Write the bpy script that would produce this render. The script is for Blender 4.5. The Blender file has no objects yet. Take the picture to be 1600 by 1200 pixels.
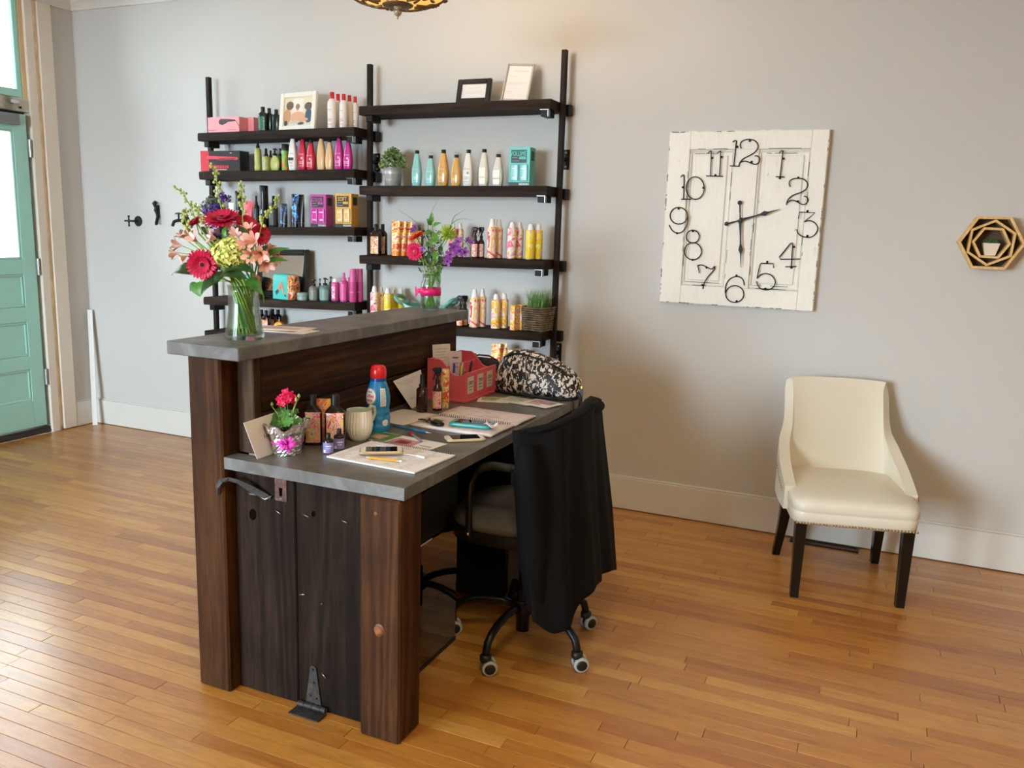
import bpy, bmesh, math, random
import numpy as np
from mathutils import Matrix, Vector, Euler
R = math.radians
random.seed(7)
S = bpy.context.scene
COL = S.collection

# ------------------------------------------------------------------ camera, sky, lights, exposure
CAM = Vector((0, 0, 1.45)); FPX = 1309.175
YAW, PITCH, ROLL = 0.407625991, -0.182303727, 0.0316383927
ca, sa, cb, sb, cc, sc = math.cos(YAW), math.sin(YAW), math.cos(PITCH), math.sin(PITCH), math.cos(ROLL), math.sin(ROLL)
_r = Vector((ca, sa, 0)); FWD = Vector((-sa*cb, ca*cb, sb)); _u = _r.cross(FWD)
RGT = _r*cc + _u*sc; UPV = -_r*sc + _u*cc
cam = bpy.data.cameras.new('camera'); camo = bpy.data.objects.new('camera', cam); COL.objects.link(camo)
cam.sensor_width = 36; cam.lens = 36*FPX/1600; cam.clip_start = 0.05; cam.clip_end = 200
camo.matrix_world = Matrix((( RGT.x, UPV.x, -FWD.x, CAM.x), (RGT.y, UPV.y, -FWD.y, CAM.y), (RGT.z, UPV.z, -FWD.z, CAM.z), (0, 0, 0, 1)))
S.camera = camo

def ray(px, py): return RGT*((px-800)/FPX) + UPV*(-(py-600)/FPX) + FWD
def onY(px, py, y): d = ray(px, py); return CAM + d*((y-CAM.y)/d.y)
def onZ(px, py, z): d = ray(px, py); return CAM + d*((z-CAM.z)/d.z)
def onX(px, py, x): d = ray(px, py); return CAM + d*((x-CAM.x)/d.x)
def ppm(p): return FPX/(Vector(p)-CAM).dot(FWD)      # pixels per metre at a point

w = bpy.data.worlds.new('sky'); S.world = w; w.use_nodes = True
bg = w.node_tree.nodes['Background']; bg.inputs[0].default_value = (0.78, 0.86, 1.0, 1); bg.inputs[1].default_value = 32.0
S.view_settings.view_transform = 'Standard'; S.view_settings.look = 'None'
S.view_settings.gamma = 1; S.view_settings.use_curve_mapping = False
S.view_settings.exposure = 0.62
S.cycles.max_bounces = 10; S.cycles.diffuse_bounces = 5; S.cycles.glossy_bounces = 4
S.cycles.transmission_bounces = 10; S.cycles.transparent_max_bounces = 12
S.cycles.use_denoising = True; S.cycles.caustics_reflective = False; S.cycles.caustics_refractive = False
S.cycles.sample_clamp_indirect = 6

WX, WY, CZ = -5.053, 4.193, 2.83        # left wall, back wall, ceiling
XR, YB = 3.6, -3.6                      # right wall and the wall behind the camera (out of view)
# display windows in the street wall, nearer the camera than the door: (y0, y1, z0, z1)
FRONTWIN = [(-4.98, -3.75, 0.4, 2.62), (-3.55, -2.3, 0.4, 2.62)]      # the shop windows, behind the camera at left: (x0, x1, z0, z1)
def portal(y0, y1, z0, z1, xw=WX):
    l = bpy.data.lights.new('daylight_portal', 'AREA'); l.shape = 'RECTANGLE'; l.size = z1-z0; l.size_y = y1-y0
    l.cycles.is_portal = True
    o = bpy.data.objects.new('daylight_portal', l); COL.objects.link(o)
    o.location = (xw-0.02, (y0+y1)/2, (z0+z1)/2); o.rotation_euler = (0, R(-90), 0)
portal(2.95, 3.72, 1.16, 1.97)
for (x0, x1, z0, z1), yw in [(q, YB) for q in FRONTWIN]:
    l = bpy.data.lights.new('daylight_portal', 'AREA'); l.shape = 'RECTANGLE'; l.size = x1-x0; l.size_y = z1-z0; l.cycles.is_portal = True
    o = bpy.data.objects.new('daylight_portal', l); COL.objects.link(o); o.location = ((x0+x1)/2, yw-0.02, (z0+z1)/2); o.rotation_euler = (R(90), 0, 0)
def arealight(name, loc, size, power, col, rot=(0, 0, 0)):
    l = bpy.data.lights.new(name, 'AREA'); l.size = size; l.energy = power; l.color = col
    o = bpy.data.objects.new(name, l); COL.objects.link(o); o.location = loc; o.rotation_euler = rot
for lx, ly in ((-0.3, 0.6), (2.3, 0.2), (1.6, -2.0)):          # unseen warm fill lights added under the ceiling
    arealight('warm_fill_light', (lx, ly, 2.7), 0.6, 19, (1.0, 0.85, 0.54))

# ------------------------------------------------------------------ mesh builder
class MB:
    def __init__(s): s.v = []; s.f = []; s.m = []; s.s = []; s.c = None
    def add(s, V, F, m=0, smooth=False, T=None):
        n = len(s.v)
        for p in V:
            p = Vector(p)
            s.v.append(tuple(T @ p if T is not None else p))
        for f in F: s.f.append(tuple(i+n for i in f)); s.m.append(m); s.s.append(smooth)
        return s
    def box(s, x0, x1, y0, y1, z0, z1, m=0, b=0.0, T=None):
        if b <= 0:
            V = [(x, y, z) for x in (x0, x1) for y in (y0, y1) for z in (z0, z1)]
            F = [(0, 1, 3, 2), (4, 6, 7, 5), (0, 4, 5, 1), (2, 3, 7, 6), (0, 2, 6, 4), (1, 5, 7, 3)]
            return s.add(V, F, m, False, T)
        b = min(b, (x1-x0)/2.01, (y1-y0)/2.01, (z1-z0)/2.01)
        V = []; idx = {}
        for sx in (0, 1):
            for sy in (0, 1):
                for sz in (0, 1):
                    x, y, z = (x0, x1)[sx], (y0, y1)[sy], (z0, z1)[sz]
                    dx, dy, dz = (b, -b)[sx], (b, -b)[sy], (b, -b)[sz]
                    for a, p in enumerate(((x, y+dy, z+dz), (x+dx, y, z+dz), (x+dx, y+dy, z))):
                        idx[(sx, sy, sz, a)] = len(V); V.append(p)
        F = []; q = idx; B = (0, 1)
        for k in B:
            F += [[q[(k, 0, 0, 0)], q[(k, 0, 1, 0)], q[(k, 1, 1, 0)], q[(k, 1, 0, 0)]]]
            F += [[q[(0, k, 0, 1)], q[(1, k, 0, 1)], q[(1, k, 1, 1)], q[(0, k, 1, 1)]]]
            F += [[q[(0, 0, k, 2)], q[(0, 1, k, 2)], q[(1, 1, k, 2)], q[(1, 0, k, 2)]]]
        for a in B:
            for c in B:
                F += [[q[(a, c, 0, 0)], q[(a, c, 0, 1)], q[(a, c, 1, 1)], q[(a, c, 1, 0)]]]
                F += [[q[(a, 0, c, 0)], q[(a, 1, c, 0)], q[(a, 1, c, 2)], q[(a, 0, c, 2)]]]
                F += [[q[(0, a, c, 1)], q[(0, a, c, 2)], q[(1, a, c, 2)], q[(1, a, c, 1)]]]
                for d in B: F += [[q[(a, c, d, 0)], q[(a, c, d, 1)], q[(a, c, d, 2)]]]
        return s.add(V, F, m, False, T)
    def loft(s, secs, n=16, m=0, caps=True, smooth=True, T=None, arc=None):
        """secs: (rx, ry, z[, e[, cx, cy]]) superellipse rings; arc=(a0,a1) for an open band"""
        V = []; F = []
        cnt = n if arc is None else n+1
        for sct in secs:
            rx, ry, z = sct[:3]; e = sct[3] if len(sct) > 3 else 2; cx, cy = (sct[4], sct[5]) if len(sct) > 5 else (0, 0)
            for i in range(cnt):
                t = 2*math.pi*i/n if arc is None else arc[0]+(arc[1]-arc[0])*i/n
                c_, s_ = math.cos(t), math.sin(t)
                V.append((cx+rx*math.copysign(abs(c_)**(2/e), c_), cy+ry*math.copysign(abs(s_)**(2/e), s_), z))
        k = len(secs)
        for j in range(k-1):
            for i in range(n):
                a = j*cnt+i; b_ = j*cnt+(i+1) % cnt
                F.append((a, b_, b_+cnt, a+cnt))
        s.add(V, F, m, smooth, T)
        if caps and arc is None:
            s.add(V[:n], [tuple(range(n))[::-1]], m, False, T); s.add(V[-n:], [tuple(range(n))], m, False, T)
        return s
    def lathe(s, prof, n=20, m=0, caps=True, smooth=True, T=None):
        return s.loft([(r, r, z) for r, z in prof], n, m, caps, smooth, T)
    def cyl(s, p0, p1, r0, r1=None, n=12, m=0, caps=True, smooth=True):
        p0, p1 = Vector(p0), Vector(p1); d = p1-p0
        T = Matrix.Translation(p0) @ d.to_track_quat('Z', 'Y').to_matrix().to_4x4()
        return s.loft([(r0, r0, 0), (r0 if r1 is None else r1,)*2+(d.length,)], n, m, caps, smooth, T)
    def tube(s, pts, r, n=8, m=0, closed=False, smooth=True):
        pts = [Vector(p) for p in pts]; k = len(pts); rr = r if isinstance(r, (list, tuple)) else [r]*k
        V = []; F = []; prev = None
        for i, p in enumerate(pts):
            if closed: t = pts[(i+1) % k]-pts[i-1]
            else: t = pts[min(i+1, k-1)]-pts[max(i-1, 0)]
            t.normalize()
            if prev is None:
                a = t.orthogonal().normalized()
            else:
                a = (prev - t*prev.dot(t))
                a = a.normalized() if a.length > 1e-6 else t.orthogonal().normalized()
            prev = a; b = t.cross(a)
            for j in range(n):
                g = 2*math.pi*j/n
                V.append(p + (a*math.cos(g)+b*math.sin(g))*rr[i])
        for i in range(k if closed else k-1):
            for j in range(n):
                F.append((i*n+j, i*n+(j+1) % n, ((i+1) % k)*n+(j+1) % n, ((i+1) % k)*n+j))
        if not closed: F += [tuple(range(n))[::-1], tuple(range((k-1)*n, k*n))]
        return s.add(V, F, m, smooth)
    def prism(s, poly, z0, z1, m=0, T=None):
        n = len(poly)
        V = [(x, y, z0) for x, y in poly]+[(x, y, z1) for x, y in poly]
        F = [tuple(range(n))[::-1], tuple(range(n, 2*n))]+[(i, (i+1) % n, n+(i+1) % n, n+i) for i in range(n)]
        return s.add(V, F, m, False, T)
    def surf(s, fn, nu, nv, m=0, smooth=True, T=None, wrapu=False):
        V = [fn(i/nu, j/nv) for j in range(nv+1) for i in range(nu+1)]
        F = [(j*(nu+1)+i, j*(nu+1)+i+1, (j+1)*(nu+1)+i+1, (j+1)*(nu+1)+i) for j in range(nv) for i in range(nu)]
        return s.add(V, F, m, smooth, T)
    def mesh(s, name, mats):
        me = bpy.data.meshes.new(name); me.from_pydata(s.v, [], s.f)
        bm = bmesh.new(); bm.from_mesh(me); bmesh.ops.recalc_face_normals(bm, faces=bm.faces); bm.to_mesh(me); bm.free()
        for mt in (mats if isinstance(mats, (list, tuple)) else [mats]): me.materials.append(mt)
        me.polygons.foreach_set('material_index', s.m); me.polygons.foreach_set('use_smooth', s.s)
        if s.c is not None:
            a = me.color_attributes.new('tone', 'FLOAT_COLOR', 'POINT')
            a.data.foreach_set('color', np.array(s.c, dtype=np.float32).ravel())
        me.update(); return me

def link(name, me, parent=None, kind=None, label=None):
    o = bpy.data.objects.new(name, me); COL.objects.link(o)
    if parent is not None: o.parent = parent
    if kind: o['kind'] = kind
    if label: o['label'] = label
    return o
def obj(name, mb, mats, parent=None, kind=None, label=None):
    return link(name, mb.mesh(name, mats), parent, kind, label)
def thing(name, label, cat, loc=(0, 0, 0), rz=0.0, group=None):
    o = bpy.data.objects.new(name, None); COL.objects.link(o); o.empty_display_size = 0.05
    o.location = loc; o.rotation_euler = (0, 0, rz); o['label'] = label; o['category'] = cat
    if group: o['group'] = group
    return o
def tag(o, label, cat, group=None):
    o['label'] = label; o['category'] = cat
    if group: o['group'] = group
    return o
def struct(name, mb, mats, parent=None):
    o = obj(name, mb, mats, parent)
    if parent is None: o['kind'] = 'structure'
    return o
def TR(loc=(0, 0, 0), rot=(0, 0, 0), sc=(1, 1, 1)):
    return Matrix.LocRotScale(Vector(loc), Euler(rot), Vector(sc))
def solidify(o, t, off=0):
    m = o.modifiers.new('thickness', 'SOLIDIFY'); m.thickness = t; m.offset = off
def subsurf(o, l=1):
    m = o.modifiers.new('smooth', 'SUBSURF'); m.levels = l; m.render_levels = l

# ------------------------------------------------------------------ materials
def lin(h):
    h = h.lstrip('#'); v = [int(h[i:i+2], 16)/255 for i in (0, 2, 4)]
    return tuple(c/12.92 if c <= 0.04045 else ((c+0.055)/1.055)**2.4 for c in v)+(1,)
def newmat(name):
    m = bpy.data.materials.new(name); m.use_nodes = True
    return m, m.node_tree.nodes, m.node_tree.links, m.node_tree.nodes['Principled BSDF']
def ramp(N, stops, const=False):
    r = N.new('ShaderNodeValToRGB'); cr = r.color_ramp
    if const: cr.interpolation = 'CONSTANT'
    while len(cr.elements) < len(stops): cr.elements.new(0.5)
    for e, (p, c) in zip(cr.elements, stops):
        e.position = p; e.color = lin(c) if isinstance(c, str) else c
    return r
_cache = {}
def P(hexc, rough=0.5, metal=0.0, trans=0.0, coat=0.0, spec=0.5, emis=0.0, bump=0.0, bscale=60, var=0.0, vscale=8, ior=1.45, sss=0.0):
    key = (hexc, rough, metal, trans, coat, spec, emis, bump, bscale, var, vscale, ior)
    if key in _cache: return _cache[key]
    m, N, L, b = newmat('paint_'+hexc.strip('#'))
    b.inputs['Base Color'].default_value = lin(hexc); b.inputs['Roughness'].default_value = rough
    b.inputs['Metallic'].default_value = metal; b.inputs['Transmission Weight'].default_value = trans
    b.inputs['Coat Weight'].default_value = coat; b.inputs['Specular IOR Level'].default_value = spec; b.inputs['IOR'].default_value = ior
    if emis: b.inputs['Emission Color'].default_value = lin(hexc); b.inputs['Emission Strength'].default_value = emis
    if bump or var:
        tc = N.new('ShaderNodeTexCoord'); n = N.new('ShaderNodeTexNoise'); n.inputs['Scale'].default_value = bscale
        n.inputs['Detail'].default_value = 4; L.new(tc.outputs['Object'], n.inputs['Vector'])
        if bump:
            bp = N.new('ShaderNodeBump'); bp.inputs['Strength'].default_value = bump; bp.inputs['Distance'].default_value = 0.003
            L.new(n.outputs['Fac'], bp.inputs['Height']); L.new(bp.outputs['Normal'], b.inputs['Normal'])
        if var:
            n2 = N.new('ShaderNodeTexNoise'); n2.inputs['Scale'].default_value = vscale; n2.inputs['Detail'].default_value = 5
            L.new(tc.outputs['Object'], n2.inputs['Vector'])
            c = lin(hexc)
            lo = tuple(x*(1-var) for x in c[:3])+(1,); hi = tuple(min(1, x*(1+var)) for x in c[:3])+(1,)
            r = ramp(N, [(0.35, lo), (0.65, hi)]); L.new(n2.outputs['Fac'], r.inputs['Fac']); L.new(r.outputs['Color'], b.inputs['Base Color'])
    _cache[key] = m
    return m
def wood(name, dark, mid, light, axis='z', scale=9.0, rough=0.6, bump=0.35, stretch=0.07, rot=0.0, distort=2.2):
    m, N, L, b = newmat(name)
    tc = N.new('ShaderNodeTexCoord'); mp = N.new('ShaderNodeMapping')
    s = {'x': (stretch, 1, 1), 'y': (1, stretch, 1), 'z': (1, 1, stretch)}[axis]
    mp.inputs['Scale'].default_value = s; L.new(tc.outputs['Object'], mp.inputs['Vector'])
    if rot: mp.inputs['Rotation'].default_value = (rot, rot, rot)
    def no(sc_, det, dist=0.0, rgh=0.5, src=None):
        n = N.new('ShaderNodeTexNoise'); n.inputs['Scale'].default_value = sc_; n.inputs['Detail'].default_value = det; n.inputs['Distortion'].default_value = dist; n.inputs['Roughness'].default_value = rgh
        L.new((src or mp).outputs[0 if src is None else 'Object'], n.inputs['Vector']); return n.outputs['Fac']
    def mth(op, a, b_):
        n = N.new('ShaderNodeMath'); n.operation = op
        for i, v in enumerate((a, b_)):
            if v is None: continue
            if isinstance(v, (int, float)): n.inputs[i].default_value = v
            else: L.new(v, n.inputs[i])
        return n.outputs[0]
    n0 = no(scale*0.55, 2, distort*0.25); nf = no(scale*12, 6, 0.3, 0.7); nb = no(3.2, 4, 0.3, 0.55, tc)
    ring = mth('ADD', mth('MULTIPLY', mth('SINE', mth('MULTIPLY', n0, 70.0), None), 0.5), 0.5)
    v = mth('ADD', mth('ADD', mth('MULTIPLY', n0, 0.22), mth('MULTIPLY', nf, 0.42)), mth('ADD', mth('MULTIPLY', nb, 0.26), mth('MULTIPLY', ring, 0.10)))
    r = ramp(N, [(0.36, dark), (0.49, mid), (0.64, light)]); L.new(v, r.inputs['Fac']); L.new(r.outputs['Color'], b.inputs['Base Color'])
    b.inputs['Roughness'].default_value = rough; b.inputs['Specular IOR Level'].default_value = 0.12
    bp = N.new('ShaderNodeBump'); bp.inputs['Strength'].default_value = bump; bp.inputs['Distance'].default_value = 0.003
    L.new(v, bp.inputs['Height']); L.new(bp.outputs['Normal'], b.inputs['Normal'])
    return m
def mottled(name, stops, scale, rough, bump=0.0, detail=6, dist=0.6):
    m, N, L, b = newmat(name); tc = N.new('ShaderNodeTexCoord')
    n = N.new('ShaderNodeTexNoise'); n.inputs['Scale'].default_value = scale; n.inputs['Detail'].default_value = detail; n.inputs['Distortion'].default_value = dist
    L.new(tc.outputs['Object'], n.inputs['Vector']); r = ramp(N, stops); L.new(n.outputs['Fac'], r.inputs['Fac']); L.new(r.outputs['Color'], b.inputs['Base Color'])
    b.inputs['Roughness'].default_value = rough
    if bump:
        bp = N.new('ShaderNodeBump'); bp.inputs['Strength'].default_value = bump; bp.inputs['Distance'].default_value = 0.003
        L.new(n.outputs['Fac'], bp.inputs['Height']); L.new(bp.outputs['Normal'], b.inputs['Normal'])
    return m
def swirl(name, cols, scale=28, seed=0.0, rough=0.35, stretch=1.0):
    """flat printed pattern of bright blobs and loops"""
    m, N, L, b = newmat(name); tc = N.new('ShaderNodeTexCoord'); mp = N.new('ShaderNodeMapping')
    mp.inputs['Location'].default_value = (seed, seed*1.7, seed*0.6); mp.inputs['Scale'].default_value = (1, 1, stretch)
    n = N.new('ShaderNodeTexNoise'); n.inputs['Scale'].default_value = scale; n.inputs['Detail'].default_value = 1.0; n.inputs['Distortion'].default_value = 1.6
    L.new(tc.outputs['Object'], mp.inputs['Vector']); L.new(mp.outputs['Vector'], n.inputs['Vector'])
    k = len(cols); stops = [(0.30+0.42*i/k, c) for i, c in enumerate(cols)]
    r = ramp(N, stops, True); L.new(n.outputs['Fac'], r.inputs['Fac']); L.new(r.outputs['Color'], b.inputs['Base Color']); b.inputs['Roughness'].default_value = rough
    return m
def pane_mat(name, tint='#f4fbfa', ior=1.35, amt=1.0):
    m, N, L, b = newmat(name); N.remove(b); out = N['Material Output']
    t = N.new('ShaderNodeBsdfTransparent'); t.inputs[0].default_value = lin(tint)
    g = N.new('ShaderNodeBsdfGlossy'); g.inputs['Roughness'].default_value = 0.02
    fr = N.new('ShaderNodeFresnel'); fr.inputs[0].default_value = ior
    mu = N.new('ShaderNodeMath'); mu.operation = 'MULTIPLY'; mu.inputs[1].default_value = amt; L.new(fr.outputs[0], mu.inputs[0])
    mx = N.new('ShaderNodeMixShader'); L.new(mu.outputs[0], mx.inputs[0]); L.new(t.outputs[0], mx.inputs[1]); L.new(g.outputs[0], mx.inputs[2]); L.new(mx.outputs[0], out.inputs[0])
    return m
def clear(name, col='#f2f8f6', ior=1.45, rough=0.0):
    m, N, L, b = newmat(name)
    b.inputs['Base Color'].default_value = lin(col); b.inputs['Transmission Weight'].default_value = 1; b.inputs['Roughness'].default_value = rough; b.inputs['IOR'].default_value = ior
    return m

M_WALL = P('#cac8c4', 0.55, spec=0.25, bump=0.06, bscale=220)
M_TRIM = P('#d9d6d0', 0.4, spec=0.35)
M_CREAM = P('#e2d8ca', 0.45)
M_RAW = P('#e2cfaa', 0.6, var=0.12, vscale=14)
M_CEIL = mottled('tin_ceiling_white', [(0.3, '#d9d8d4'), (0.7, '#eeede9')], 18, 0.35, 0.5)
M_MINT = P('#a5dcd2', 0.35, spec=0.5, bump=0.05, bscale=90)
M_PANE = pane_mat('window_glass')
M_CHROME = P('#c9cbcc', 0.22, 1.0)
M_STEEL = P('#a9a9a6', 0.35, 1.0)
M_BLACK = P('#141414', 0.45)
M_BLACKG = P('#0d0d0d', 0.15)
M_IRON = P('#262321', 0.55, 0.6, bump=0.4, bscale=120)
M_WHITE = P('#eeeeec', 0.4)
M_PAPER = P('#e9e6e4', 0.7)
M_INK = P('#3a3a3c', 0.7)
M_GREY_INK = P('#9a9a9c', 0.7)

# text as a flat printed mesh
_tc = {}
def text_mesh(txt, size, mat, bend=0.0, sx=1.0, bold=0.0):
    key = (txt, size, mat.name, round(bend, 4), sx, bold)
    if key in _tc: return _tc[key]
    cu = bpy.data.curves.new('lettering', 'FONT'); cu.body = txt; cu.size = size; cu.align_x = 'CENTER'; cu.align_y = 'CENTER'; cu.resolution_u = 2; cu.offset = bold*size
    o = bpy.data.objects.new('lettering_source', cu); COL.objects.link(o)
    dg = bpy.context.evaluated_depsgraph_get(); dg.update()
    me = bpy.data.meshes.new_from_object(o.evaluated_get(dg)); bpy.data.objects.remove(o); bpy.data.curves.remove(cu)
    for v in me.vertices:
        x, y = v.co.x*sx, v.co.y
        if bend: a = x/bend; v.co = (bend*math.sin(a), -bend*math.cos(a)+bend, y)     # wraps round a body, front towards -y
        else: v.co = (x, 0, y)
    me.materials.clear(); me.materials.append(mat); me.name = 'lettering'
    _tc[key] = me
    return me
def lettering(parent, txt, size, mat, loc, bend=0.0, rot=None, sx=1.0, name='lettering', bold=0.0):
    o = link(name, text_mesh(txt, size, mat, bend, sx, bold), parent); o.location = loc
    if rot: o.rotation_euler = rot
    return o

# ================================================================== the room
# ---- floor: strip planks, each with its own edges; the 300 that show largest are parts of the floor
def floor_mat():
    m, N, L, b = newmat('maple_floor'); tc = N.new('ShaderNodeTexCoord'); at = N.new('ShaderNodeAttribute'); at.attribute_name = 'tone'
    sep = N.new('ShaderNodeSeparateColor'); L.new(at.outputs['Color'], sep.inputs[0])
    mp = N.new('ShaderNodeMapping'); mp.inputs['Scale'].default_value = (0.16, 1, 1); L.new(tc.outputs['Object'], mp.inputs['Vector'])
    mul = N.new('ShaderNodeMath'); mul.operation = 'MULTIPLY'; mul.inputs[1].default_value = 60; L.new(sep.outputs[1], mul.inputs[0])
    def noise(scale, det, dist, rough=0.5):
        n = N.new('ShaderNodeTexNoise'); n.noise_dimensions = '4D'; n.inputs['Scale'].default_value = scale; n.inputs['Detail'].default_value = det
        n.inputs['Distortion'].default_value = dist; n.inputs['Roughness'].default_value = rough
        L.new(mp.outputs['Vector'], n.inputs['Vector']); L.new(mul.outputs[0], n.inputs['W']); return n
    n1 = noise(11, 5, 1.2); n2 = noise(90, 4, 0.3, 0.6); n3 = noise(5.5, 3, 0.5)
    base = ramp(N, [(0.0, '#ab6a29'), (0.2, '#b97b33'), (0.7, '#c4893c'), (1.0, '#cf994b')]); L.new(sep.outputs[0], base.inputs['Fac'])
    g = ramp(N, [(0.28, '#a98e68'), (0.44, '#efe8de'), (0.7, '#ffffff')]); L.new(n1.outputs['Fac'], g.inputs['Fac'])
    mx = N.new('ShaderNodeMix'); mx.data_type = 'RGBA'; mx.blend_type = 'MULTIPLY'; mx.inputs[0].default_value = 0.55
    L.new(base.outputs['Color'], mx.inputs[6]); L.new(g.outputs['Color'], mx.inputs[7])
    g2 = ramp(N, [(0.35, '#cbb8a4'), (0.6, '#ffffff')]); L.new(n2.outputs['Fac'], g2.inputs['Fac'])
    mx2 = N.new('ShaderNodeMix'); mx2.data_type = 'RGBA'; mx2.blend_type = 'MULTIPLY'; mx2.inputs[0].default_value = 0.4
    L.new(mx.outputs[2], mx2.inputs[6]); L.new(g2.outputs['Color'], mx2.inputs[7])
    kn = ramp(N, [(0.235, '#4a2c18'), (0.30, '#ffffff')]); L.new(n3.outputs['Fac'], kn.inputs['Fac'])
    mx3 = N.new('ShaderNodeMix'); mx3.data_type = 'RGBA'; mx3.blend_type = 'MULTIPLY'; mx3.inputs[0].default_value = 0.8
    L.new(mx2.outputs[2], mx3.inputs[6]); L.new(kn.outputs['Color'], mx3.inputs[7])
    L.new(mx3.outputs[2], b.inputs['Base Color'])
    b.inputs['Roughness'].default_value = 0.42; b.inputs['Specular IOR Level'].default_value = 0.5; b.inputs['Coat Weight'].default_value = 0.6; b.inputs['Coat Roughness'].default_value = 0.24; b.inputs['Coat IOR'].default_value = 1.55
    bp = N.new('ShaderNodeBump'); bp.inputs['Strength'].default_value = 0.12; bp.inputs['Distance'].default_value = 0.003
    L.new(n3.outputs['Fac'], bp.inputs['Height']); L.new(bp.outputs['Normal'], b.inputs['Normal'])
    return m
M_FLOOR = floor_mat()
fl = MB(); fl.box(WX-0.02, XR, YB, WY, -0.12, -0.012); floor = struct('floor', fl, P('#241509', 0.8))
rng = random.Random(11); PW = 0.0515; planks = []
y = WY; row = 0
while y > YB:
    y0 = max(YB, y-PW); x = WX-rng.random()*0.8
    while x < XR:
        ln = rng.choice((0.3, 0.45, 0.6, 0.75, 0.9, 1.1, 1.4))*rng.uniform(0.85, 1.15)
        a, b_ = max(x, WX), min(x+ln, XR)
        if b_-a > 0.03: planks.append((a, b_, y0, y, rng.random(), rng.random(), rng.uniform(-0.0006, 0.0003)))
        x += ln
    y -= PW; row += 1
def plank_into(mb, p):
    a, b_, y0, y1, t, u, dz = p; g = 0.0008; c = 0.0004
    V = [(a+g, y0+g, -0.013), (b_-g, y0+g, -0.013), (b_-g, y1-g, -0.013), (a+g, y1-g, -0.013),
         (a+g, y0+g, dz-c), (b_-g, y0+g, dz-c), (b_-g, y1-g, dz-c), (a+g, y1-g, dz-c),
         (a+g+c, y0+g+c, dz), (b_-g-c, y0+g+c, dz), (b_-g-c, y1-g-c, dz), (a+g+c, y1-g-c, dz)]
    F = [(0, 1, 5, 4), (1, 2, 6, 5), (2, 3, 7, 6), (3, 0, 4, 7), (4, 5, 9, 8), (5, 6, 10, 9), (6, 7, 11, 10), (7, 4, 8, 11), (8, 9, 10, 11)]
    mb.add(V, F)
    if mb.c is None: mb.c = []
    mb.c += [(t, u, 0, 1)]*len(V)
def seen(p):
    tot = 0
    for fx in (0.1, 0.3, 0.5, 0.7, 0.9):
        q = Vector((p[0]+(p[1]-p[0])*fx, (p[2]+p[3])/2, 0))-CAM; d = q.dot(FWD)
        if d > 0.2 and abs(q.dot(RGT)/d*FPX) < 800 and abs(q.dot(UPV)/d*FPX) < 600:
            if not (-1.87 < q.x < -1.10 and 1.85 < q.y < 3.35): tot += 1.45/d**3
    return tot*(p[1]-p[0])*(p[3]-p[2])
planks.sort(key=seen, reverse=True)
for p in planks[:300]:
    mb = MB(); plank_into(mb, p); obj('plank', mb, M_FLOOR, floor)
mb = MB()
for p in planks[300:]: plank_into(mb, p)
obj('remaining_planks', mb, M_FLOOR, floor, kind='stuff')

# ---- ceiling, walls
mb = MB(); mb.box(WX-0.2, XR+0.15, YB-0.15, WY+0.15, CZ, CZ+0.1)
for i in range(9):
    for j in range(9):
        x, yy = WX+0.32+i*0.6, WY-0.34-j*0.6
        mb.add([(x-0.24, yy-0.24, CZ), (x+0.24, yy-0.24, CZ), (x+0.24, yy+0.24, CZ), (x-0.24, yy+0.24, CZ), (x-0.18, yy-0.18, CZ-0.015), (x+0.18, yy-0.18, CZ-0.015), (x+0.18, yy+0.18, CZ-0.015), (x-0.18, yy+0.18, CZ-0.015)],
               [(0, 1, 5, 4), (1, 2, 6, 5), (2, 3, 7, 6), (3, 0, 4, 7), (4, 5, 6, 7)])
struct('ceiling', mb, M_CEIL)
mb = MB(); mb.box(WX-0.2, XR+0.15, WY, WY+0.15, -0.12, CZ); struct('wall_back', mb, M_WALL)
mb = MB(); mb.box(XR, XR+0.15, YB-0.15, WY, -0.12, CZ); struct('wall_right', mb, M_WALL)
mb = MB(); cur = WX
for a, b_, c, d in FRONTWIN:
    mb.box(cur, a, YB-0.15, YB, -0.12, CZ); mb.box(a, b_, YB-0.15, YB, -0.12, c); mb.box(a, b_, YB-0.15, YB, d, CZ); cur = b_
mb.box(cur, XR, YB-0.15, YB, -0.12, CZ); struct('wall_front', mb, M_WALL)
DO0, DO1 = 2.84, 3.90                                    # door opening in the street wall
def wall_with_holes(name, x0, x1, c0, c1, holes):
    mb = MB(); cur = c0
    for h0, h1, z0, z1 in holes:
        if h0 > cur: mb.box(x0, x1, cur, h0, -0.12, CZ)
        mb.box(x0, x1, h0, h1, -0.12, z0 if z0 > 0 else -0.03); mb.box(x0, x1, h0, h1, z1, CZ); cur = h1
    mb.box(x0, x1, cur, c1, -0.12, CZ); struct(name, mb, M_WALL)
wall_with_holes('wall_left', WX-0.2, WX, YB-0.15, WY, [(DO0, DO1, -0.02, 2.80)])
def baseboard(name, x0, x1, y0, y1, axis):
    mb = MB()
    if axis == 'x':
        mb.box(x0, x1, y0, y1, 0.004, 0.172, 0, 0.002); mb.box(x0, x1, y0+0.006, y1, 0.172, 0.182, 0, 0.004)
    else:
        mb.box(x0, x1, y0, y1, 0.004, 0.172, 0, 0.002); mb.box(x0, x1-0.006, y0, y1, 0.172, 0.182, 0, 0.004)
    return struct(name, mb, M_TRIM)
baseboard('baseboard_back', WX+0.02, XR, WY-0.02, WY, 'x')
baseboard('baseboard_left', WX, WX+0.02, 4.022, WY, 'y')
baseboard('baseboard_street', WX, WX+0.02, YB, DO0-0.12, 'y')
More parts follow.
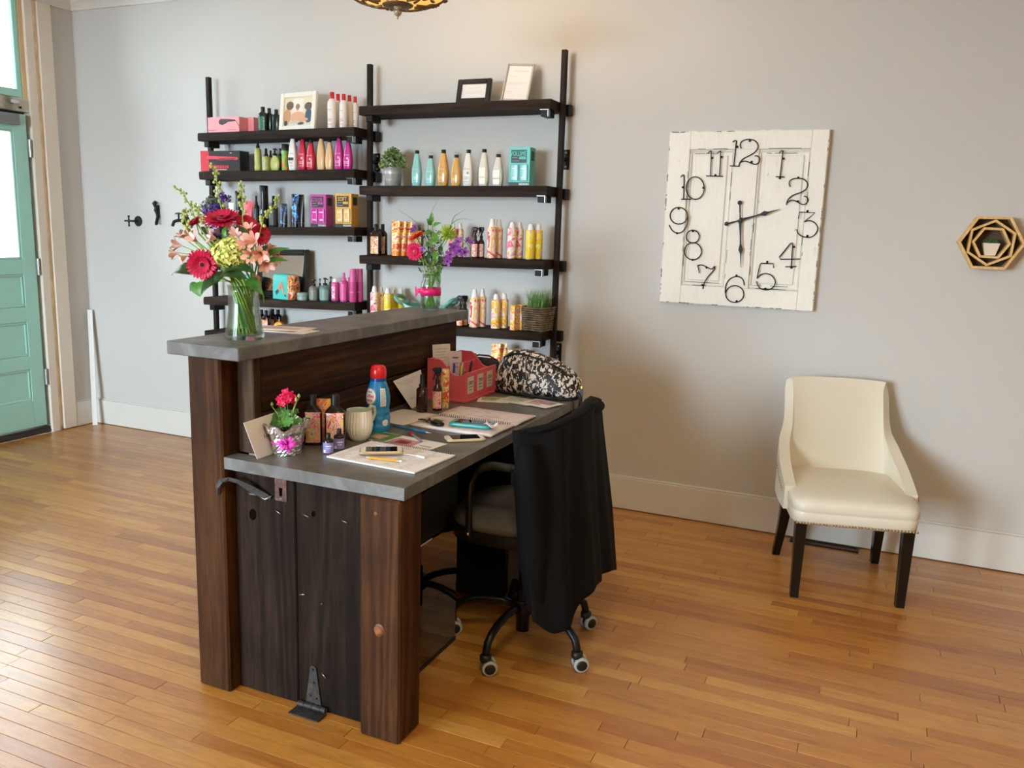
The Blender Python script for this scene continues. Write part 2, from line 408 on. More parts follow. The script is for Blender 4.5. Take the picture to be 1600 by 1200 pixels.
def crown(name, p0, p1, inward):                          # small cove along the top of a wall
    mb = MB(); d = Vector(p1)-Vector(p0); prof = [(0, 0), (0.012, 0), (0.018, 0.015), (0.03, 0.035), (0.045, 0.05), (0.045, 0.06), (0, 0.06)]
    V = []
    for q in (Vector(p0), Vector(p1)):
        for a, b_ in prof: V.append(q+Vector(inward)*a+Vector((0, 0, b_)))
    n = len(prof)
    mb.add(V, [(i, (i+1) % n, n+(i+1) % n, n+i) for i in range(n)]+[tuple(range(n)), tuple(range(n, 2*n))])
    struct(name, mb, M_TRIM)
crown('trim_1', (WX, WY, 2.77), (XR, WY, 2.77), (0, -1, 0))
crown('trim_2', (WX, YB, 2.77), (WX, WY, 2.77), (1, 0, 0))

# ---- door, transom and their casing in the street wall
mb = MB(); mb.box(WX-0.12, WX+0.018, 3.835, 3.893, 0.0, 2.768, 0, 0.003); struct('trim_3', mb, M_CREAM)         # jamb face
mb = MB(); mb.box(WX-0.12, WX+0.006, 3.893, 3.922, 0.03, 2.768); struct('trim_4', mb, M_RAW)                    # bare wood strip
mb = MB(); mb.box(WX-0.02, WX+0.024, 3.922, 4.02, 0.006, 2.768, 0, 0.003); struct('trim_5', mb, M_CREAM)        # casing board
mb = MB(); mb.box(WX-0.12, WX+0.0, 3.806, 3.835, 2.165, 2.80); struct('trim_6', mb, mottled('stop_bead', [(0.3, '#c9a07c'), (0.7, '#dcbf90')], 3, 0.6))
mb = MB(); mb.box(WX-0.12, WX+0.02, DO0-0.1, DO0+0.06, 0.0, 2.768, 0, 0.003); struct('trim_7', mb, M_CREAM)
mb = MB(); mb.box(WX-0.16, WX+0.004, DO0, 3.835, 0.0, 0.03, 0, 0.006); mb.box(WX-0.16, WX-0.045, DO0+0.06, 3.835, 0.03, 0.062, 0, 0.004); mb.box(WX-0.045, WX+0.001, DO0+0.06, 3.835, 0.03, 0.044, 0, 0.004); struct('trim_8', mb, P('#3a332c', 0.7, bump=0.3))   # worn threshold
M_WORN = mottled('worn_header', [(0.40, '#8a8371'), (0.50, '#bdb7aa'), (0.62, '#cfcac0')], 5, 0.5, 0.2)
mb = MB(); mb.box(WX-0.10, WX+0.004, DO0+0.06, 3.834, 2.082, 2.166, 0, 0.003); hdr = struct('trim_9', mb, M_WORN)
mb = MB(); mb.box(WX-0.12, WX-0.046, DO0+0.06, 3.835, 2.05, 2.083); mb.box(WX-0.12, WX-0.046, 3.79, 3.835, 0.06, 2.05); struct('trim_10', mb, P('#2a241e', 0.8))  # dark stop added behind the door gaps to keep daylight out of them
mb = MB(); mb.cyl((WX+0.004, 3.72, 2.135), (WX+0.03, 3.72, 2.135), 0.014); mb.box(WX+0.026, WX+0.036, 3.69, 3.75, 2.125, 2.145, 0, 0.003); obj('latch', mb, M_CHROME, hdr)
mb = MB(); mb.cyl((WX+0.004, 3.77, 2.105), (WX+0.018, 3.77, 2.105), 0.006); obj('hook', mb, M_IRON, hdr)
DY0, DY1 = 2.92, 3.808
door = bpy.data.objects.new('door_1', None); COL.objects.link(door); door['kind'] = 'structure'; door.location = (WX-0.02, DY1, 0.058)
def dp(name, y0, y1, z0, z1, xa, xb, mat, b=0.002):
    mb = MB(); mb.box(xa, xb, y0-DY1, y1-DY1, z0-0.058, z1-0.058, 0, b); return obj(name, mb, mat, door)
dp('stile', 3.715, DY1, 0.058, 2.066, -0.022, 0.022, M_MINT); dp('stile', DY0, 3.01, 0.058, 2.066, -0.022, 0.022, M_MINT)
for z0, z1 in ((0.058, 0.236), (0.449, 0.534), (0.761, 0.857), (1.07, 1.165), (1.964, 2.066)):
    dp('rail', 3.01, 3.715, z0, z1, -0.022, 0.022, M_MINT)
for z0, z1 in ((0.236, 0.449), (0.534, 0.761), (0.857, 1.07)):
    pn = dp('panel', 3.012, 3.713, z0+0.001, z1-0.001, -0.008, 0.008, M_MINT)
    mb = MB(); q = 0.016                                 # bevelled stop round the sunk panel
    for (a0, a1, c0, c1) in ((3.011, 3.714, z0, z0+q), (3.011, 3.714, z1-q, z1), (3.011, 3.011+q, z0+q, z1-q), (3.714-q, 3.714, z0+q, z1-q)):
        mb.box(0.008, 0.018, a0-DY1, a1-DY1, c0-0.058, c1-0.058, 0, 0.004)
    obj('panel_moulding', mb, P('#a5d3c5', 0.3), pn)
dp('glass', 3.008, 3.717, 1.163, 1.966, -0.003, 0.003, M_PANE, 0)
mb = MB(); q = 0.014
for (a0, a1, c0, c1) in ((3.01, 3.715, 1.165, 1.165+q), (3.01, 3.715, 1.964-q, 1.964), (3.01, 3.01+q, 1.165+q, 1.964-q), (3.715-q, 3.715, 1.165+q, 1.964-q)):
    mb.box(0.004, 0.018, a0-DY1, a1-DY1, c0-0.058, c1-0.058, 0, 0.004)
obj('glazing_bead', mb, P('#a9d6ca', 0.3), door)
dp('door_closer', 3.30, 3.742, 1.995, 2.062, 0.022, 0.06, P('#85878a', 0.45, 0.4), 0.004)
for z0 in (1.808, 1.06, 0.33):
    mb = MB(); mb.cyl((0.03, 0.012, z0-0.058), (0.03, 0.012, z0+0.05), 0.008, n=10); mb.box(0.02, 0.026, -0.002, 0.026, z0-0.058, z0+0.05)
    for zz in (z0-0.02, z0+0.015): mb.cyl((0.03, 0.012, zz-0.0015), (0.03, 0.012, zz+0.0015), 0.0095, n=10)
    obj('hinge', mb, M_STEEL, door)
def framed_window(name, y0, y1, z0, z1, fw, mat, xa, xb):
    r = bpy.data.objects.new(name, None); COL.objects.link(r); r['kind'] = 'structure'; r.location = (WX, y0, z0)
    for nm, a0, a1, c0, c1 in (('frame_stile', 0, fw, 0, z1-z0), ('frame_stile', y1-y0-fw, y1-y0, 0, z1-z0), ('frame_rail', fw, y1-y0-fw, 0, fw+0.015), ('frame_rail', fw, y1-y0-fw, z1-z0-fw, z1-z0)):
        mb = MB(); mb.box(xa, xb, a0, a1, c0, c1, 0, 0.003); obj(nm, mb, mat, r)
    mb = MB(); mb.box((xa+xb)/2-0.003, (xa+xb)/2+0.003, fw-0.004, y1-y0-fw+0.004, fw+0.01, z1-z0-fw+0.004); obj('glass', mb, M_PANE, r)
    return r
framed_window('window_1', DO0+0.06, 3.804, 2.168, 2.80, 0.034, M_MINT, -0.05, -0.006)

for i, ((a, b_, c, d), yw) in enumerate([(q, YB) for q in FRONTWIN]):
    r = framed_window('window_%d' % (i+2), 0, b_-a, c, d, 0.05, M_TRIM, -0.12, -0.06); r.location = (b_, yw, c); r.rotation_euler = (0, 0, R(90))
# ---- outside: pavement, road and the pale building across the street
mb = MB(); mb.box(-9, WX-0.2, -14, 18, -0.16, -0.04); mb.box(WX-0.2, 8, -9, YB-0.15, -0.16, -0.04); struct('pavement', mb, P('#b9b7b2', 0.8, var=0.1))
mb = MB(); mb.box(-24, -9, -26, 26, -0.3, -0.2); mb.box(-9, 12, -26, -9, -0.3, -0.2); struct('road', mb, P('#77777a', 0.8, var=0.1))
bt = thing('street_building', 'pale building across the street, seen through the door glass', 'building', (-14, 7, -0.2))
mb = MB(); mb.box(-4, 0, -14, 14, 0, 10.0); obj('facade', mb, P('#c9bfb4', 0.8, var=0.08, vscale=2), bt)
mb = MB(); mb.box(-4.1, 0.15, -14.1, 14.1, 10.0, 10.3); obj('cornice', mb, P('#d8d4cc', 0.7), bt)
for k in range(10):
    yy = -12.6+k*2.8
    for zz in (3.2, 6.4):
        mb = MB(); mb.box(-0.01, 0.06, yy-0.55, yy+0.55, zz, zz+1.9, 0, 0.01); wo = obj('window', mb, P('#e6e4de', 0.6), bt)
        mb = MB(); mb.box(0.05, 0.07, yy-0.46, yy+0.46, zz+0.1, zz+1.8); obj('pane', mb, P('#aab4ba', 0.1), wo)
    mb = MB(); mb.box(-0.01, 0.06, yy-0.9, yy+0.9, 0.4, 2.1, 0, 0.01); wo = obj('shop_window', mb, P('#8a8078', 0.6), bt)
    mb = MB(); mb.box(0.05, 0.07, yy-0.8, yy+0.8, 0.5, 2.0); obj('pane', mb, P('#8d969c', 0.1), wo)

# ================================================================== large furniture
M_SHELF = wood('dark_stained_shelf_wood', '#19130f', '#281e18', '#3a2e26', 'x', 7, 0.7, 0.4)
M_POSTW = wood('dark_stained_post', '#1b1410', '#281f1a', '#3a2f28', 'z', 12, 0.6, 0.2)
M_BRK = P('#120e0c', 0.55, 0.3)
# ---- wall shelving
SH = thing('shelving_unit', 'dark wood plank shelves on square posts fixed to the back wall', 'shelves', (0, 4.12, 0))
def shp(name, mb, mat, parent=SH): 
    for i, p in enumerate(mb.v): mb.v[i] = (p[0], p[1]-4.12, p[2])
    return obj(name, mb, mat, parent)
for x, zt, pz in ((-3.84, 2.297, (1.82,)), (-2.69, 2.319, (1.80, 0.81)), (-1.549, 2.335, (1.812, 0.808))):
    mb = MB(); mb.box(x-0.0135, x+0.0135, 4.1065, 4.1335, 0.001, zt, 0, 0.002); shp('post', mb, M_POSTW)
    for z in pz:
        mb = MB(); mb.box(x-0.022, x+0.022, 4.186, 4.193, z-0.05, z+0.05, 0, 0.001); mb.cyl((x, 4.13, z), (x, 4.187, z), 0.011, n=10); pl = shp('wall_plate', mb, M_BRK)
        for dz in (-0.035, 0.035):
            mb = MB(); mb.lathe([(0.007, 0), (0.006, 0.003), (0.001, 0.0045)], 10, T=TR((x+0.004, 4.186-4.12, z+dz), (R(90), 0, 0))); obj('screw', mb, M_STEEL, pl)
SHELF = {}
def shelf(key, x0, x1, zl, zr, th):
    SHELF[key] = (x0, x1, zl, zr, th)
    mb = MB(); rg = random.Random(key); n = 14
    ed = [rg.uniform(-0.0022, 0.0014) for _ in range(n+1)]; fr = [rg.uniform(-0.0025, 0.002) for _ in range(n+1)]
    V = []
    for i in range(n+1):
        u = i/n; x = x0+(x1-x0)*u; z = zl+(zr-zl)*u
        V += [(x, 3.99+fr[i], z-th), (x, 3.987+fr[i]*0.6, z-th*0.55), (x, 3.99+ed[i]-0.001, z-0.004), (x, 3.994, z), (x, 4.185, z), (x, 4.185, z-th)]
    F = [(i*6+k, (i+1)*6+k, (i+1)*6+(k+1) % 6, i*6+(k+1) % 6) for i in range(n) for k in range(6)]+[tuple(range(6))[::-1], tuple(range(n*6, n*6+6))]
    mb.add(V, F); sh = shp('shelf', mb, M_SHELF)
    dx = (x1-x0)
    for x, u in ((x0+0.055, 0.05), (x1-0.035, 0.97)):
        z = zl+(zr-zl)*u-th
        mb = MB(); mb.box(x-0.02, x+0.02, 4.0, 4.09, z-0.034, z-0.0015, 0, 0.002); shp('bracket_arm', mb, M_BRK, sh)
    z = zr-th
    mb = MB(); mb.box(x1-0.056, x1-0.012, 3.992, 4.02, z-0.0035, z-0.0012); mb.box(x1-0.0145, x1-0.012, 3.992, 4.02, z-0.035, z-0.0035); shp('corner_clip', mb, M_STEEL, sh)
    mb = MB(); mb.box(x1+0.001, x1+0.048, 4.15, 4.186, zr-th-0.014, zr-0.006, 0, 0.003)
    if key[0] == 'L' or True: shp('cleat', mb, M_BRK, sh)
for k, a, b_ in (('L1', 1.957, 1.973), ('L2', 1.734, 1.75), ('L3', 1.408, 1.435), ('L4', 0.981, 1.015), ('L5', 0.773, 0.80)):
    shelf(k, -3.815, -2.706, a, b_, 0.047)
for k, a, b_ in (('R1', 2.080, 2.085), ('R2', 1.660, 1.669), ('R3', 1.283, 1.301), ('R4', 0.912, 0.934), ('R5', 0.665, 0.672)):
    shelf(k, -2.674, -1.565, a, b_, 0.047)
def shz(key, x): x0, x1, zl, zr, th = SHELF[key]; return zl+(zr-zl)*(x-x0)/(x1-x0)

# ---- reception desk
M_TIMBER = wood('reclaimed_timber_brown', '#26150a', '#3a2211', '#53341c', 'z', 8, 0.55, 0.6)
M_BOARDV = wood('dark_weathered_board', '#110b07', '#1e140e', '#33261c', 'z', 7, 0.75, 0.6)
M_BOARDH = wood('dark_stained_plank', '#1a0e07', '#341f11', '#54341e', 'y', 6, 0.55, 0.7, distort=3.5)
M_TOP = mottled('grey_concrete_laminate', [(0.28, '#4b4a4a'), (0.5, '#5e5d5c'), (0.72, '#777877')], 9, 0.36, 0.0, 8, 1.2)
DK = thing('reception_desk', 'reclaimed dark wood reception desk with two grey worktops', 'desk', (-1.49, 1.86, 0))
def dk(name, mb, mat, parent=DK, label=None):
    for i, p in enumerate(mb.v): mb.v[i] = (p[0]+1.49, p[1]-1.86, p[2])
    return obj(name, mb, mat, parent, label=label)
def dbox(name, x0, x1, y0, y1, z0, z1, mat, b=0.004, parent=DK, label=None):
    mb = MB(); mb.box(x0, x1, y0, y1, z0, z1, 0, b); return dk(name, mb, mat, parent, label)
dbox('post', -1.852, -1.728, 1.860, 1.98, 0.0, 1.058, M_TIMBER, 0.006)
pr = dbox('post', -1.248, -1.117, 1.858, 1.977, 0.0, 0.722, M_TIMBER, 0.006)
dbox('post', -1.852, -1.728, 3.10, 3.22, 0.0, 1.058, M_TIMBER, 0.006)
dbox('post', -1.23, -1.117, 3.205, 3.315, 0.0, 0.722, M_TIMBER, 0.006)
# end boards (upright) with an uneven joint
dbox('end_board', -1.728, -1.504, 1.907, 1.932, 0.0, 0.722, M_BOARDV, 0.004); dbox('end_board', -1.500, -1.248, 1.905, 1.930, 0.0, 0.722, M_BOARDV, 0.004)
dbox('upright_board', -1.727, -1.662, 1.925, 1.96, 0.764, 1.058, wood('weathered_upright', '#251a13', '#3a2a1f', '#564333', 'z', 8, 0.6, 0.5), 0.003)
zb = 0.02
for zt in (0.20, 0.41, 0.60, 0.756): 
    dbox('back_board', -1.690, -1.664, 1.962, 3.20, zb, zt-0.003, M_BOARDH, 0.003); zb = zt
dbox('back_board', -1.686, -1.656, 1.962, 3.222, 0.764, 0.883, M_BOARDH, 0.004); dbox('back_board', -1.690, -1.660, 1.962, 3.222, 0.887, 1.058, M_BOARDH, 0.004)
dbox('upper_worktop', -1.884, -1.618, 1.816, 3.245, 1.062, 1.101, M_TOP, 0.0025)
mb = MB(); mb.prism([(-1.764, 1.866), (-1.11, 1.866), (-1.11, 3.335), (-1.655, 3.335), (-1.655, 1.924), (-1.764, 1.924)], 0.724, 0.76); dk('lower_worktop', mb, M_TOP)
dbox('end_board', -1.728, -1.46, 3.235, 3.26, 0.0, 0.722, M_BOARDV, 0.004); dbox('end_board', -1.456, -1.234, 3.237, 3.262, 0.0, 0.722, M_BOARDV, 0.004)
# knots and knotholes
def knot(x, y, z, rx, rz, mat, parent=DK, name='knot'):
    mb = MB(); mb.loft([(rx, rz, 0), (rx*0.9, rz*0.9, 0.0016), (rx*0.5, rz*0.5, 0.0008), (0.001, 0.001, 0.0014)], 18, T=TR((x, y, z), (R(90), R(8), 0))); dk(name, mb, mat, parent)
M_KNOT = mottled('pine_knot', [(0.35, '#3a1d0c'), (0.55, '#7a4520'), (0.7, '#94592c')], 45, 0.5, 0.5)
p = onY(592, 985, 1.858); knot(p.x, 1.8585, p.z, 0.017, 0.020, M_KNOT); p = onY(587, 803, 1.858); knot(p.x, 1.8585, p.z, 0.006, 0.007, M_KNOT)
M_HOLE = P('#070504', 0.9, spec=0.03)
p = onY(395, 804, 1.907); knot(p.x, 1.9075, p.z, 0.014, 0.019, P('#0c0806', 0.9, spec=0.03, bump=0.4), name='knothole'); p = onY(490, 803, 1.905); knot(p.x, 1.9055, p.z, 0.007, 0.009, M_HOLE, name='knothole')
# bent nails
for (px, py, dx, dz) in ((430, 797, 8, 6), (473, 803, 9, 5), (534, 813, 8, 4), (467, 929, 9, 0), (503, 1052, 6, 8), (502, 943, 1, 1)):
    a = onY(px, py, 1.903); b_ = onY(px+dx, py+dz, 1.899); mb = MB(); mb.tube([a+Vector((0, 0.004, 0)), a, b_], 0.0016, 6); dk('nail', mb, M_STEEL)
# strap hinge near the floor: tapering leaf, knuckle, floor leaf
M_RUST = mottled('rusty_iron', [(0.35, '#1d1a1a'), (0.55, '#2f2a29'), (0.75, '#4b3c36')], 60, 0.6, 0.6)
hx = -1.442; mb = MB()
poly = [(-0.028, 0.018), (0.028, 0.018), (0.012, 0.125)]+[(0.012*math.cos(t), 0.132+0.012*math.sin(t)) for t in (0.5, 1.2, 1.9, 2.6)]+[(-0.012, 0.125)]
mb.prism(poly, 0, 0.004, T=Matrix.Translation((hx, 1.9045, 0)) @ Matrix.Rotation(R(90), 4, 'X'))
hg = dk('strap_hinge', mb, M_RUST, label='rusty triangular strap hinge at the foot of the boards')
mb = MB(); mb.cyl((hx-0.05, 1.894, 0.013), (hx+0.05, 1.894, 0.013), 0.009, n=12)
for k in (-0.03, 0.0, 0.03): mb.cyl((hx+k-0.002, 1.894, 0.013), (hx+k+0.002, 1.894, 0.013), 0.0105, n=12)
mb.box(hx-0.055, hx+0.055, 1.848, 1.892, 0.0012, 0.005, 0, 0.001); dk('hinge_knuckle', mb, M_RUST, hg)
for q in ((0, 0.132), (0.004, 0.09), (-0.01, 0.045), (0.012, 0.04)):
    mb = MB(); mb.lathe([(0.0035, 0), (0.003, 0.002), (0.0005, 0.003)], 8, T=TR((hx+q[0], 1.9005, q[1]), (R(90), 0, 0))); dk('rivet', mb, M_IRON, hg)
# keyhole plate under the worktop
M_RUSTRED = mottled('rust_red_plate', [(0.35, '#3a1f18'), (0.55, '#573227'), (0.75, '#7d5446')], 40, 0.6, 0.4)
kx = -1.552; mb = MB(); w_, h_ = 0.021, 0.034; zc = 0.676
out = [(-w_, -h_), (w_, -h_), (w_, h_+0.010), (-w_, h_+0.010)]; hole = [(-0.005, -0.02), (0.005, -0.02), (0.007, 0.006), (-0.007, 0.006)]
V = [(kx+a, 1.9035, zc+b_) for a, b_ in out]+[(kx+a, 1.9035, zc+b_) for a, b_ in hole]; V += [(x, y+0.003, z) for x, y, z in V]
mb.add(V, [(i, (i+1) % 4, 4+(i+1) % 4, 4+i) for i in range(4)]+[(8+i, 8+(i+1) % 4, 12+(i+1) % 4, 12+i) for i in range(4)]+[(i, (i+1) % 4, 8+(i+1) % 4, 8+i) for i in range(4)]+[(4+i, 4+(i+1) % 4, 12+(i+1) % 4, 12+i) for i in range(4)])
kp = dk('keyhole_plate', mb, M_RUSTRED, label='rust red keyhole plate')
mb = MB(); mb.prism([(kx+a, zc+b_) for a, b_ in hole], 0, 0.001, T=Matrix.Translation((0, 1.9065, 0)) @ Matrix.Rotation(R(90), 4, 'X')); dk('keyhole', mb, M_HOLE, kp)
for dz in (0.028, -0.027): mb = MB(); mb.lathe([(0.004, 0), (0.003, 0.002), (0.0005, 0.003)], 8, T=TR((kx, 1.9035, zc+dz), (R(90), 0, 0))); dk('screw', mb, M_STEEL, kp)
# hand-forged latch handle
pts = [Vector((-1.745, 1.852, 0.645)), Vector((-1.738, 1.845, 0.672)), Vector((-1.725, 1.848, 0.692)), Vector((-1.706, 1.862, 0.697)), Vector((-1.68, 1.872, 0.690)), Vector((-1.64, 1.886, 0.667)), Vector((-1.605, 1.897, 0.652)), Vector((-1.588, 1.902, 0.645))]
mb = MB()
def strap(mb, pts, wd, th):
    V = []; F = []
    for i, p in enumerate(pts):
        t = (pts[min(i+1, len(pts)-1)]-pts[max(i-1, 0)]).normalized(); nn = Vector((0, -1, 0)); s_ = t.cross(nn).normalized(); wi = wd[i]
        nn = s_.cross(t)
        for a, c in ((-1, -1), (1, -1), (1, 1), (-1, 1)): V.append(p+s_*a*wi+nn*c*th)
    n = len(pts)
    F = [(i*4+k, (i+1)*4+k, (i+1)*4+(k+1) % 4, i*4+(k+1) % 4) for i in range(n-1) for k in range(4)]+[(0, 1, 2, 3), (n*4-4, n*4-3, n*4-2, n*4-1)]
    mb.add(V, F)
strap(mb, pts, [0.003, 0.006, 0.007, 0.006, 0.007, 0.012, 0.010, 0.004], 0.0015)
lt = dk('latch_handle', mb, M_RUST, label='bent forged iron latch handle')
mb = MB(); mb.tube([(-1.675, 1.900, 0.655), (-1.66, 1.897, 0.648), (-1.63, 1.896, 0.65), (-1.605, 1.897, 0.64), (-1.585, 1.90, 0.652)], 0.0022, 6); dk('staple', mb, M_STEEL, lt)

# ---- under the desk
dc = thing('drawer_cabinet', 'black cabinet under the desk with a glossy mirror-like lower door', 'cabinet', (-1.45, 2.24, 0))
def ub(t, name, x0, x1, y0, y1, z0, z1, mat, b=0.003):
    mb = MB(); mb.box(x0-t.location.x, x1-t.location.x, y0-t.location.y, y1-t.location.y, z0, z1, 0, b); return obj(name, mb, mat, t)
ub(dc, 'body', -1.640, -1.272, 1.985, 2.49, 0.0, 0.72, P('#101011', 0.5)); ub(dc, 'drawer', -1.2715, -1.267, 1.985, 2.49, 0.446, 0.715, P('#0c0c0d', 0.6))
ub(dc, 'mirror_door', -1.271, -1.264, 1.985, 2.488, 0.012, 0.442, P('#6d655c', 0.03, 1.0)); ub(dc, 'plinth', -1.271, -1.262, 1.985, 2.49, 0.0, 0.012, M_BLACK, 0.001)
mb = MB(); mb.tube([(0.182, -0.06, 0.62), (0.195, -0.06, 0.62), (0.195, 0.04, 0.62), (0.182, 0.04, 0.62)], 0.004, 6); obj('handle', mb, M_BLACK, dc)
bc = thing('black_box', 'black cabinet box standing deeper under the desk behind the chair', 'cabinet', (-1.33, 3.0, 0))
ub(bc, 'body', -1.452, -1.215, 2.83, 3.20, 0.045, 0.56, P('#0e0d0e', 0.55)); ub(bc, 'base', -1.44, -1.225, 2.84, 3.19, 0.0, 0.045, M_BLACK); ub(bc, 'front_panel', -1.446, -1.221, 2.824, 2.83, 0.06, 0.55, P('#121112', 0.35))

# ---- office chair
oc = thing('office_chair', 'black tube-framed office chair on castors with grey seat at the desk', 'chair', (-1.045, 2.585, 0))
def ocp(name, mb, mat, parent=oc, label=None):
    for i, p in enumerate(mb.v): mb.v[i] = (p[0]+1.045, p[1]-2.585, p[2])
    return obj(name, mb, mat, parent, label=label)
M_TUBE = P('#171717', 0.35, 0.4)
cx, cy = -1.045, 2.585
mb = MB(); mb.lathe([(0.018, 0.045), (0.025, 0.047), (0.025, 0.20), (0.018, 0.202), (0.018, 0.40)], 20, T=TR((cx, cy, 0))); ocp('gas_column', mb, M_TUBE)
mb = MB(); mb.lathe([(0.038, 0.115), (0.042, 0.12), (0.042, 0.158), (0.036, 0.165)], 20, T=TR((cx, cy, 0))); ocp('hub', mb, M_TUBE)
c1 = onZ(752, 1058, 0.0); angs = [math.atan2(2.299-cy, -1.069-cx)+k*2*math.pi/5 for k in range(5)]
M_TYRE = P('#a7a9a8', 0.5)
for k, a in enumerate(angs):
    d = Vector((math.cos(a), math.sin(a), 0)); c0 = Vector((cx, cy, 0)); Rr = 0.275
    mb = MB(); mb.tube([c0+d*r_+Vector((0, 0, z)) for r_, z in ((0.03, 0.14), (0.08, 0.150), (0.13, 0.150), (0.18, 0.143), (0.225, 0.126), (0.25, 0.105), (0.258, 0.08), (0.26, 0.062))], 0.0135, 10); ocp('leg', mb, M_TUBE)
    base = c0+d*0.262; wa = Vector((0.55, -0.83, 0)) if k != 2 else Vector((0.8, -0.6, 0)); wf = Vector((-wa.y, wa.x, 0))
    mb = MB(); mb.lathe([(0.012, 0.040), (0.02, 0.048), (0.02, 0.066), (0.014, 0.07)], 12, T=TR(base)); 
    hub = base+wf*0.012+Vector((0, 0, 0.0265))
    mb.cyl(hub-wa*0.008, hub+wa*0.008, 0.021, n=16); cs = ocp('caster', mb, M_BLACK)
    for s_ in (-1, 1):
        mb = MB(); a0 = hub+wa*s_*0.009; a1 = hub+wa*s_*0.022
        q = (wa*s_).to_track_quat('Z', 'Y').to_matrix().to_4x4(); T = Matrix.Translation(a0) @ q
        mb.lathe([(0.020, 0), (0.0262, 0.001), (0.0262, 0.012), (0.0235, 0.0145), (0.018, 0.0145)], 22, T=T, m=0); mb.lathe([(0.018, 0.0140), (0.018, 0.016), (0.012, 0.0175), (0.001, 0.018)], 22, T=T, m=1)
        ocp('wheel', mb, [M_TYRE, M_BLACK], cs)
sx0, sx1 = -1.285, -0.88; scx, scy = (sx0+sx1)/2, 2.60
mb = MB(); mb.loft([(0.185, 0.205, 0.415, 3.2), (0.20, 0.22, 0.42, 3.2), (0.203, 0.222, 0.45, 3.2), (0.20, 0.22, 0.462, 3.2)], 36, T=TR((scx, scy, 0))); ocp('seat_shell', mb, P('#0f0f0f', 0.4, bump=0.8, bscale=160))
mb = MB(); mb.loft([(0.198, 0.218, 0.462, 2.8), (0.208, 0.228, 0.472, 2.8), (0.208, 0.228, 0.488, 2.8), (0.19, 0.21, 0.503, 2.8), (0.10, 0.11, 0.509, 2.5), (0.002, 0.002, 0.510)], 36, T=TR((scx, scy, 0))); ocp('seat_cushion', mb, P('#55504f', 0.8, bump=0.4, bscale=260), label='dark grey fabric seat cushion')
mb = MB(); mb.box(cx-0.10, cx+0.08, cy-0.07, cy+0.09, 0.385, 0.416, 0, 0.008); ocp('mechanism', mb, M_BLACK)
def arc_pts(y, lift=0.0):
    return [Vector(p) for p in ((-1.157, y, 0.432), (-1.158, y, 0.48), (-1.159, y, 0.60), (-1.154, y, 0.640), (-1.138, y, 0.672), (-1.11, y, 0.694), (-1.075, y, 0.703), (-1.03, y, 0.703), (-0.985, y+(0.01 if y < 2.6 else -0.01), 0.701), (-0.955, y+(0.03 if y < 2.6 else -0.03), 0.70))]
for y in (2.362, 2.838):
    mb = MB(); mb.tube(arc_pts(y), 0.0115, 12); ar = ocp('armrest', mb, M_TUBE)
    mb = MB(); mb.tube(arc_pts(y)[4:8]+[Vector((-1.01, y, 0.703))], 0.0135, 12); ocp('arm_sleeve', mb, P('#202020', 0.6, bump=0.5, bscale=300), ar)
    mb = MB(); mb.lathe([(0.006, 0), (0.005, 0.003), (0.001, 0.004)], 10, T=TR((-1.157, y-0.0115 if y < 2.6 else y+0.0115, 0.462), (R(90) if y < 2.6 else R(-90), 0, 0))); ocp('bolt', mb, M_CHROME, ar)
mb = MB()
mb.surf(lambda u, v: (-0.945+0.035*(1-(2*u-1)**2)+0.01*(v-0.5), 2.40+0.40*u, 0.54+0.285*v-0.012*(2*u-1)**4*(1 if v > 0.5 else -1)), 16, 8)
bk = ocp('backrest', mb, P('#131313', 0.5)); solidify(bk, 0.025)
mb = MB(); mb.tube([(-0.90, 2.56, 0.43), (-0.865, 2.58, 0.46), (-0.875, 2.6, 0.55), (-0.885, 2.6, 0.60)], 0.011, 10); ocp('back_stem', mb, M_TUBE)

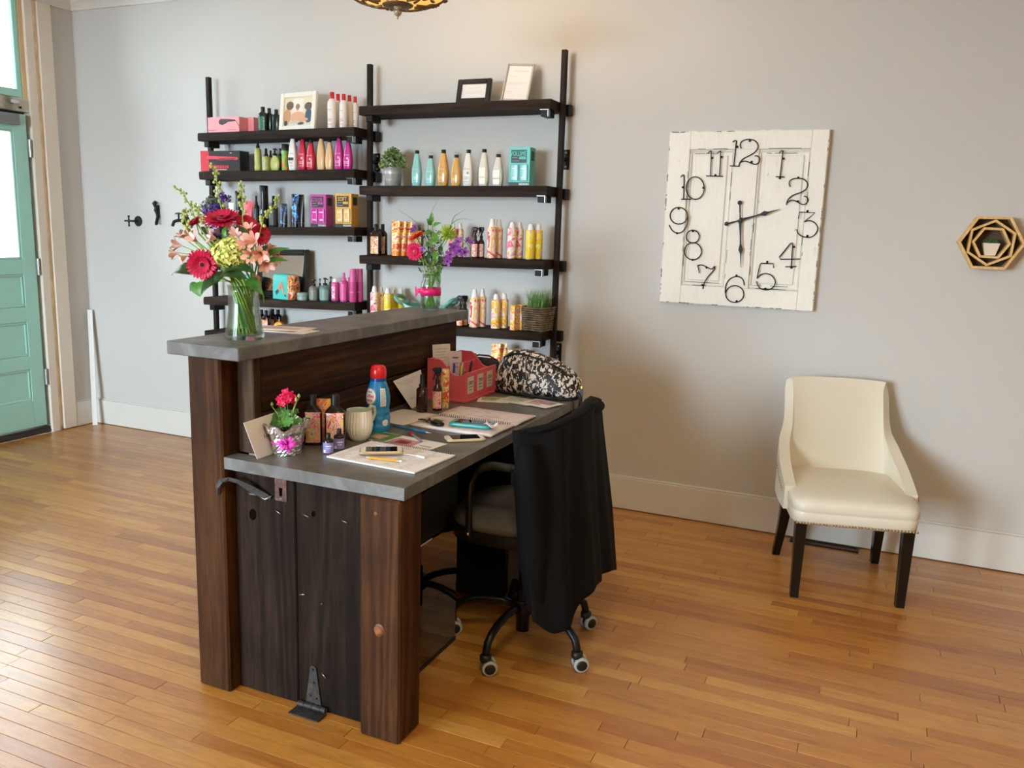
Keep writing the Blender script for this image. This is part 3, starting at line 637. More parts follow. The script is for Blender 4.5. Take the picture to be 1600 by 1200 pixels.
# ---- jacket hung over the chair back
def jacket():
    rg = random.Random(5)
    M_CL = P('#0b0b0d', 0.85, spec=0.2, bump=0.3, bscale=400)
    t = thing('jacket', 'black garment draped over the back of the office chair', 'jacket', (-0.88, 2.6, 0.3))
    nu, nv = 44, 30
    # outer fall, u runs along the chair back from the near end (y small) to the far end, v from the top edge down to the hem
    def hem(u):
        ks = ((0, 0.24), (0.08, 0.185), (0.16, 0.19), (0.28, 0.265), (0.40, 0.285), (0.8, 0.25), (1.0, 0.205))
        for (a, za), (b_, zb) in zip(ks, ks[1:]):
            if u <= b_: return za+(zb-za)*(u-a)/(b_-a)
        return ks[-1][1]
    def outer(u, v):
        y0 = 2.325+0.535*u; bulge = 0.045*(1-(2*u-1)**2)
        top = 0.845+0.012*u-0.008*max(0, 0.14-u)/0.14
        z = top+(hem(u)-top)*v
        fold = (0.012*math.sin(u*13+0.8+v*1.6)+0.005*math.sin(u*29+2.1+v*2.0))*(0.15+0.85*min(1, v*1.6))
        x = -0.885+bulge*0.7+0.075*v**1.3+fold
        if u < 0.16: x -= (0.16-u)/0.16*0.115*(0.75+0.25*(1-v))
        y = y0+0.022*math.sin(v*3)*(u-0.2)+0.07*v*(u-0.5)*0.9
        return (x+0.88, y-2.6, z-0.3)
    mb = MB(); mb.surf(outer, nu, nv)
    o = obj('back_drape', mb, M_CL, t); solidify(o, 0.006)
    def inner(u, v):
        y0 = 2.335+0.52*u; bulge = 0.04*(1-(2*u-1)**2)
        a = min(1, v*4)
        top = 0.845+0.012*u-0.008*max(0, 0.14-u)/0.14
        x = -0.885+bulge*0.7-0.058*math.sin(a*math.pi/2)-(0.085 if u < 0.14 else 0)*max(0, (0.14-u)/0.14)*0.5
        z = top+0.006*math.sin(a*math.pi)-0.16*max(0, v-0.12)
        return (x+0.88, y0-2.6, z-0.3)
    mb = MB(); mb.surf(inner, 30, 10); o = obj('front_flap', mb, M_CL, t); solidify(o, 0.006)
    # collar roll at the far top corner
    mb = MB(); mb.loft([(0.014, 0.012, 0), (0.026, 0.020, 0.03), (0.03, 0.024, 0.10), (0.028, 0.022, 0.17), (0.012, 0.01, 0.20)], 16, T=Matrix.Translation((-0.005, 0.06, 0.538)) @ Matrix.Rotation(R(-90), 4, 'X'))
    obj('collar', mb, M_CL, t)
    # sleeve hanging at the near side
    def slv(k):
        return None
    pts = [Vector((-0.955, 2.345, 0.79)), Vector((-0.945, 2.325, 0.70)), Vector((-0.93, 2.325, 0.58)), Vector((-0.92, 2.335, 0.42)), Vector((-0.90, 2.35, 0.26))]
    mb = MB(); mb.tube([p-Vector((-0.88, 2.6, 0.3)) for p in pts], [0.03, 0.042, 0.044, 0.042, 0.036], 14); obj('sleeve', mb, M_CL, t)
jacket()

# ---- cream accent chair
def accent_chair():
    t = thing('accent_chair', 'cream leather accent chair with black legs and nailhead trim before the back wall at right', 'chair', (-0.05, 3.72, 0), R(13.6))
    M_L = P('#e2dac8', 0.38, spec=0.5, bump=0.10, bscale=45); M_LEG = P('#0e0c0b', 0.25)
    # local: x right (as seen), y back; front at y=-0.25
    def leg(x, y, dx, dy, top, w0, w1):
        mb = MB(); V = []
        for z, w_, ox, oy in ((0, w1, dx, dy), (top*0.5, (w0+w1)/2, dx*0.4, dy*0.4), (top, w0, 0, 0)):
            V += [(x+ox-w_, y+oy-w_, z), (x+ox+w_, y+oy-w_, z), (x+ox+w_, y+oy+w_, z), (x+ox-w_, y+oy+w_, z)]
        F = [(0, 1, 2, 3)[::-1], (8, 9, 10, 11)]+[(j*4+i, j*4+(i+1) % 4, j*4+4+(i+1) % 4, j*4+4+i) for j in (0, 1) for i in range(4)]
        mb.add(V, F); obj('leg', mb, M_LEG, t)
    leg(-0.205, -0.225, 0, 0, 0.335, 0.022, 0.016); leg(0.205, -0.225, 0, 0, 0.335, 0.022, 0.016)
    leg(-0.20, 0.16, -0.018, 0.085, 0.335, 0.024, 0.016); leg(0.20, 0.16, 0.018, 0.085, 0.335, 0.024, 0.016)
    mb = MB(); mb.loft([(0.236, 0.260, 0.322, 9), (0.243, 0.267, 0.327, 9), (0.246, 0.270, 0.372, 9), (0.2445, 0.2685, 0.375, 9), (0.248, 0.272, 0.379, 8.5), (0.249, 0.273, 0.408, 8), (0.244, 0.266, 0.422, 7), (0.228, 0.248, 0.432, 6), (0.18, 0.20, 0.440, 4.5), (0.10, 0.11, 0.446, 3), (0.002, 0.002, 0.448)], 56); obj('seat', mb, M_L, t)
    # wrap-round back: u from the left arm tip round the back to the right arm tip
    def back(u, v):
        s_ = 2*u-1; a = abs(s_); sg = math.copysign(1, s_)
        if a < 0.55: x = 0.205*sg*(a/0.55); y = 0.235-0.02*(a/0.55)**3
        elif a < 0.72: f = (a-0.55)/0.17; x = sg*(0.205+0.033*math.sin(f*math.pi/2)); y = 0.215-0.055*(1-math.cos(f*math.pi/2))-0.01*f
        else: f = (a-0.72)/0.28; x = sg*(0.238+0.004*math.sin(f*math.pi)); y = 0.15-0.26*f
        if a < 0.54: top = 0.815+0.006*(1-(a/0.54)**2)
        elif a < 0.63: f = (a-0.54)/0.09; f = f*f*(3-2*f); top = 0.815+(0.60-0.815)*f
        else: f = (a-0.63)/0.37; top = 0.60-0.165*f**0.75
        z = 0.335+(top-0.335)*v
        lean = 0.145*max(0, (z-0.42)/0.4)**1.15
        inw = max(0, (z-0.5)/0.32)
        if a >= 0.55: y = y+lean*(1-0.4*min(1, (a-0.55)/0.3)); x = x-sg*0.028*min(1, inw)
        else: y = y+lean; x = x*(1-0.028*min(1, inw)/0.23)
        x += sg*0.035*max(0, (z-0.62)/0.2)**1.2*min(1, a/0.5)
        return (x, y, z)
    mb = MB(); mb.surf(back, 110, 18); o = obj('backrest', mb, M_L, t); solidify(o, 0.046, 0.0); subsurf(o, 1)
    bv = o.modifiers.new('soft', 'BEVEL'); bv.width = 0.0215; bv.segments = 4; bv.limit_method = 'ANGLE'; bv.angle_limit = R(50); o.modifiers.move(2, 1)
    mb = MB()
    def stud(x, y, z, rot): mb.lathe([(0.0052, 0), (0.0045, 0.002), (0.002, 0.0036), (0.0003, 0.004)], 8, T=TR((x, y, z), rot))
    for k in range(38): stud(-0.226+k*0.452/37, -0.269, 0.331, (R(90), 0, 0))
    for sg in (-1, 1):
        for k in range(12):
            f = k/11; p = back(0.5+sg*0.5*(0.80+0.19*f), 0.93); stud(p[0]+sg*0.030, p[1], p[2]-0.02, (0, R(90*sg), 0))
    o = obj('nailhead_trim', mb, P('#b09a78', 0.3, 0.9), t); o['kind'] = 'stuff'
accent_chair()
# ---- floor vent
fv = thing('floor_vent', 'black metal floor vent at the baseboard behind the cream chair', 'vent', (-0.12, 4.13, 0))
mb = MB(); L_, W_ = 0.155, 0.032
for a in ((-L_, L_, -W_, -W_+0.012), (-L_, L_, W_-0.012, W_), (-L_, -L_+0.012, -W_+0.012, W_-0.012), (L_-0.012, L_, -W_+0.012, W_-0.012)): mb.box(a[0], a[1], a[2], a[3], 0.0008, 0.0075, 0, 0.001)
obj('frame', mb, P('#121110', 0.4, 0.3), fv)
for k in range(19):
    mb = MB(); x = -L_+0.02+k*0.0150; mb.box(x, x+0.004, -W_+0.012, W_-0.012, 0.0008, 0.005); obj('slat', mb, M_BLACK, fv)

# ================================================================== things on the walls
def clock():
    yb, yf = 4.190, 4.155
    t = thing('wall_clock', 'large wall clock made from a distressed white door panel with wire numerals', 'clock', (-0.64, yb, 1.52))
    def ck(name, mb, mat, parent=t, label=None):
        for i, p in enumerate(mb.v): mb.v[i] = (p[0]+0.64, p[1]-yb, p[2]-1.52)
        return obj(name, mb, mat, parent, label=label)
    m, N, L, b = newmat('distressed_white_paint'); tc = N.new('ShaderNodeTexCoord'); mp = N.new('ShaderNodeMapping'); mp.inputs['Scale'].default_value = (2.6, 1, 0.5)
    n = N.new('ShaderNodeTexNoise'); n.inputs['Scale'].default_value = 26; n.inputs['Detail'].default_value = 7; n.inputs['Roughness'].default_value = 0.7
    L.new(tc.outputs['Object'], mp.inputs[0]); L.new(mp.outputs[0], n.inputs['Vector'])
    r = ramp(N, [(0.28, '#5d5046'), (0.315, '#cdc6ba'), (0.36, '#eeeae0'), (0.7, '#f3f0e7')]); L.new(n.outputs['Fac'], r.inputs[0]); L.new(r.outputs[0], b.inputs[0]); b.inputs['Roughness'].default_value = 0.55
    MW = m; MCH = mottled('chipped_edge', [(0.47, '#4a3d33'), (0.56, '#efebe1')], 55, 0.6, 0.2)
    x0, x1, z0, z1 = -1.006, -0.273, 1.115, 1.940
    def CKp(cx, cy, y=None):                              # a point seen at a spot of the clock, on its front
        return onY(1020+cx/3.75, 180+cy/3.75, y if y is not None else yf-0.006)
    rg = random.Random(3); mb = MB()
    # ragged outline slab
    n = 40; poly = []
    for (ax, az, bx, bz) in ((x0, z0, x1, z0), (x1, z0, x1, z1), (x1, z1, x0, z1), (x0, z1, x0, z0)):
        for k in range(n):
            u = k/n; poly.append((ax+(bx-ax)*u+rg.uniform(-1, 1)*0.0016, az+(bz-az)*u+rg.uniform(-1, 1)*0.0022))
    mb = MB(); V = [(a, yf+0.014, c) for a, c in poly]+[(a, yb, c) for a, c in poly]; k = len(poly)
    mb.add(V, [tuple(range(k)), tuple(range(k, 2*k))[::-1]]+[(i, k+i, k+(i+1) % k, (i+1) % k) for i in range(k)]); ck('panel_board', mb, MW)
    # rails and stiles standing proud, two sunk fields
    lx0, lx1, rx0, rx1 = CKp(190, 600).x, CKp(445, 600).x, CKp(590, 600).x, CKp(890, 600).x
    zt, zl = CKp(400, 200).z, CKp(400, 1008).z
    for a, b_, c, d in ((x0+0.002, lx0, z0+0.002, z1-0.002), (lx1, rx0, zl, zt), (rx1, x1-0.002, z0+0.002, z1-0.002)):
        mb = MB(); mb.box(a, b_, yf, yf+0.0145, c, d, 0, 0.0025); ck('stile', mb, MW)
    for c, d in ((z0+0.002, zl), (zt, z1-0.002)):
        mb = MB(); mb.box(lx0+0.0005, rx1-0.0005, yf, yf+0.0145, c, d, 0, 0.0025); ck('rail', mb, MW)
    for a, b_ in ((lx0, lx1), (rx0, rx1)):
        mb = MB(); q = 0.013
        for (e0, e1, c, d) in ((a, b_, zl, zl+q), (a, b_, zt-q, zt), (a, a+q, zl+q, zt-q), (b_-q, b_, zl+q, zt-q)): mb.box(e0+0.001, e1-0.001, yf+0.004, yf+0.0145, c+0.001, d-0.001, 0, 0.005)
        ck('moulding', mb, MW)
        mb = MB(); mb.box(a+0.026, b_-0.026, yf+0.006, yf+0.0145, zl+0.026, zt-0.026, 0, 0.006); ck('raised_field', mb, MW)
        mb = MB()                                        # bare wood showing along the worn arrises
        for _ in range(34):
            s_ = rg.choice(('t', 'l', 'r', 'b')); ln = rg.uniform(0.01, 0.07)
            if s_ in 'tb':
                x = rg.uniform(a+0.01, b_-0.08); z = (zt if s_ == 't' else zl)+rg.choice((0.003, -0.018 if s_ == 't' else 0.018)); yy = yf-0.0003 if (z > zt or z < zl) else yf+0.0035; mb.box(x, x+ln, yy, yy+0.0003, z-0.0014, z+0.001)
            else:
                z = rg.uniform(zl+0.02, zt-0.09); x = (a if s_ == 'l' else b_)+rg.choice((0.003, -0.003)); inside = (x > a and x < b_); yy = yf+0.0035 if inside else yf-0.0003; mb.box(x-0.0011, x+0.0011, yy, yy+0.0003, z, z+ln)
        ck('worn_edge', mb, P('#57493d', 0.7))
    mb = MB()
    for _ in range(34):
        s_ = rg.choice('tblr'); ln = rg.uniform(0.012, 0.06)
        if s_ in 'tb': x = rg.uniform(x0+0.01, x1-0.07); z = z1-0.004 if s_ == 't' else z0+0.004; mb.box(x, x+ln, yf-0.0004, yf+0.002, z-0.0018, z+0.0018)
        else: z = rg.uniform(z0+0.01, z1-0.07); x = x0+0.004 if s_ == 'l' else x1-0.004; mb.box(x-0.0018, x+0.0018, yf-0.0004, yf+0.002, z, z+ln)
    ck('chipped_edge', mb, MCH)
    MI = P('#17130f', 0.5, 0.3)
    def arc(cx, cy, rx, ry, a0=0, a1=360, n=28): return [(cx+rx*math.cos(R(a0+(a1-a0)*i/n)), cy+ry*math.sin(R(a0+(a1-a0)*i/n))) for i in range(n+1)]
    def smooth(pts, k=4):
        out = []; n = len(pts)
        for i in range(n-1):
            p0, p1, p2, p3 = pts[max(i-1, 0)], pts[i], pts[i+1], pts[min(i+2, n-1)]
            for j in range(k):
                t_ = j/k; out.append(tuple(0.5*((2*p1[d])+(-p0[d]+p2[d])*t_+(2*p0[d]-5*p1[d]+4*p2[d]-p3[d])*t_*t_+(-p0[d]+3*p1[d]-3*p2[d]+p3[d])*t_**3) for d in (0, 1)))
        return out+[pts[-1]]
    NUM = {
     '12': [[(468, 158), (480, 149), (490, 151), (488, 166), (474, 297)], 'L', [(452, 297), (508, 299)], 'S', [(518, 195), (512, 178), (517, 158), (538, 145), (568, 142), (600, 151), (617, 178), (606, 208), (575, 232), (530, 256), (510, 278), (504, 298)], [(507, 279), (530, 270), (555, 272), (580, 283), (603, 288), (621, 277), (626, 256), (615, 240), (597, 239)], 'D', (494, 185), (568, 150), (578, 273)],
     '1': [[(740, 222), (752, 210), (763, 211), (760, 235), (746, 360)], 'L', [(720, 360), (772, 362)], 'D', (765, 254), (744, 368)],
     '2': ['S', [(805, 420), (799, 404), (802, 386), (822, 373), (852, 370), (885, 376), (907, 402), (898, 432), (868, 452), (820, 470), (792, 495), (782, 526)], [(785, 514), (805, 500), (830, 500), (855, 513), (880, 524), (900, 516), (909, 497), (901, 479), (885, 475)], 'D', (852, 366), (850, 505)],
     '3': ['L', [(853, 605), (860, 568), (950, 571), (887, 625)], 'S', [(887, 625), (920, 618), (950, 632), (966, 660), (956, 692), (930, 713), (900, 716), (870, 707), (850, 690), (844, 668)], 'D', (906, 562), (905, 708)],
     '4': ['L', [(862, 843), (747, 844), (741, 832), (806, 752), (815, 748), (820, 760), (810, 890)], [(777, 888), (840, 887)], 'D', (827, 772), (811, 893)],
     '5': ['L', [(708, 895), (705, 870), (633, 868), (627, 876), (610, 957)], 'S', [(610, 957), (630, 936), (660, 928), (695, 939), (717, 970), (711, 1000), (690, 1018), (660, 1024), (630, 1015), (613, 992), (608, 972)], 'D', (670, 860), (659, 1017)],
     '6': ['S', [(536, 998), (530, 968), (515, 951), (490, 945), (455, 957), (430, 992), (424, 1040)], arc(480, 1048, 53, 49), 'D', (489, 940), (490, 1090)],
     '7': ['S', [(273, 925), (268, 900), (262, 880)], [(262, 880), (290, 878), (320, 893), (345, 901), (362, 886), (358, 906), (322, 948), (302, 983), (292, 1018)], 'D', (314, 893), (289, 995)],
     '8': [arc(234, 711, 38, 38), arc(235, 797, 50, 50), 'D', (234, 679), (232, 848)],
     '9': [arc(152, 589, 51, 49), 'S', [(203, 585), (205, 615), (196, 650), (172, 683), (140, 690), (112, 673), (95, 642)], 'D', (150, 547), (141, 691)],
     '10': [[(163, 362), (177, 350), (183, 366), (180, 492)], 'L', [(167, 492), (222, 492)], arc(248, 427, 53, 66), 'D', (175, 422), (295, 425)],
     '11': [[(322, 225), (335, 213), (342, 222), (338, 355)], [(377, 225), (390, 213), (397, 224), (391, 355)], 'L', [(312, 356), (411, 358)], 'D', (347, 250), (402, 245), (366, 351)]}
    for key, segs in NUM.items():
        mb = MB(); mode = 'S'; pins = []
        for sg in segs:
            if isinstance(sg, str): mode = sg; continue
            if mode == 'D': pins.append(sg); continue
            pts = sg if (mode == 'L' or len(sg) > 20) else smooth(sg, 4)
            mb.tube([CKp(a, c) for a, c in pts], 0.0026, 6)
        o = ck('numeral', mb, MI)
        for a, c in pins:
            mb = MB(); q = CKp(a, c, yf-0.008); mb.lathe([(0.0055, 0), (0.0045, 0.003), (0.001, 0.0045)], 10, T=TR((q.x, yf-0.005, q.z), (R(90), 0, 0))); mb.cyl((q.x, yf-0.005, q.z), (q.x, yf, q.z), 0.002, n=6); ck('pin', mb, MI, o)
    def hand(c0, c1, c2, w_):                             # pivot, tip, tail disc
        a, tip, tail = CKp(*c0, yf-0.02), CKp(*c1, yf-0.02), CKp(*c2, yf-0.02); mb = MB()
        d = (tip-a); L_ = d.length; d.normalize(); s_ = Vector((-d.z, 0, d.x))
        prof = [(0, 0.004), (0.03, 0.0075), (0.08, 0.0045), (0.35, 0.0026), (0.5, 0.0030), (0.56, 0.0055), (0.62, 0.0085), (0.68, 0.0045), (0.72, 0.0025), (1.0, 0.0008)]
        V = []
        for u, q in prof:
            for sg in (1, -1):
                for yy in (-0.0015, 0.0015): V.append(a+d*(u*L_)+s_*sg*q*w_+Vector((0, yy, 0)))
        F = []
        for i in range(len(prof)-1):
            k = i*4; F += [(k, k+2, k+6, k+4), (k+1, k+5, k+7, k+3), (k, k+4, k+5, k+1), (k+2, k+3, k+7, k+6)]
        F += [(0, 1, 3, 2)]; mb.add(V, F)
        mb.tube([a, a+(tail-a)*0.35, a+(tail-a)*0.5, tail], [0.004, 0.0026, 0.0034, 0.003], 8)
        mb.lathe([(0.0095, 0), (0.0105, 0.001), (0.0105, 0.003), (0.0095, 0.004)], 16, T=TR((tail.x, tail.y+0.002, tail.z), (R(90), 0, 0))); return mb
    ck('clock_hand', hand((512, 615), (746, 550), (432, 637), 1.35), MI); ck('clock_hand', hand((512, 615), (516, 892), (510, 513), 1.25), MI)
    a = CKp(512, 615, yf-0.02); mb = MB(); mb.cyl((a.x, yf, a.z), (a.x, yf-0.028, a.z), 0.007, n=14); hb = ck('hub', mb, MI)
    mb = MB(); mb.lathe([(0.0022, 0), (0.0005, 0.0015)], 8, T=TR((a.x, yf-0.028, a.z), (R(90), 0, 0))); ck('hub_nut', mb, M_CHROME, hb)
clock()

def hex_shelf():
    c = Vector((0.414, 4.192, 1.457)); t = thing('hexagon_shelf', 'pale wood wall shelf of three nested hexagons at the right', 'shelf', c)
    MP = wood('pale_pine', '#c99f63', '#dcb578', '#e6c48c', 'z', 14, 0.5, 0.1, 0.2)
    def hexframe(name, Rr, rot, d0, d1, th):
        for k in range(6):
            a0, a1 = R(rot+60*k), R(rot+60*k+60); r2 = Rr-th/math.cos(R(30))
            V = [(r_*math.cos(a), y, r_*math.sin(a)) for y in (-d0, -d1) for r_, a in ((Rr, a0), (Rr, a1), (r2, a1), (r2, a0))]
            mb = MB(); mb.add(V, [(0, 1, 2, 3), (7, 6, 5, 4), (0, 4, 5, 1), (1, 5, 6, 2), (2, 6, 7, 3), (3, 7, 4, 0)]); obj(name, mb, MP, t)
    hexframe('outer_slat', 0.1265, 0, 0.001, 0.088, 0.0105); hexframe('middle_slat', 0.0985, 26, 0.008, 0.086, 0.0095); hexframe('inner_slat', 0.0735, -2, 0.008, 0.088, 0.0095)
    mb = MB(); mb.prism([(0.122*math.cos(R(60*k)), 0.122*math.sin(R(60*k))) for k in range(6)], 0.0, 0.007, T=Matrix.Rotation(R(90), 4, 'X')); obj('back_panel', mb, P('#5d4a3a', 0.7), t)
    zb = c.z-0.0735*math.cos(R(30))+0.0107
    p = thing('succulent_pot', 'small square white pot with a green succulent inside the hexagon shelf', 'plant', (c.x+0.002, c.y-0.052, zb))
    mb = MB(); V = []
    for z, w_ in ((0, 0.020), (0.052, 0.032), (0.052, 0.029), (0.044, 0.028)):
        V += [(-w_, -w_, z), (w_, -w_, z), (w_, w_, z), (-w_, w_, z)]
    mb.add(V, [(3, 2, 1, 0)]+[(j*4+i, j*4+(i+1) % 4, j*4+4+(i+1) % 4, j*4+4+i) for j in range(3) for i in range(4)]+[(12, 13, 14, 15)]); obj('pot', mb, P('#e8dccb', 0.35), p)
    rg = random.Random(4); mb = MB()
    for k in range(30):
        a = k*2.4; r_ = 0.004+0.026*(k/30); el = 1.25-0.75*k/30; ln = 0.026
        b0 = Vector((r_*0.5*math.cos(a), r_*0.5*math.sin(a), 0.047)); dd = Vector((math.cos(a)*math.cos(el), math.sin(a)*math.cos(el), math.sin(el)))
        mb.tube([b0, b0+dd*ln*0.5, b0+dd*ln], [0.0025, 0.0045, 0.0008], 6)
    o = obj('succulent', mb, P('#3f6a3d', 0.5, var=0.3, vscale=40), p); o['kind'] = 'stuff'
hex_shelf()

def ceiling_lamp():
    cx, cy = -1.832, 3.0
    t = thing('ceiling_lamp', 'hanging bowl lamp with bronze scrollwork over amber glass and an acorn finial', 'lamp', (cx, cy, 2.83))
    def lp(name, mb, mat, parent=t, label=None, kind=None):
        for i, p in enumerate(mb.v): mb.v[i] = (p[0], p[1], p[2]-2.83)
        return obj(name, mb, mat, parent, kind, label)
    MB_ = P('#7d6548', 0.45, 0.7, bump=0.3); MAN = P('#b0a086', 0.45, 0.5)
    prof = [(0.05, 2.298), (0.10, 2.302), (0.14, 2.309), (0.175, 2.320), (0.205, 2.340), (0.228, 2.368), (0.24, 2.40)]
    mb = MB(); mb.lathe([(r_-0.004, z+0.005) for r_, z in prof], 48, caps=False); lp('glass_bowl', mb, P('#ffcf6e', 0.4, emis=0.5))
    def onb(u): 
        u = max(0, min(0.999, u))*(len(prof)-1); i = int(u); f = u-i
        return prof[i][0]+(prof[i+1][0]-prof[i][0])*f, prof[i][1]+(prof[i+1][1]-prof[i][1])*f
    mb = MB()
    def scroll(a, flip):
        pts = []
        for k in range(22):
            s_ = k/21; u = 0.08+0.85*s_; aa = a+flip*(0.24*math.sin(s_*math.pi*2.0))
            r_, z = onb(u); pts.append((r_*math.cos(aa), r_*math.sin(aa), z-0.001))
        mb.tube(pts, 0.0048, 6)
        for u0, da in ((0.28, 0.20), (0.55, -0.22), (0.75, 0.16)):
            pts = []
            for k in range(14):
                s_ = k/13; ang = s_*4.6; rad = 0.022*(1-s_*0.75); r_, z = onb(u0+rad*math.sin(ang)*5)
                aa = a+flip*(da*0.6+rad*math.cos(ang)/max(r_, 0.05)); pts.append((r_*math.cos(aa), r_*math.sin(aa), z-0.001))
            mb.tube(pts, 0.0036, 6)
            r_, z = onb(u0+0.05); mb.lathe([(0.009, 0), (0.007, 0.003), (0.001, 0.005)], 8, T=TR((r_*math.cos(a-flip*da), r_*math.sin(a-flip*da), z+0.001), (math.pi, 0, 0)))
    for k in range(12): scroll(k*math.pi/6, 1 if k % 2 else -1)
    lp('scrollwork', mb, MB_)
    mb = MB(); mb.lathe([(0.242, 2.392), (0.25, 2.395), (0.25, 2.415), (0.238, 2.42), (0.232, 2.41)], 48, caps=False); lp('rim', mb, MB_)
    mb = MB(); mb.lathe([(0.004, 2.289), (0.03, 2.289), (0.058, 2.293), (0.061, 2.297), (0.05, 2.302)], 32); lp('bottom_plate', mb, P('#77634c', 0.5, 0.5))
    mb = MB(); mb.lathe([(0.001, 2.244), (0.004, 2.246), (0.003, 2.251), (0.005, 2.255), (0.014, 2.262), (0.017, 2.271), (0.014, 2.279), (0.008, 2.282), (0.014, 2.285), (0.016, 2.289)], 20); lp('finial', mb, MAN)
    mb = MB()
    for k in range(3):
        a = k*2*math.pi/3; mb.tube([(0.243*math.cos(a), 0.243*math.sin(a), 2.415), (0.02*math.cos(a), 0.02*math.sin(a), 2.78)], 0.004, 6)
    lp('hanging_rods', mb, MB_)
    mb = MB(); mb.lathe([(0.025, 2.77), (0.07, 2.80), (0.075, 2.829)], 24); lp('canopy', mb, MB_)
    pl = bpy.data.lights.new('lamp_bulb', 'POINT'); pl.energy = 14; pl.color = (1.0, 0.80, 0.55); pl.shadow_soft_size = 0.05
    po = bpy.data.objects.new('lamp_bulb', pl); COL.objects.link(po); po.parent = t; po.location = (0, 0, -0.36)
ceiling_lamp()

# ---- hooks made of old taps, and the strip leaning in the corner
M_HK = P('#202225', 0.5, 0.3)
def hook(label, x, z, build):
    t = thing('wall_hook', label, 'hook', (x, WY, z)); mb = MB(); mb.lathe([(0.034, 0.0005), (0.034, 0.004), (0.026, 0.009), (0.012, 0.012)], 24, T=TR((0, 0, 0), (R(90), 0, 0))); obj('flange', mb, M_HK, t); build(t)
def tap_handle(t):
    mb = MB(); mb.cyl((0, -0.01, 0), (0, -0.075, 0), 0.007, n=10); obj('stem', mb, M_HK, t)
    mb = MB()
    for k in range(4):
        a = k*math.pi/2; d = Vector((math.cos(a), 0, math.sin(a))); mb.tube([Vector((0, -0.078, 0))+d*r_ for r_ in (0.0, 0.02, 0.028, 0.036)], [0.006, 0.0045, 0.0065, 0.006], 8)
    mb.lathe([(0.009, 0), (0.009, 0.012)], 12, T=TR((0, -0.072, 0), (R(90), 0, 0))); obj('cross_handle', mb, M_HK, t)
def faucet(t):
    mb = MB(); mb.tube([(0, -0.01, 0), (0, -0.07, 0), (0, -0.10, -0.008), (0, -0.115, -0.035)], [0.011, 0.011, 0.010, 0.010], 10); obj('spout', mb, M_HK, t)
    mb = MB(); mb.cyl((0, -0.06, 0.008), (0, -0.06, 0.04), 0.006, n=8); mb.tube([(-0.026, -0.06, 0.042), (0, -0.06, 0.045), (0.026, -0.06, 0.042)], [0.005, 0.006, 0.005], 8); obj('tap_handle', mb, M_HK, t)
hook('black wall hook shaped as a four-armed tap handle, nearest the door', -4.548, 1.427, tap_handle)
hook('black wall hook shaped as a faucet with T handle, beside the tall bouquet', -4.135, 1.44, faucet)
t = thing('wall_hook', 'wavy black iron wall hook between the two tap-shaped hooks', 'hook', (-4.365, WY, 1.41))
mb = MB(); pts = [Vector(p) for p in ((0.0, -0.02, 0.145), (-0.014, -0.022, 0.132), (-0.010, -0.018, 0.118), (0.004, -0.02, 0.105), (-0.006, -0.022, 0.09), (0.002, -0.018, 0.07), (0.008, -0.016, 0.05), (0.006, -0.024, 0.025), (0.012, -0.035, 0.005), (0.016, -0.045, 0.0))]
mb.tube(pts, [0.010, 0.014, 0.010, 0.014, 0.010, 0.009, 0.011, 0.010, 0.011, 0.006], 10); obj('hook_body', mb, M_HK, t)
mb = MB(); mb.box(-0.012, 0.012, -0.012, -0.001, 0.045, 0.125, 0, 0.003); obj('back_plate', mb, M_HK, t)
t = thing('metal_strip', 'white perforated strip leaning upright in the left corner', 'strip', (-4.953, 4.100, 0))
a = Vector((0, 0, 0.006)); b_ = Vector((-0.066, 0.068, 0.808)); d = (b_-a); T = Matrix.Translation(a) @ d.to_track_quat('Z', 'Y').to_matrix().to_4x4(); ln = d.length
mb = MB(); T2 = T @ Matrix.Rotation(R(0), 4, 'Z')
def strip_box(x0, x1, y0, y1, z0, z1): mb.box(x0, x1, y0, y1, z0, z1, 0, 0, T2)
strip_box(-0.016, 0.016, -0.001, 0.001, 0, ln); strip_box(-0.016, -0.014, 0.001, 0.014, 0, ln); strip_box(0.003, 0.005, -0.007, -0.001, 0, ln); obj('profile', mb, P('#e4e2de', 0.4), t)
for k in range(5):
    mb = MB(); mb.lathe([(0.003, 0), (0.003, 0.0006)], 10, T=T2 @ TR((-0.006, -0.0012, 0.05+k*0.17), (R(90), 0, 0))); obj('screw_hole', mb, P('#4a4744', 0.8), t)

# ================================================================== products on the shelves
LT = {}
PAT_Y = swirl('print_yellow_orange', ['#f3b9c0', '#f7e9d8', '#f6d24a', '#f29a35', '#f8efe2', '#f08a2c'], 17, 1.0)
PAT_P = swirl('print_pink_orange', ['#d8434a', '#f6d9d6', '#f7eadd', '#f4c04a', '#f6d9d6', '#e0555a'], 18, 4.0)
PAT_W = swirl('print_white_pink', ['#e86a8c', '#f4b7c1', '#f8f0e6', '#f7e6da', '#f6c060', '#f2a53a'], 17, 7.0)
PAT_YEL = swirl('print_bright_yellow', ['#f8f2df', '#f8e455', '#f5d41f', '#f5d41f', '#f8e455', '#f3c0c6'], 17, 2.0)
PAT_O = swirl('print_orange_slices', ['#ee6a2a', '#f4a22e', '#f7dfc4', '#f0b7c4', '#ee7a2c', '#e9e2c8'], 30, 9.0)
PAT_LBL = swirl('print_label_collage', ['#e8913c', '#f3cfc9', '#e23f67', '#f0e3d6', '#9fc2b2', '#f1b53c'], 42, 3.0)
PAT_TUBE = swirl('print_tube', ['#f39a2e', '#f6d94b', '#f5e6da', '#f08b2a', '#d8453f', '#f5c93c'], 26, 6.0)
PAT_BAG = swirl('print_retro_pouch', ['#ef7a2a', '#2f2a26', '#f0b43c', '#e3476a', '#f08b3a', '#f6d7c0'], 26, 5.0)

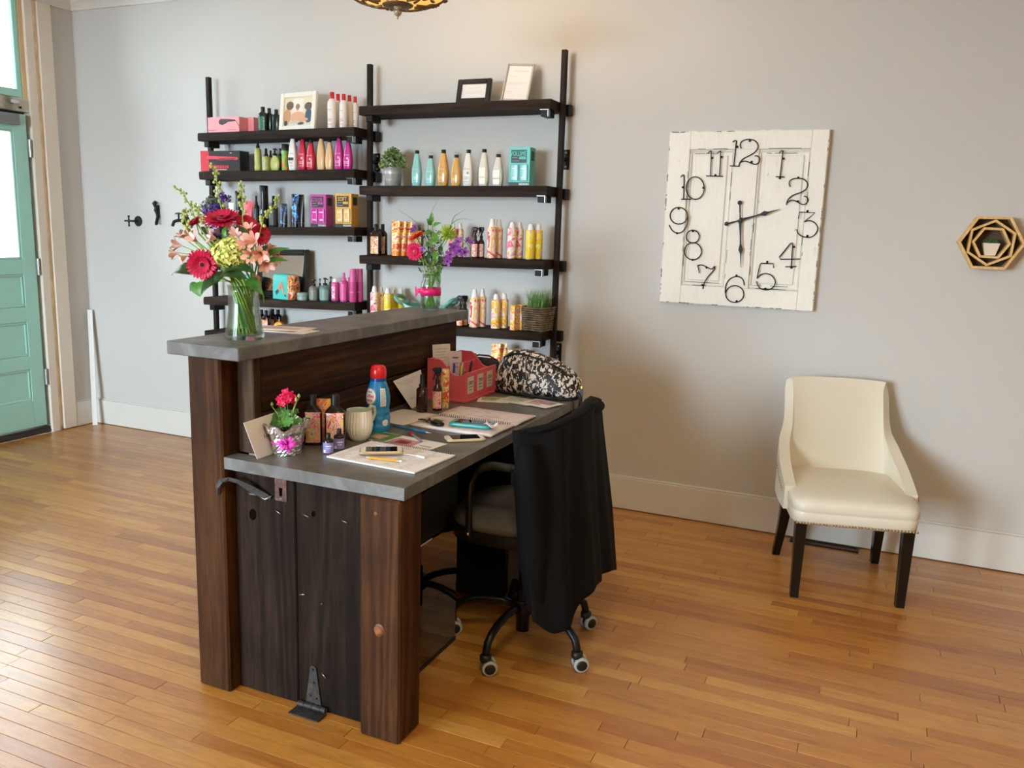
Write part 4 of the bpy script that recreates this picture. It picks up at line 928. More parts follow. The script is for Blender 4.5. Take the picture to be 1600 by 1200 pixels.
def label_band(parent, w, d, z0, z1, mat, e=2, f=1.0, arc=(R(200), R(340)), name='label'):
    mb = MB(); mb.loft([(w/2*f+0.0006, d/2*f+0.0006, z0, e), (w/2*f+0.0006, d/2*f+0.0006, z1, e)], 18, caps=False, arc=arc); return obj(name, mb, mat, parent)
def k_taper(t, w, h, body, cap=None, txt='REDKEN', ink=None, mark=None, **_):
    cap = cap or M_BLACK; d = w*0.72; mb = MB()
    pr = [(0.38, 0), (0.41, 0.012), (0.46, 0.12), (0.5, 0.30), (0.485, 0.40), (0.41, 0.57), (0.32, 0.74), (0.235, 0.87), (0.20, 0.895), (0.185, 0.91)]
    mb.loft([(w*r_, d*r_, h*z, 3.0) for r_, z in pr], 24); obj('bottle', mb, body, t)
    mb = MB(); mb.loft([(w*0.205, w*0.205, h*0.905, 2), (w*0.21, w*0.21, h*0.99, 2), (w*0.19, w*0.19, h, 2)], 16); obj('cap', mb, cap, t)
    if txt: lettering(t, txt, w*0.175, ink or M_WHITE, (w*0.02, -d*0.475-0.0016, h*0.47), bend=w*1.2)
    if ink is not None:
        mb = MB()
        for k, (zz, ww) in enumerate(((0.25, 0.26), (0.22, 0.2), (0.19, 0.24), (0.12, 0.3))): mb.box(-w*ww, w*ww, -d*0.475-0.0022-(0.25-zz)*0, -d*0.475-0.0016, h*zz, h*(zz+0.012))
        if mark: mb.lathe([(w*0.11, 0), (w*0.11, 0.0006)], 16, T=TR((w*0.12, -d*0.49-0.0012, h*0.36), (R(90), 0, 0)))
        obj('print', mb, ink, t)
def k_can(t, w, h, body, cap='dome', capm=None, band=None, **_):
    capm = capm or M_WHITE; mb = MB(); r_ = w/2; e = 0.80 if cap == 'cone' else 0.84
    mb.lathe([(r_*0.93, 0), (r_, 0.004), (r_, h*(e-0.06)), (r_*0.93, h*(e-0.02)), (r_*0.72, h*e)], 22); obj('can', mb, body, t)
    mb = MB()
    if cap == 'cone': mb.lathe([(r_*0.70, h*e), (r_*0.66, h*(e+0.02)), (r_*0.42, h*0.985), (r_*0.36, h)], 18)
    elif cap == 'dome': mb.lathe([(r_*0.66, h*e), (r_*0.62, h*(e+0.05)), (r_*0.5, h*0.96), (r_*0.42, h*0.995), (r_*0.3, h)], 18)
    else: mb.lathe([(r_*0.99, h*e), (r_*0.99, h*0.995), (r_*0.93, h)], 20)
    obj('cap', mb, capm, t)
    mb = MB(); mb.lathe([(r_*0.94, 0), (r_*1.004, 0.001), (r_*1.004, 0.0045)], 22, caps=False); obj('rim', mb, M_STEEL if band is None else band, t)
def k_tall(t, w, h, body, capm=None, seam=0.62, ink=None, **_):       # straight tall can with full-width cap
    r_ = w/2; mb = MB(); mb.lathe([(r_*0.95, 0), (r_, 0.003), (r_, h*seam)], 22); obj('can', mb, body, t)
    mb = MB(); mb.lathe([(r_*0.985, h*seam+0.0008), (r_*0.985, h*0.985), (r_*0.9, h)], 22); obj('cap', mb, capm or body, t)
    if ink: lettering(t, 'REDKEN', w*0.2, ink, (0, -r_-0.0008, h*0.3), bend=r_); 
def k_sq(t, w, h, body, capm=None, lab=None, d=None, e=5, neck=0.66, lz=(0.05, 0.60), txt=None, ink=None, **_):
    d = d or w*0.62; mb = MB()
    mb.loft([(w*0.48, d*0.48, 0, e), (w*0.5, d*0.5, h*0.015, e), (w*0.5, d*0.5, h*neck, e), (w*0.45, d*0.45, h*(neck+0.05), 4), (w*0.27, d*0.34, h*(neck+0.12), 2.6), (w*0.19, w*0.19, h*(neck+0.145), 2), (w*0.18, w*0.18, h*(neck+0.16), 2)], 28); obj('bottle', mb, body, t)
    mb = MB(); mb.lathe([(w*0.2, h*(neck+0.15)), (w*0.205, h*0.985), (w*0.18, h)], 18); obj('cap', mb, capm or M_BLACK, t)
    if lab: label_band(t, w*0.94, d, h*lz[0], h*lz[1], lab, e, 1.0, (R(205), R(335)))
    if txt: lettering(t, txt, w*0.2, ink or M_WHITE, (0, -d/2-0.0014, h*0.4))
def k_round(t, w, h, body, capm=None, lab=None, lz=(0.05, 0.58), sh=0.62, cw=0.44, **_):
    r_ = w/2; mb = MB(); mb.lathe([(r_*0.9, 0), (r_, 0.004), (r_, h*sh), (r_*0.9, h*(sh+0.06)), (r_*(cw+0.06), h*(sh+0.125)), (r_*(cw-0.04), h*(sh+0.14))], 22); obj('bottle', mb, body, t)
    mb = MB(); mb.lathe([(r_*cw, h*(sh+0.13)), (r_*cw, h*0.985), (r_*(cw-0.06), h)], 18); obj('cap', mb, capm or M_BLACK, t)
    if lab: label_band(t, w, w, h*lz[0], h*lz[1], lab)
def k_pump(t, w, h, body, capm=None, lab=None, rd=1.0, ball=False, d=None, e=2, **_):
    capm = capm or M_BLACK; d = d or w; mb = MB()
    if ball: pr = [(0.22, 0), (0.36, 0.025), (0.46, 0.13), (0.5, 0.29), (0.46, 0.45), (0.34, 0.58), (0.2, 0.645), (0.17, 0.68)]
    else: pr = [(0.47, 0), (0.5, 0.012), (0.5, 0.56), (0.44, 0.62), (0.22, 0.67), (0.17, 0.68)]
    mb.loft([(w*a, d*a, h*z, e) for a, z in pr], 22); obj('bottle', mb, body, t)
    mb = MB(); mb.lathe([(w*0.2, h*0.675), (w*0.2, h*0.76), (w*0.14, h*0.775), (w*0.07, h*0.78), (w*0.07, h*0.92)], 16)
    mb.lathe([(w*0.15, h*0.92), (w*0.16, h*0.965), (w*0.13, h)], 16); mb.tube([(0, 0, h*0.955), (w*0.28, -w*0.12, h*0.955), (w*0.40, -w*0.17, h*0.93)], w*0.05, 8); obj('pump', mb, capm, t)
    if lab: label_band(t, w, d, h*0.06, h*0.5, lab, e, 1.0 if not ball else 0.96)
def k_trigger(t, w, h, body, capm=None, lab=None, **_):
    capm = capm or M_BLACK; r_ = w/2; mb = MB(); mb.lathe([(r_*0.92, 0), (r_, 0.004), (r_, h*0.48), (r_*0.85, h*0.54), (r_*0.42, h*0.60), (r_*0.4, h*0.63)], 20); obj('bottle', mb, body, t)
    mb = MB(); mb.lathe([(r_*0.5, h*0.62), (r_*0.5, h*0.70), (r_*0.3, h*0.72), (r_*0.28, h*0.80)], 14)
    mb.box(-w*0.42, w*0.42, -w*0.17, w*0.17, h*0.86, h*0.985, 0, w*0.1); mb.box(-w*0.20, w*0.30, -w*0.15, w*0.15, h*0.79, h*0.87, 0, w*0.08); mb.cyl((-w*0.4, 0, h*0.93), (-w*0.56, 0, h*0.93), w*0.1, n=10); obj('spray_head', mb, capm, t)
    mb = MB(); mb.tube([(-w*0.22, 0, h*0.86), (-w*0.36, 0, h*0.80), (-w*0.38, 0, h*0.74), (-w*0.46, 0, h*0.69)], [w*0.09, w*0.08, w*0.07, w*0.06], 8); obj('trigger', mb, capm, t)
    if lab: label_band(t, w, w, h*0.05, h*0.45, lab)
def k_spray(t, w, h, body, capm=None, lab=None, slim=0.72, **_):      # slim pump spray with pointed over-cap
    r_ = w/2; mb = MB(); mb.lathe([(r_*0.94, 0), (r_, 0.003), (r_, h*slim), (r_*0.8, h*(slim+0.04)), (r_*0.5, h*(slim+0.06))], 20); obj('bottle', mb, body, t)
    mb = MB(); mb.lathe([(r_*0.55, h*(slim+0.055)), (r_*0.55, h*(slim+0.13)), (r_*0.36, h*(slim+0.16)), (r_*0.34, h*0.985), (r_*0.28, h)], 16); obj('spray_cap', mb, capm or M_BLACK, t)
    if lab: label_band(t, w, w, h*0.06, h*slim*0.9, lab)
def k_tube(t, w, h, body, capm=None, band=None, ink=None, **_):
    mb = MB(); mb.loft([(w*0.42, w*0.30, h*0.13, 2.4), (w*0.44, w*0.30, h*0.3, 2.3), (w*0.48, w*0.2, h*0.65, 2.2), (w*0.5, w*0.06, h*0.93, 2.2), (w*0.5, 0.0012, h*0.96, 2.2), (w*0.5, 0.0012, h, 2.2)], 20); obj('tube', mb, body, t)
    mb = MB(); mb.loft([(w*0.40, w*0.28, 0, 2.4), (w*0.41, w*0.29, h*0.125, 2.4)], 20); obj('cap', mb, capm or M_BLACK, t)
    if band: mb = MB(); mb.box(-w*0.28, w*0.28, -0.0012, 0, 0, h*0.35, T=TR((0, -w*0.27, h*0.38), (R(-11), 0, 0))); obj('print', mb, band, t)
def k_box(t, w, h, body, d=0.06, **_):
    mb = MB(); mb.box(-w/2, w/2, -d/2, d/2, 0, h, 0, 0.0008); return obj('carton', mb, body, t)
def k_jar(t, w, h, body, capm=None, lab=None, **_):
    r_ = w/2; mb = MB(); mb.lathe([(r_*0.92, 0), (r_, 0.004), (r_, h*0.6)], 24); obj('jar', mb, body, t)
    mb = MB(); mb.lathe([(r_*1.02, h*0.61), (r_*1.02, h*0.96), (r_*0.95, h)], 24); obj('lid', mb, capm or body, t)
    if lab: label_band(t, w, w, h*0.12, h*0.5, lab)
KIND = dict(taper=k_taper, can=k_can, tall=k_tall, sq=k_sq, round=k_round, pump=k_pump, trigger=k_trigger, spray=k_spray, tube=k_tube, box=k_box, jar=k_jar)
def product(name, kind, shelf_, px, top, wpx, y, label, cat, group=None, rz=0.0, hadd=0.0, **kw):
    """stands a product on a shelf; px centre, top py and width measured in the photograph, y its distance"""
    q = onY(px, top, y); z = shz(shelf_, q.x)+0.0006; h = q.z-z+hadd
    x = onY(px, top+20, y).x; wd = wpx/ppm((x, y, z))
    t = thing(name, label, cat, (x, y, z), R(rz), group); KIND[kind](t, wd, h, **kw); return t, wd, h
def cls(h, r_=0.25, **k): return P(h, r_, **k)
def flat(t, name, polys, mat):                            # flat print on a front face: rectangles (x0,x1,z0,z1,y)
    mb = MB()
    for x0, x1, z0, z1, yy in polys: mb.box(x0, x1, yy-0.0006, yy, z0, z1)
    return obj(name, mb, mat, t)

# ---- left bay, top shelf
F0 = 4.035; B0 = 4.105
t, w_, h_ = product('hair_tool_box', 'box', 'L1', 357, 183, 62, 4.045, 'pink carton showing a black hot brush, left end of the top left shelf', 'box', body=cls('#ef9fa6', 0.45), d=0.085, hadd=-0.004)
yf = -0.0428; MBK = P('#33292b', 0.5)
mb = MB(); poly = [(-0.05, 0.052), (-0.035, 0.066), (0.03, 0.064), (0.085, 0.060), (0.088, 0.052), (0.03, 0.048), (0.0, 0.036), (-0.02, 0.031), (-0.045, 0.036)]
mb.prism([(a*0.9+0.012, b_+0.010) for a, b_ in poly], 0, 0.0006, T=Matrix.Translation((0, yf, 0)) @ Matrix.Rotation(R(90), 4, 'X')); obj('brush_picture', mb, MBK, t)
mb = MB(); mb.tube([(0.088, yf-0.0006, 0.066), (0.10, yf-0.0006, 0.06), (0.108, yf-0.0006, 0.045), (0.118, yf-0.0006, 0.034)], 0.0016, 5); obj('cord_picture', mb, MBK, t)
flat(t, 'small_print', [(-0.125, -0.095, 0.082, 0.087, yf), (-0.12, -0.05, 0.012, 0.014, yf), (-0.12, -0.07, 0.008, 0.010, yf), (0.03, 0.10, 0.012, 0.014, yf)], P('#a5565f', 0.6))
product('hair_tool_box', 'box', 'L1', 400, 183, 12, 4.12, 'second pink carton peeking out behind the hot brush carton', 'box', body=cls('#e98f97', 0.45), d=0.09, hadd=-0.006)
LG = swirl('print_green_label', ['#123a2a', '#2f7a5a', '#123a2a', '#4c9a78', '#123a2a'], 60, 8.0)
for i, (px, top, yy, wp, d_) in enumerate(((411, 167, 4.045, 16, 'front left'), (421, 169, 4.075, 14, 'middle'), (432, 171, 4.06, 14, 'right'))):
    product('shampoo_bottle', 'sq', 'L1', px, top, wp, yy, 'dark green bottle with black cap beside the white picture frame, %s of three' % d_, 'bottle', 'dark green bottles on the top left shelf', body=P('#1c2a20', 0.2), lab=LG if i == 0 else None, e=3, d=0.035)
for i, (px, top, yy, w0, d_) in enumerate(((519, 144, 4.03, 14.5, 'leftmost'), (528, 147, 4.10, 13, 'second, set back'), (537, 147, 4.03, 13, 'third'), (546, 149, 4.075, 11.5, 'fourth'), (555, 151, 4.10, 11, 'rightmost, by the centre post'))):
    t, w_, h_ = product('hairspray_bottle', 'round', 'L1', px, top, w0, yy, 'white bottle with red cap, top left shelf, %s of five' % d_, 'bottle', 'red capped white bottles', body=P('#ece4de', 0.35), capm=P('#c9202c', 0.3), sh=0.68, cw=0.48)
    mb = MB()
    for zz, ww in ((0.50, 0.2), (0.44, 0.05), (0.25, 0.25), (0.22, 0.2), (0.19, 0.24), (0.10, 0.22)): mb.loft([(w_/2+0.0004, w_/2+0.0004, h_*zz), (w_/2+0.0004, w_/2+0.0004, h_*(zz+0.011))], 8, caps=False, arc=(R(270)-ww*2, R(270)+ww*2))
    obj('small_print', mb, P('#b0605e', 0.6), t)
def frame(name, label, px_bl, px_tl, px_br, y, shelf_, fw, d, mat, mat_pic, lean=None, cat='frame'):
    bl, br = onY(*px_bl, y), onY(*px_br, y); tl = onY(*px_tl, y)
    z = shz(shelf_, bl.x)+0.001; wd = br.x-bl.x; lean = R(lean if lean is not None else 12); h = (tl.z-bl.z)/math.cos(lean)
    t = thing(name, label, cat, ((bl.x+br.x)/2, y, z)); t.rotation_euler = (-lean, 0, 0)
    for nm, a in (('frame_bar', (-wd/2, -wd/2+fw, 0, h)), ('frame_bar', (wd/2-fw, wd/2, 0, h)), ('frame_bar', (-wd/2+fw, wd/2-fw, 0, fw)), ('frame_bar', (-wd/2+fw, wd/2-fw, h-fw, h))):
        mb = MB(); mb.box(a[0], a[1], -d, 0, a[2], a[3], 0, 0.003); obj(nm, mb, mat, t)
    mb = MB(); mb.box(-wd/2+fw-0.002, wd/2-fw+0.002, -d*0.55, -d*0.25, fw-0.002, h-fw+0.002); obj('picture', mb, mat_pic, t)
    return t, wd, h, d
t, wd, h_, d = frame('picture_frame', 'white picture frame with a colour photo of three people, leaning on the top left shelf', (438.5, 201), (445.5, 140.5), (494, 199), 4.06, 'L1', 0.027, 0.022, P('#f3efe4', 0.4), P('#e6d9be', 0.5), 10)
t.rotation_euler = (R(-10), R(-2), R(0)); pf = -d*0.55-0.0003; iw = wd-0.054; ih = h_-0.054
def blob(name, cx, cz, rx, rz, hexc, e=2, lay=0):
    mb = MB(); mb.loft([(rx*iw, rz*ih, 0, e), (rx*iw, rz*ih, 0.0004, e)], 18, T=Matrix.Translation((cx*iw, pf-0.0005*lay, 0.027+cz*ih)) @ Matrix.Rotation(R(90), 4, 'X')); obj(name, mb, P(hexc, 0.5), t)
blob('print_patch', -0.02, 0.62, 0.20, 0.34, '#efe9df', 6, 0); blob('print_patch', 0.0, 0.30, 0.27, 0.20, '#dca887', 2, 1); blob('print_patch', -0.02, 0.67, 0.075, 0.10, '#9a7e6a', 2, 2); blob('print_patch', -0.02, 0.60, 0.05, 0.08, '#d6a383', 2, 1)
blob('print_patch', -0.38, 0.32, 0.13, 0.30, '#c89a72', 2, 1); blob('print_patch', -0.30, 0.72, 0.13, 0.15, '#6d5a48', 2, 2); blob('print_patch', 0.36, 0.66, 0.14, 0.14, '#5f5148', 2, 2); blob('print_patch', 0.38, 0.32, 0.12, 0.24, '#3c5168', 2.5, 1)
blob('print_patch', 0.18, 0.20, 0.2, 0.07, '#d8a684', 2, 3); blob('print_patch', -0.1, 0.12, 0.22, 0.06, '#cfc6bb', 2, 3); blob('print_patch', -0.42, 0.10, 0.06, 0.10, '#39424c', 2, 3); blob('print_patch', 0.12, 0.07, 0.12, 0.05, '#5b5148', 2, 3)
mb = MB(); mb.box(-0.03, 0.03, 0, 0.004, -0.15, 0, 0, 0, TR((0.03, 0.002, 0.158), (R(25), 0, 0))); obj('easel_leg', mb, M_BLACK, t)
# ---- left bay, second shelf
t, w_, h_ = product('flat_iron_box', 'box', 'L2', 351.5, 236, 78, 4.05, 'black and red flat iron carton, left end of the second left shelf', 'box', body=P('#1d1b1d', 0.35), d=0.08, hadd=-0.002)
yf = -0.0403; flat(t, 'red_panel', [(-w_/2+0.0005, -w_/2+0.065, 0.001, h_-0.001, yf)], P('#c71f34', 0.4))
mb = MB(); mb.prism([(-0.12, 0.078), (0.11, 0.070), (0.118, 0.062), (0.11, 0.054), (-0.02, 0.052), (-0.115, 0.057), (-0.125, 0.068)], 0, 0.0007, T=Matrix.Translation((0.02, yf-0.0007, 0.012)) @ Matrix.Rotation(R(90), 4, 'X')); ir = obj('iron_picture', mb, P('#e0354b', 0.4), t)
flat(t, 'plate_picture', [(-0.01, 0.12, 0.073, 0.076, yf-0.0016), (-0.09, 0.11, 0.066, 0.070, yf-0.0016)], P('#2a2225', 0.4))
flat(t, 'small_print', [(0.075, 0.09, h_*0.86, h_*0.91, yf), (-0.06, 0.05, 0.008, 0.012, yf)], P('#e9a0aa', 0.5))
flat(t, 'red_print', [(-0.085+i*0.017, -0.085+i*0.017+0.012, 0.018, 0.034, yf-0.0002) for i in range(9)], P('#d8293f', 0.5))
product('spray_bottle', 'spray', 'L2', 403, 220, 10.5, 4.03, 'tall slim light green spray bottle with black cap on the second left shelf', 'bottle', body=P('#a3ac5c', 0.35), lab=P('#b4bb6b', 0.4), slim=0.70)
product('spray_bottle', 'spray', 'L2', 416, 232, 12, 4.03, 'short yellow-green spray bottle with patterned label beside the round green pump', 'bottle', body=P('#a9b060', 0.3), lab=swirl('print_green_floral', ['#b9bd74', '#8b7f4c', '#c5c98a', '#9aa65a'], 60, 2), slim=0.6)
product('spray_bottle', 'spray', 'L2', 423, 235, 9, 4.11, 'yellow-green bottle with black cap standing behind the round pump', 'bottle', body=P('#a2a95c', 0.3), slim=0.62)
product('pump_bottle', 'pump', 'L2', 429.5, 232, 18, 4.04, 'round flat yellow-green pump bottle with black pump', 'bottle', body=P('#bcc274', 0.3), ball=True, d=0.03)
product('pump_bottle', 'pump', 'L2', 438, 232, 11, 4.115, 'dark pump bottle half hidden behind the round green one', 'bottle', body=P('#6e7a3c', 0.3))
product('spray_can', 'tall', 'L2', 445.5, 225, 10.5, 4.04, 'green aerosol can with a black cap and orange mark, second left shelf', 'can', body=swirl('print_green_can', ['#7fc05a', '#5aa53c', '#5aa53c', '#e07a2c', '#e07a2c'], 18, 4), capm=M_BLACK, seam=0.74)
product('spray_can', 'tall', 'L2', 451.5, 226, 8, 4.12, 'second green can half hidden behind the first, second left shelf', 'can', body=P('#4d9437', 0.35), capm=M_BLACK, seam=0.74)
t, w_, h_ = product('shampoo_bottle', 'taper', 'L2', 457.5, 211, 15, 4.035, 'white tapered bottle with a black label, left of the red bottles', 'bottle', body=P('#eeebe9', 0.3), capm=M_WHITE, cap=P('#e9e5e2', 0.3), ink=M_GREY_INK)
flat(t, 'black_label', [(-w_*0.32, w_*0.32, h_*0.28, h_*0.36, -w_*0.36)], M_INK)
product('conditioner_bottle', 'taper', 'L2', 468, 213, 9, 4.125, 'lilac bottle mostly hidden behind the red bottles', 'bottle', body=P('#c3b4cc', 0.3), txt=None)
RED = P('#c32742', 0.25, coat=0.3); GOLD = P('#dcb684', 0.3, coat=0.3); MAG = P('#c2308f', 0.25, coat=0.3); PRM = P('#f1c3c9', 0.5)
product('shampoo_bottle', 'taper', 'L2', 473, 213, 15, 4.05, 'taller tapered red bottle on the second left shelf', 'bottle', 'red bottles', body=RED, ink=PRM, mark=True)
product('conditioner_bottle', 'taper', 'L2', 486, 219, 15, 4.03, 'shorter tapered red bottle in front on the second left shelf', 'bottle', 'red bottles', body=RED, ink=PRM, mark=True)
product('shampoo_bottle', 'taper', 'L2', 502, 212, 15, 4.04, 'taller tapered peach-gold bottle on the second left shelf', 'bottle', 'peach-gold bottles', body=GOLD, txt=None)
product('conditioner_bottle', 'taper', 'L2', 515, 218, 14, 4.04, 'shorter tapered peach-gold bottle on the second left shelf', 'bottle', 'peach-gold bottles', body=GOLD, txt=None)
product('shampoo_bottle', 'taper', 'L2', 530, 212, 15, 4.04, 'taller tapered magenta bottle on the second left shelf', 'bottle', 'magenta bottles', body=MAG, ink=PRM, mark=True)
product('conditioner_bottle', 'taper', 'L2', 544, 217, 15, 4.04, 'shorter tapered magenta bottle, right end of the second left shelf', 'bottle', 'magenta bottles', body=MAG, ink=PRM, mark=True)
# ---- left bay, third shelf
def bush(t, r_, h, n, mat, rg, base=0.0, ln=0.012, wd=0.006, name='foliage'):
    mb = MB()
    for _ in range(n):
        a = rg.uniform(0, 6.283); el = rg.uniform(-0.2, 1.5); rr = rg.uniform(0.55, 1.0)
        c = Vector((math.cos(a)*math.cos(el)*r_*rr, math.sin(a)*math.cos(el)*r_*rr, base+max(0, math.sin(el))*h*rr))
        q = Euler((rg.uniform(-1, 1), rg.uniform(-1, 1), rg.uniform(0, 6.28))).to_matrix(); s_ = rg.uniform(0.7, 1.3)
        V = [c+q @ Vector(v)*s_ for v in ((0, -ln, 0), (wd, 0, ln*0.3), (0, ln, 0), (-wd, 0, ln*0.3))]; mb.add(V, [(0, 1, 2), (0, 2, 3)], rg.randrange(2))
    o = obj(name, mb, mat, t); o['kind'] = 'stuff'; return o
q = onY(333, 340, 4.08); z = shz('L3', q.x)+0.001
t = thing('potted_plant', 'grey-green bushy plant in a white pot behind the tall bouquet, third left shelf', 'plant', (q.x, 4.08, z))
mb = MB(); mb.lathe([(0.038, 0), (0.042, 0.003), (0.05, 0.085), (0.052, 0.09), (0.047, 0.09), (0.045, 0.075)], 24); obj('pot', mb, P('#e9e9e6', 0.35), t)
bush(t, 0.075, 0.10, 420, [P('#5f7059', 0.6), P('#7b8a76', 0.6)], random.Random(8), 0.085, 0.014, 0.006)
product('lotion_tube', 'tube', 'L3', 362, 317, 11, 4.04, 'white squeeze tube behind the tall bouquet, third left shelf', 'tube', body=P('#e8eaec', 0.3), capm=P('#d8dcde', 0.3), band=P('#a9c4d4', 0.4))
BLK = P('#1b1b1d', 0.25)
t, w_, h_ = product('spray_can', 'tall', 'L3', 373, 298, 10.5, 4.04, 'black aerosol can with large white lettering beside the white tube', 'can', body=BLK, seam=0.75); lettering(t, '07', w_*0.8, M_WHITE, (0, -w_/2-0.0008, h_*0.4), bend=w_/2, rot=None)
t, w_, h_ = product('lotion_tube', 'tube', 'L3', 389, 314, 19, 4.035, 'coral pink wide squeeze tube, third left shelf', 'tube', body=P('#d9606c', 0.3), capm=P('#d9606c', 0.3)); lettering(t, '17', w_*0.45, PRM, (-w_*0.1, -w_*0.28, h_*0.42), rot=(R(-10), 0, 0))
product('spray_bottle', 'spray', 'L3', 400.5, 306, 9, 4.035, 'slim black spray bottle left of the tall black can', 'bottle', body=BLK, slim=0.66, lab=P('#2b3a38', 0.4))
t, w_, h_ = product('spray_can', 'tall', 'L3', 412.5, 290, 13.5, 4.045, 'tallest black aerosol can with pale green lettering, third left shelf', 'can', body=BLK, seam=0.80); lettering(t, 'd', w_*0.7, P('#bfe3d8', 0.5), (-w_*0.1, -w_/2-0.0008, h_*0.36), bend=w_/2)
flat(t, 'small_print', [(-w_*0.2, w_*0.2, h_*0.08, h_*0.09, -w_/2-0.0004), (-w_*0.2, w_*0.1, h_*0.11, h_*0.12, -w_/2-0.0004)], M_GREY_INK)
product('spray_bottle', 'spray', 'L3', 427.5, 306, 14, 4.04, 'black spray bottle with pointed cap right of the tall black can', 'bottle', body=P('#2a2b2e', 0.25), slim=0.62, lab=P('#3c3f43', 0.4))
BLU = swirl('print_blue_black', ['#1f4fa8', '#17181b', '#141518', '#17181b', '#3f86d8'], 24, 3)
t, w_, h_ = product('lotion_tube', 'tube', 'L3', 443.5, 318, 14, 4.035, 'short black tube with a blue print, third left shelf', 'tube', body=BLU, capm=BLK)
t, w_, h_ = product('lotion_tube', 'tube', 'L3', 461, 303, 13, 4.035, 'tall black tube with bright blue print, third left shelf', 'tube', body=swirl('print_blue_black_tall', ['#6cc0ee', '#2a72c8', '#15171b', '#14161a', '#2a72c8'], 20, 11), capm=BLK)
product('lotion_tube', 'tube', 'L3', 471, 304, 11, 4.05, 'tall plain black tube beside the blue printed tube', 'tube', body=BLK, capm=BLK)
def duo_box(shelf_, px, top, wpx, y, label, col, word, bodies, dark='#2d302f', inkc=None, side=None):
    t, w_, h_ = product('gift_box', 'box', shelf_, px, top, wpx, y, label, 'box', body=P(col, 0.4), d=0.07)
    yf = -0.0353; ink = P(inkc or col, 0.5)
    flat(t, 'dark_panel', [(-w_*0.40, w_*0.34, h_*0.60, h_*0.93, yf)], P(dark, 0.5)); flat(t, 'dark_base', [(-w_/2+0.0004, w_/2-0.0004, 0.0006, h_*0.10, yf)], P(dark, 0.5))
    lettering(t, word, h_*0.17, ink, (-w_*0.06, yf-0.0008, h_*0.83), sx=0.68 if len(word) > 4 else 0.8, bold=0.02)
    flat(t, 'ink_bar', [(-w_*0.02, w_*0.30, h_*0.69, h_*0.76, yf-0.0006)], ink); flat(t, 'small_print', [(-w_*0.36, -w_*0.02, h_*0.64, h_*0.655, yf-0.0006), (-w_*0.36, -w_*0.1, h_*0.72, h_*0.735, yf-0.0006)], M_GREY_INK)
    lettering(t, 'REDKEN', h_*0.075, M_WHITE, (w_*0.24, yf-0.0008, h_*0.05), bold=0.015); flat(t, 'side_panel', [(0, 0.0001, 0, 0.0001, 0)], P(dark, 0.5)) if False else None
    flat(t, 'window_recess', [(-w_*0.43, w_*0.43, h_*0.14, h_*0.55, yf)], P(bodies[1], 0.5))
    for sx_ in (-0.22, 0.22):
        mb = MB(); bw = w_*0.19
        mb.loft([(bw, 0.004, h_*0.15, 3), (bw*1.03, 0.005, h_*0.35, 3), (bw*0.95, 0.005, h_*0.54, 3)], 14, T=Matrix.Translation((sx_*w_, yf-0.001, 0))); bo = obj('bottle_in_window', mb, P(bodies[0], 0.25), t)
        flat(bo, 'print', [(sx_*w_-bw*0.6, sx_*w_+bw*0.6, h_*0.44, h_*0.465, yf-0.0056), (sx_*w_-bw*0.5, sx_*w_+bw*0.5, h_*0.20, h_*0.235, yf-0.0056)], M_WHITE)
    mb = MB(); mb.box(w_/2, w_/2+0.0006, -0.02, 0.02, h_*0.66, h_*0.90); obj('side_panel', mb, P(dark, 0.5), t)
duo_box('L3', 503, 304, 29, 4.045, 'magenta gift box lettered COLOR with two bottles in its window', '#b5479c', 'COLOR', ('#c93b9f', '#8f2f7c'))
duo_box('L3', 542, 303, 30, 4.045, 'golden yellow gift box lettered SOFT with two bottles in its window', '#d9a548', 'SOFT', ('#e2bd7e', '#9a7432'))
# ---- left bay, fourth shelf
bl, br, tr = onY(404, 470, 4.10), onY(476, 466, 4.10), onY(486, 392, 4.10)
t = thing('framed_mirror', 'black framed mirror leaning behind the turquoise pouch, fourth left shelf', 'mirror', ((bl.x+br.x)/2, 4.105, shz('L4', -3.3)+0.008)); t.rotation_euler = (R(-11), R(-1.8), 0)
wd, hh = br.x-bl.x+0.03, 0.285
for a in ((-wd/2, -wd/2+0.035, 0, hh), (wd/2-0.035, wd/2, 0, hh), (-wd/2+0.035, wd/2-0.035, 0, 0.035), (-wd/2+0.035, wd/2-0.035, hh-0.035, hh)):
    mb = MB(); mb.box(a[0], a[1], -0.022, 0.0, a[2], a[3], 0, 0.006); obj('frame_bar', mb, P('#141211', 0.3), t)
mb = MB(); mb.box(-wd/2+0.03, wd/2-0.03, -0.012, -0.008, 0.03, hh-0.03); obj('glass', mb, P('#e8eae8', 0.02, 1.0), t)
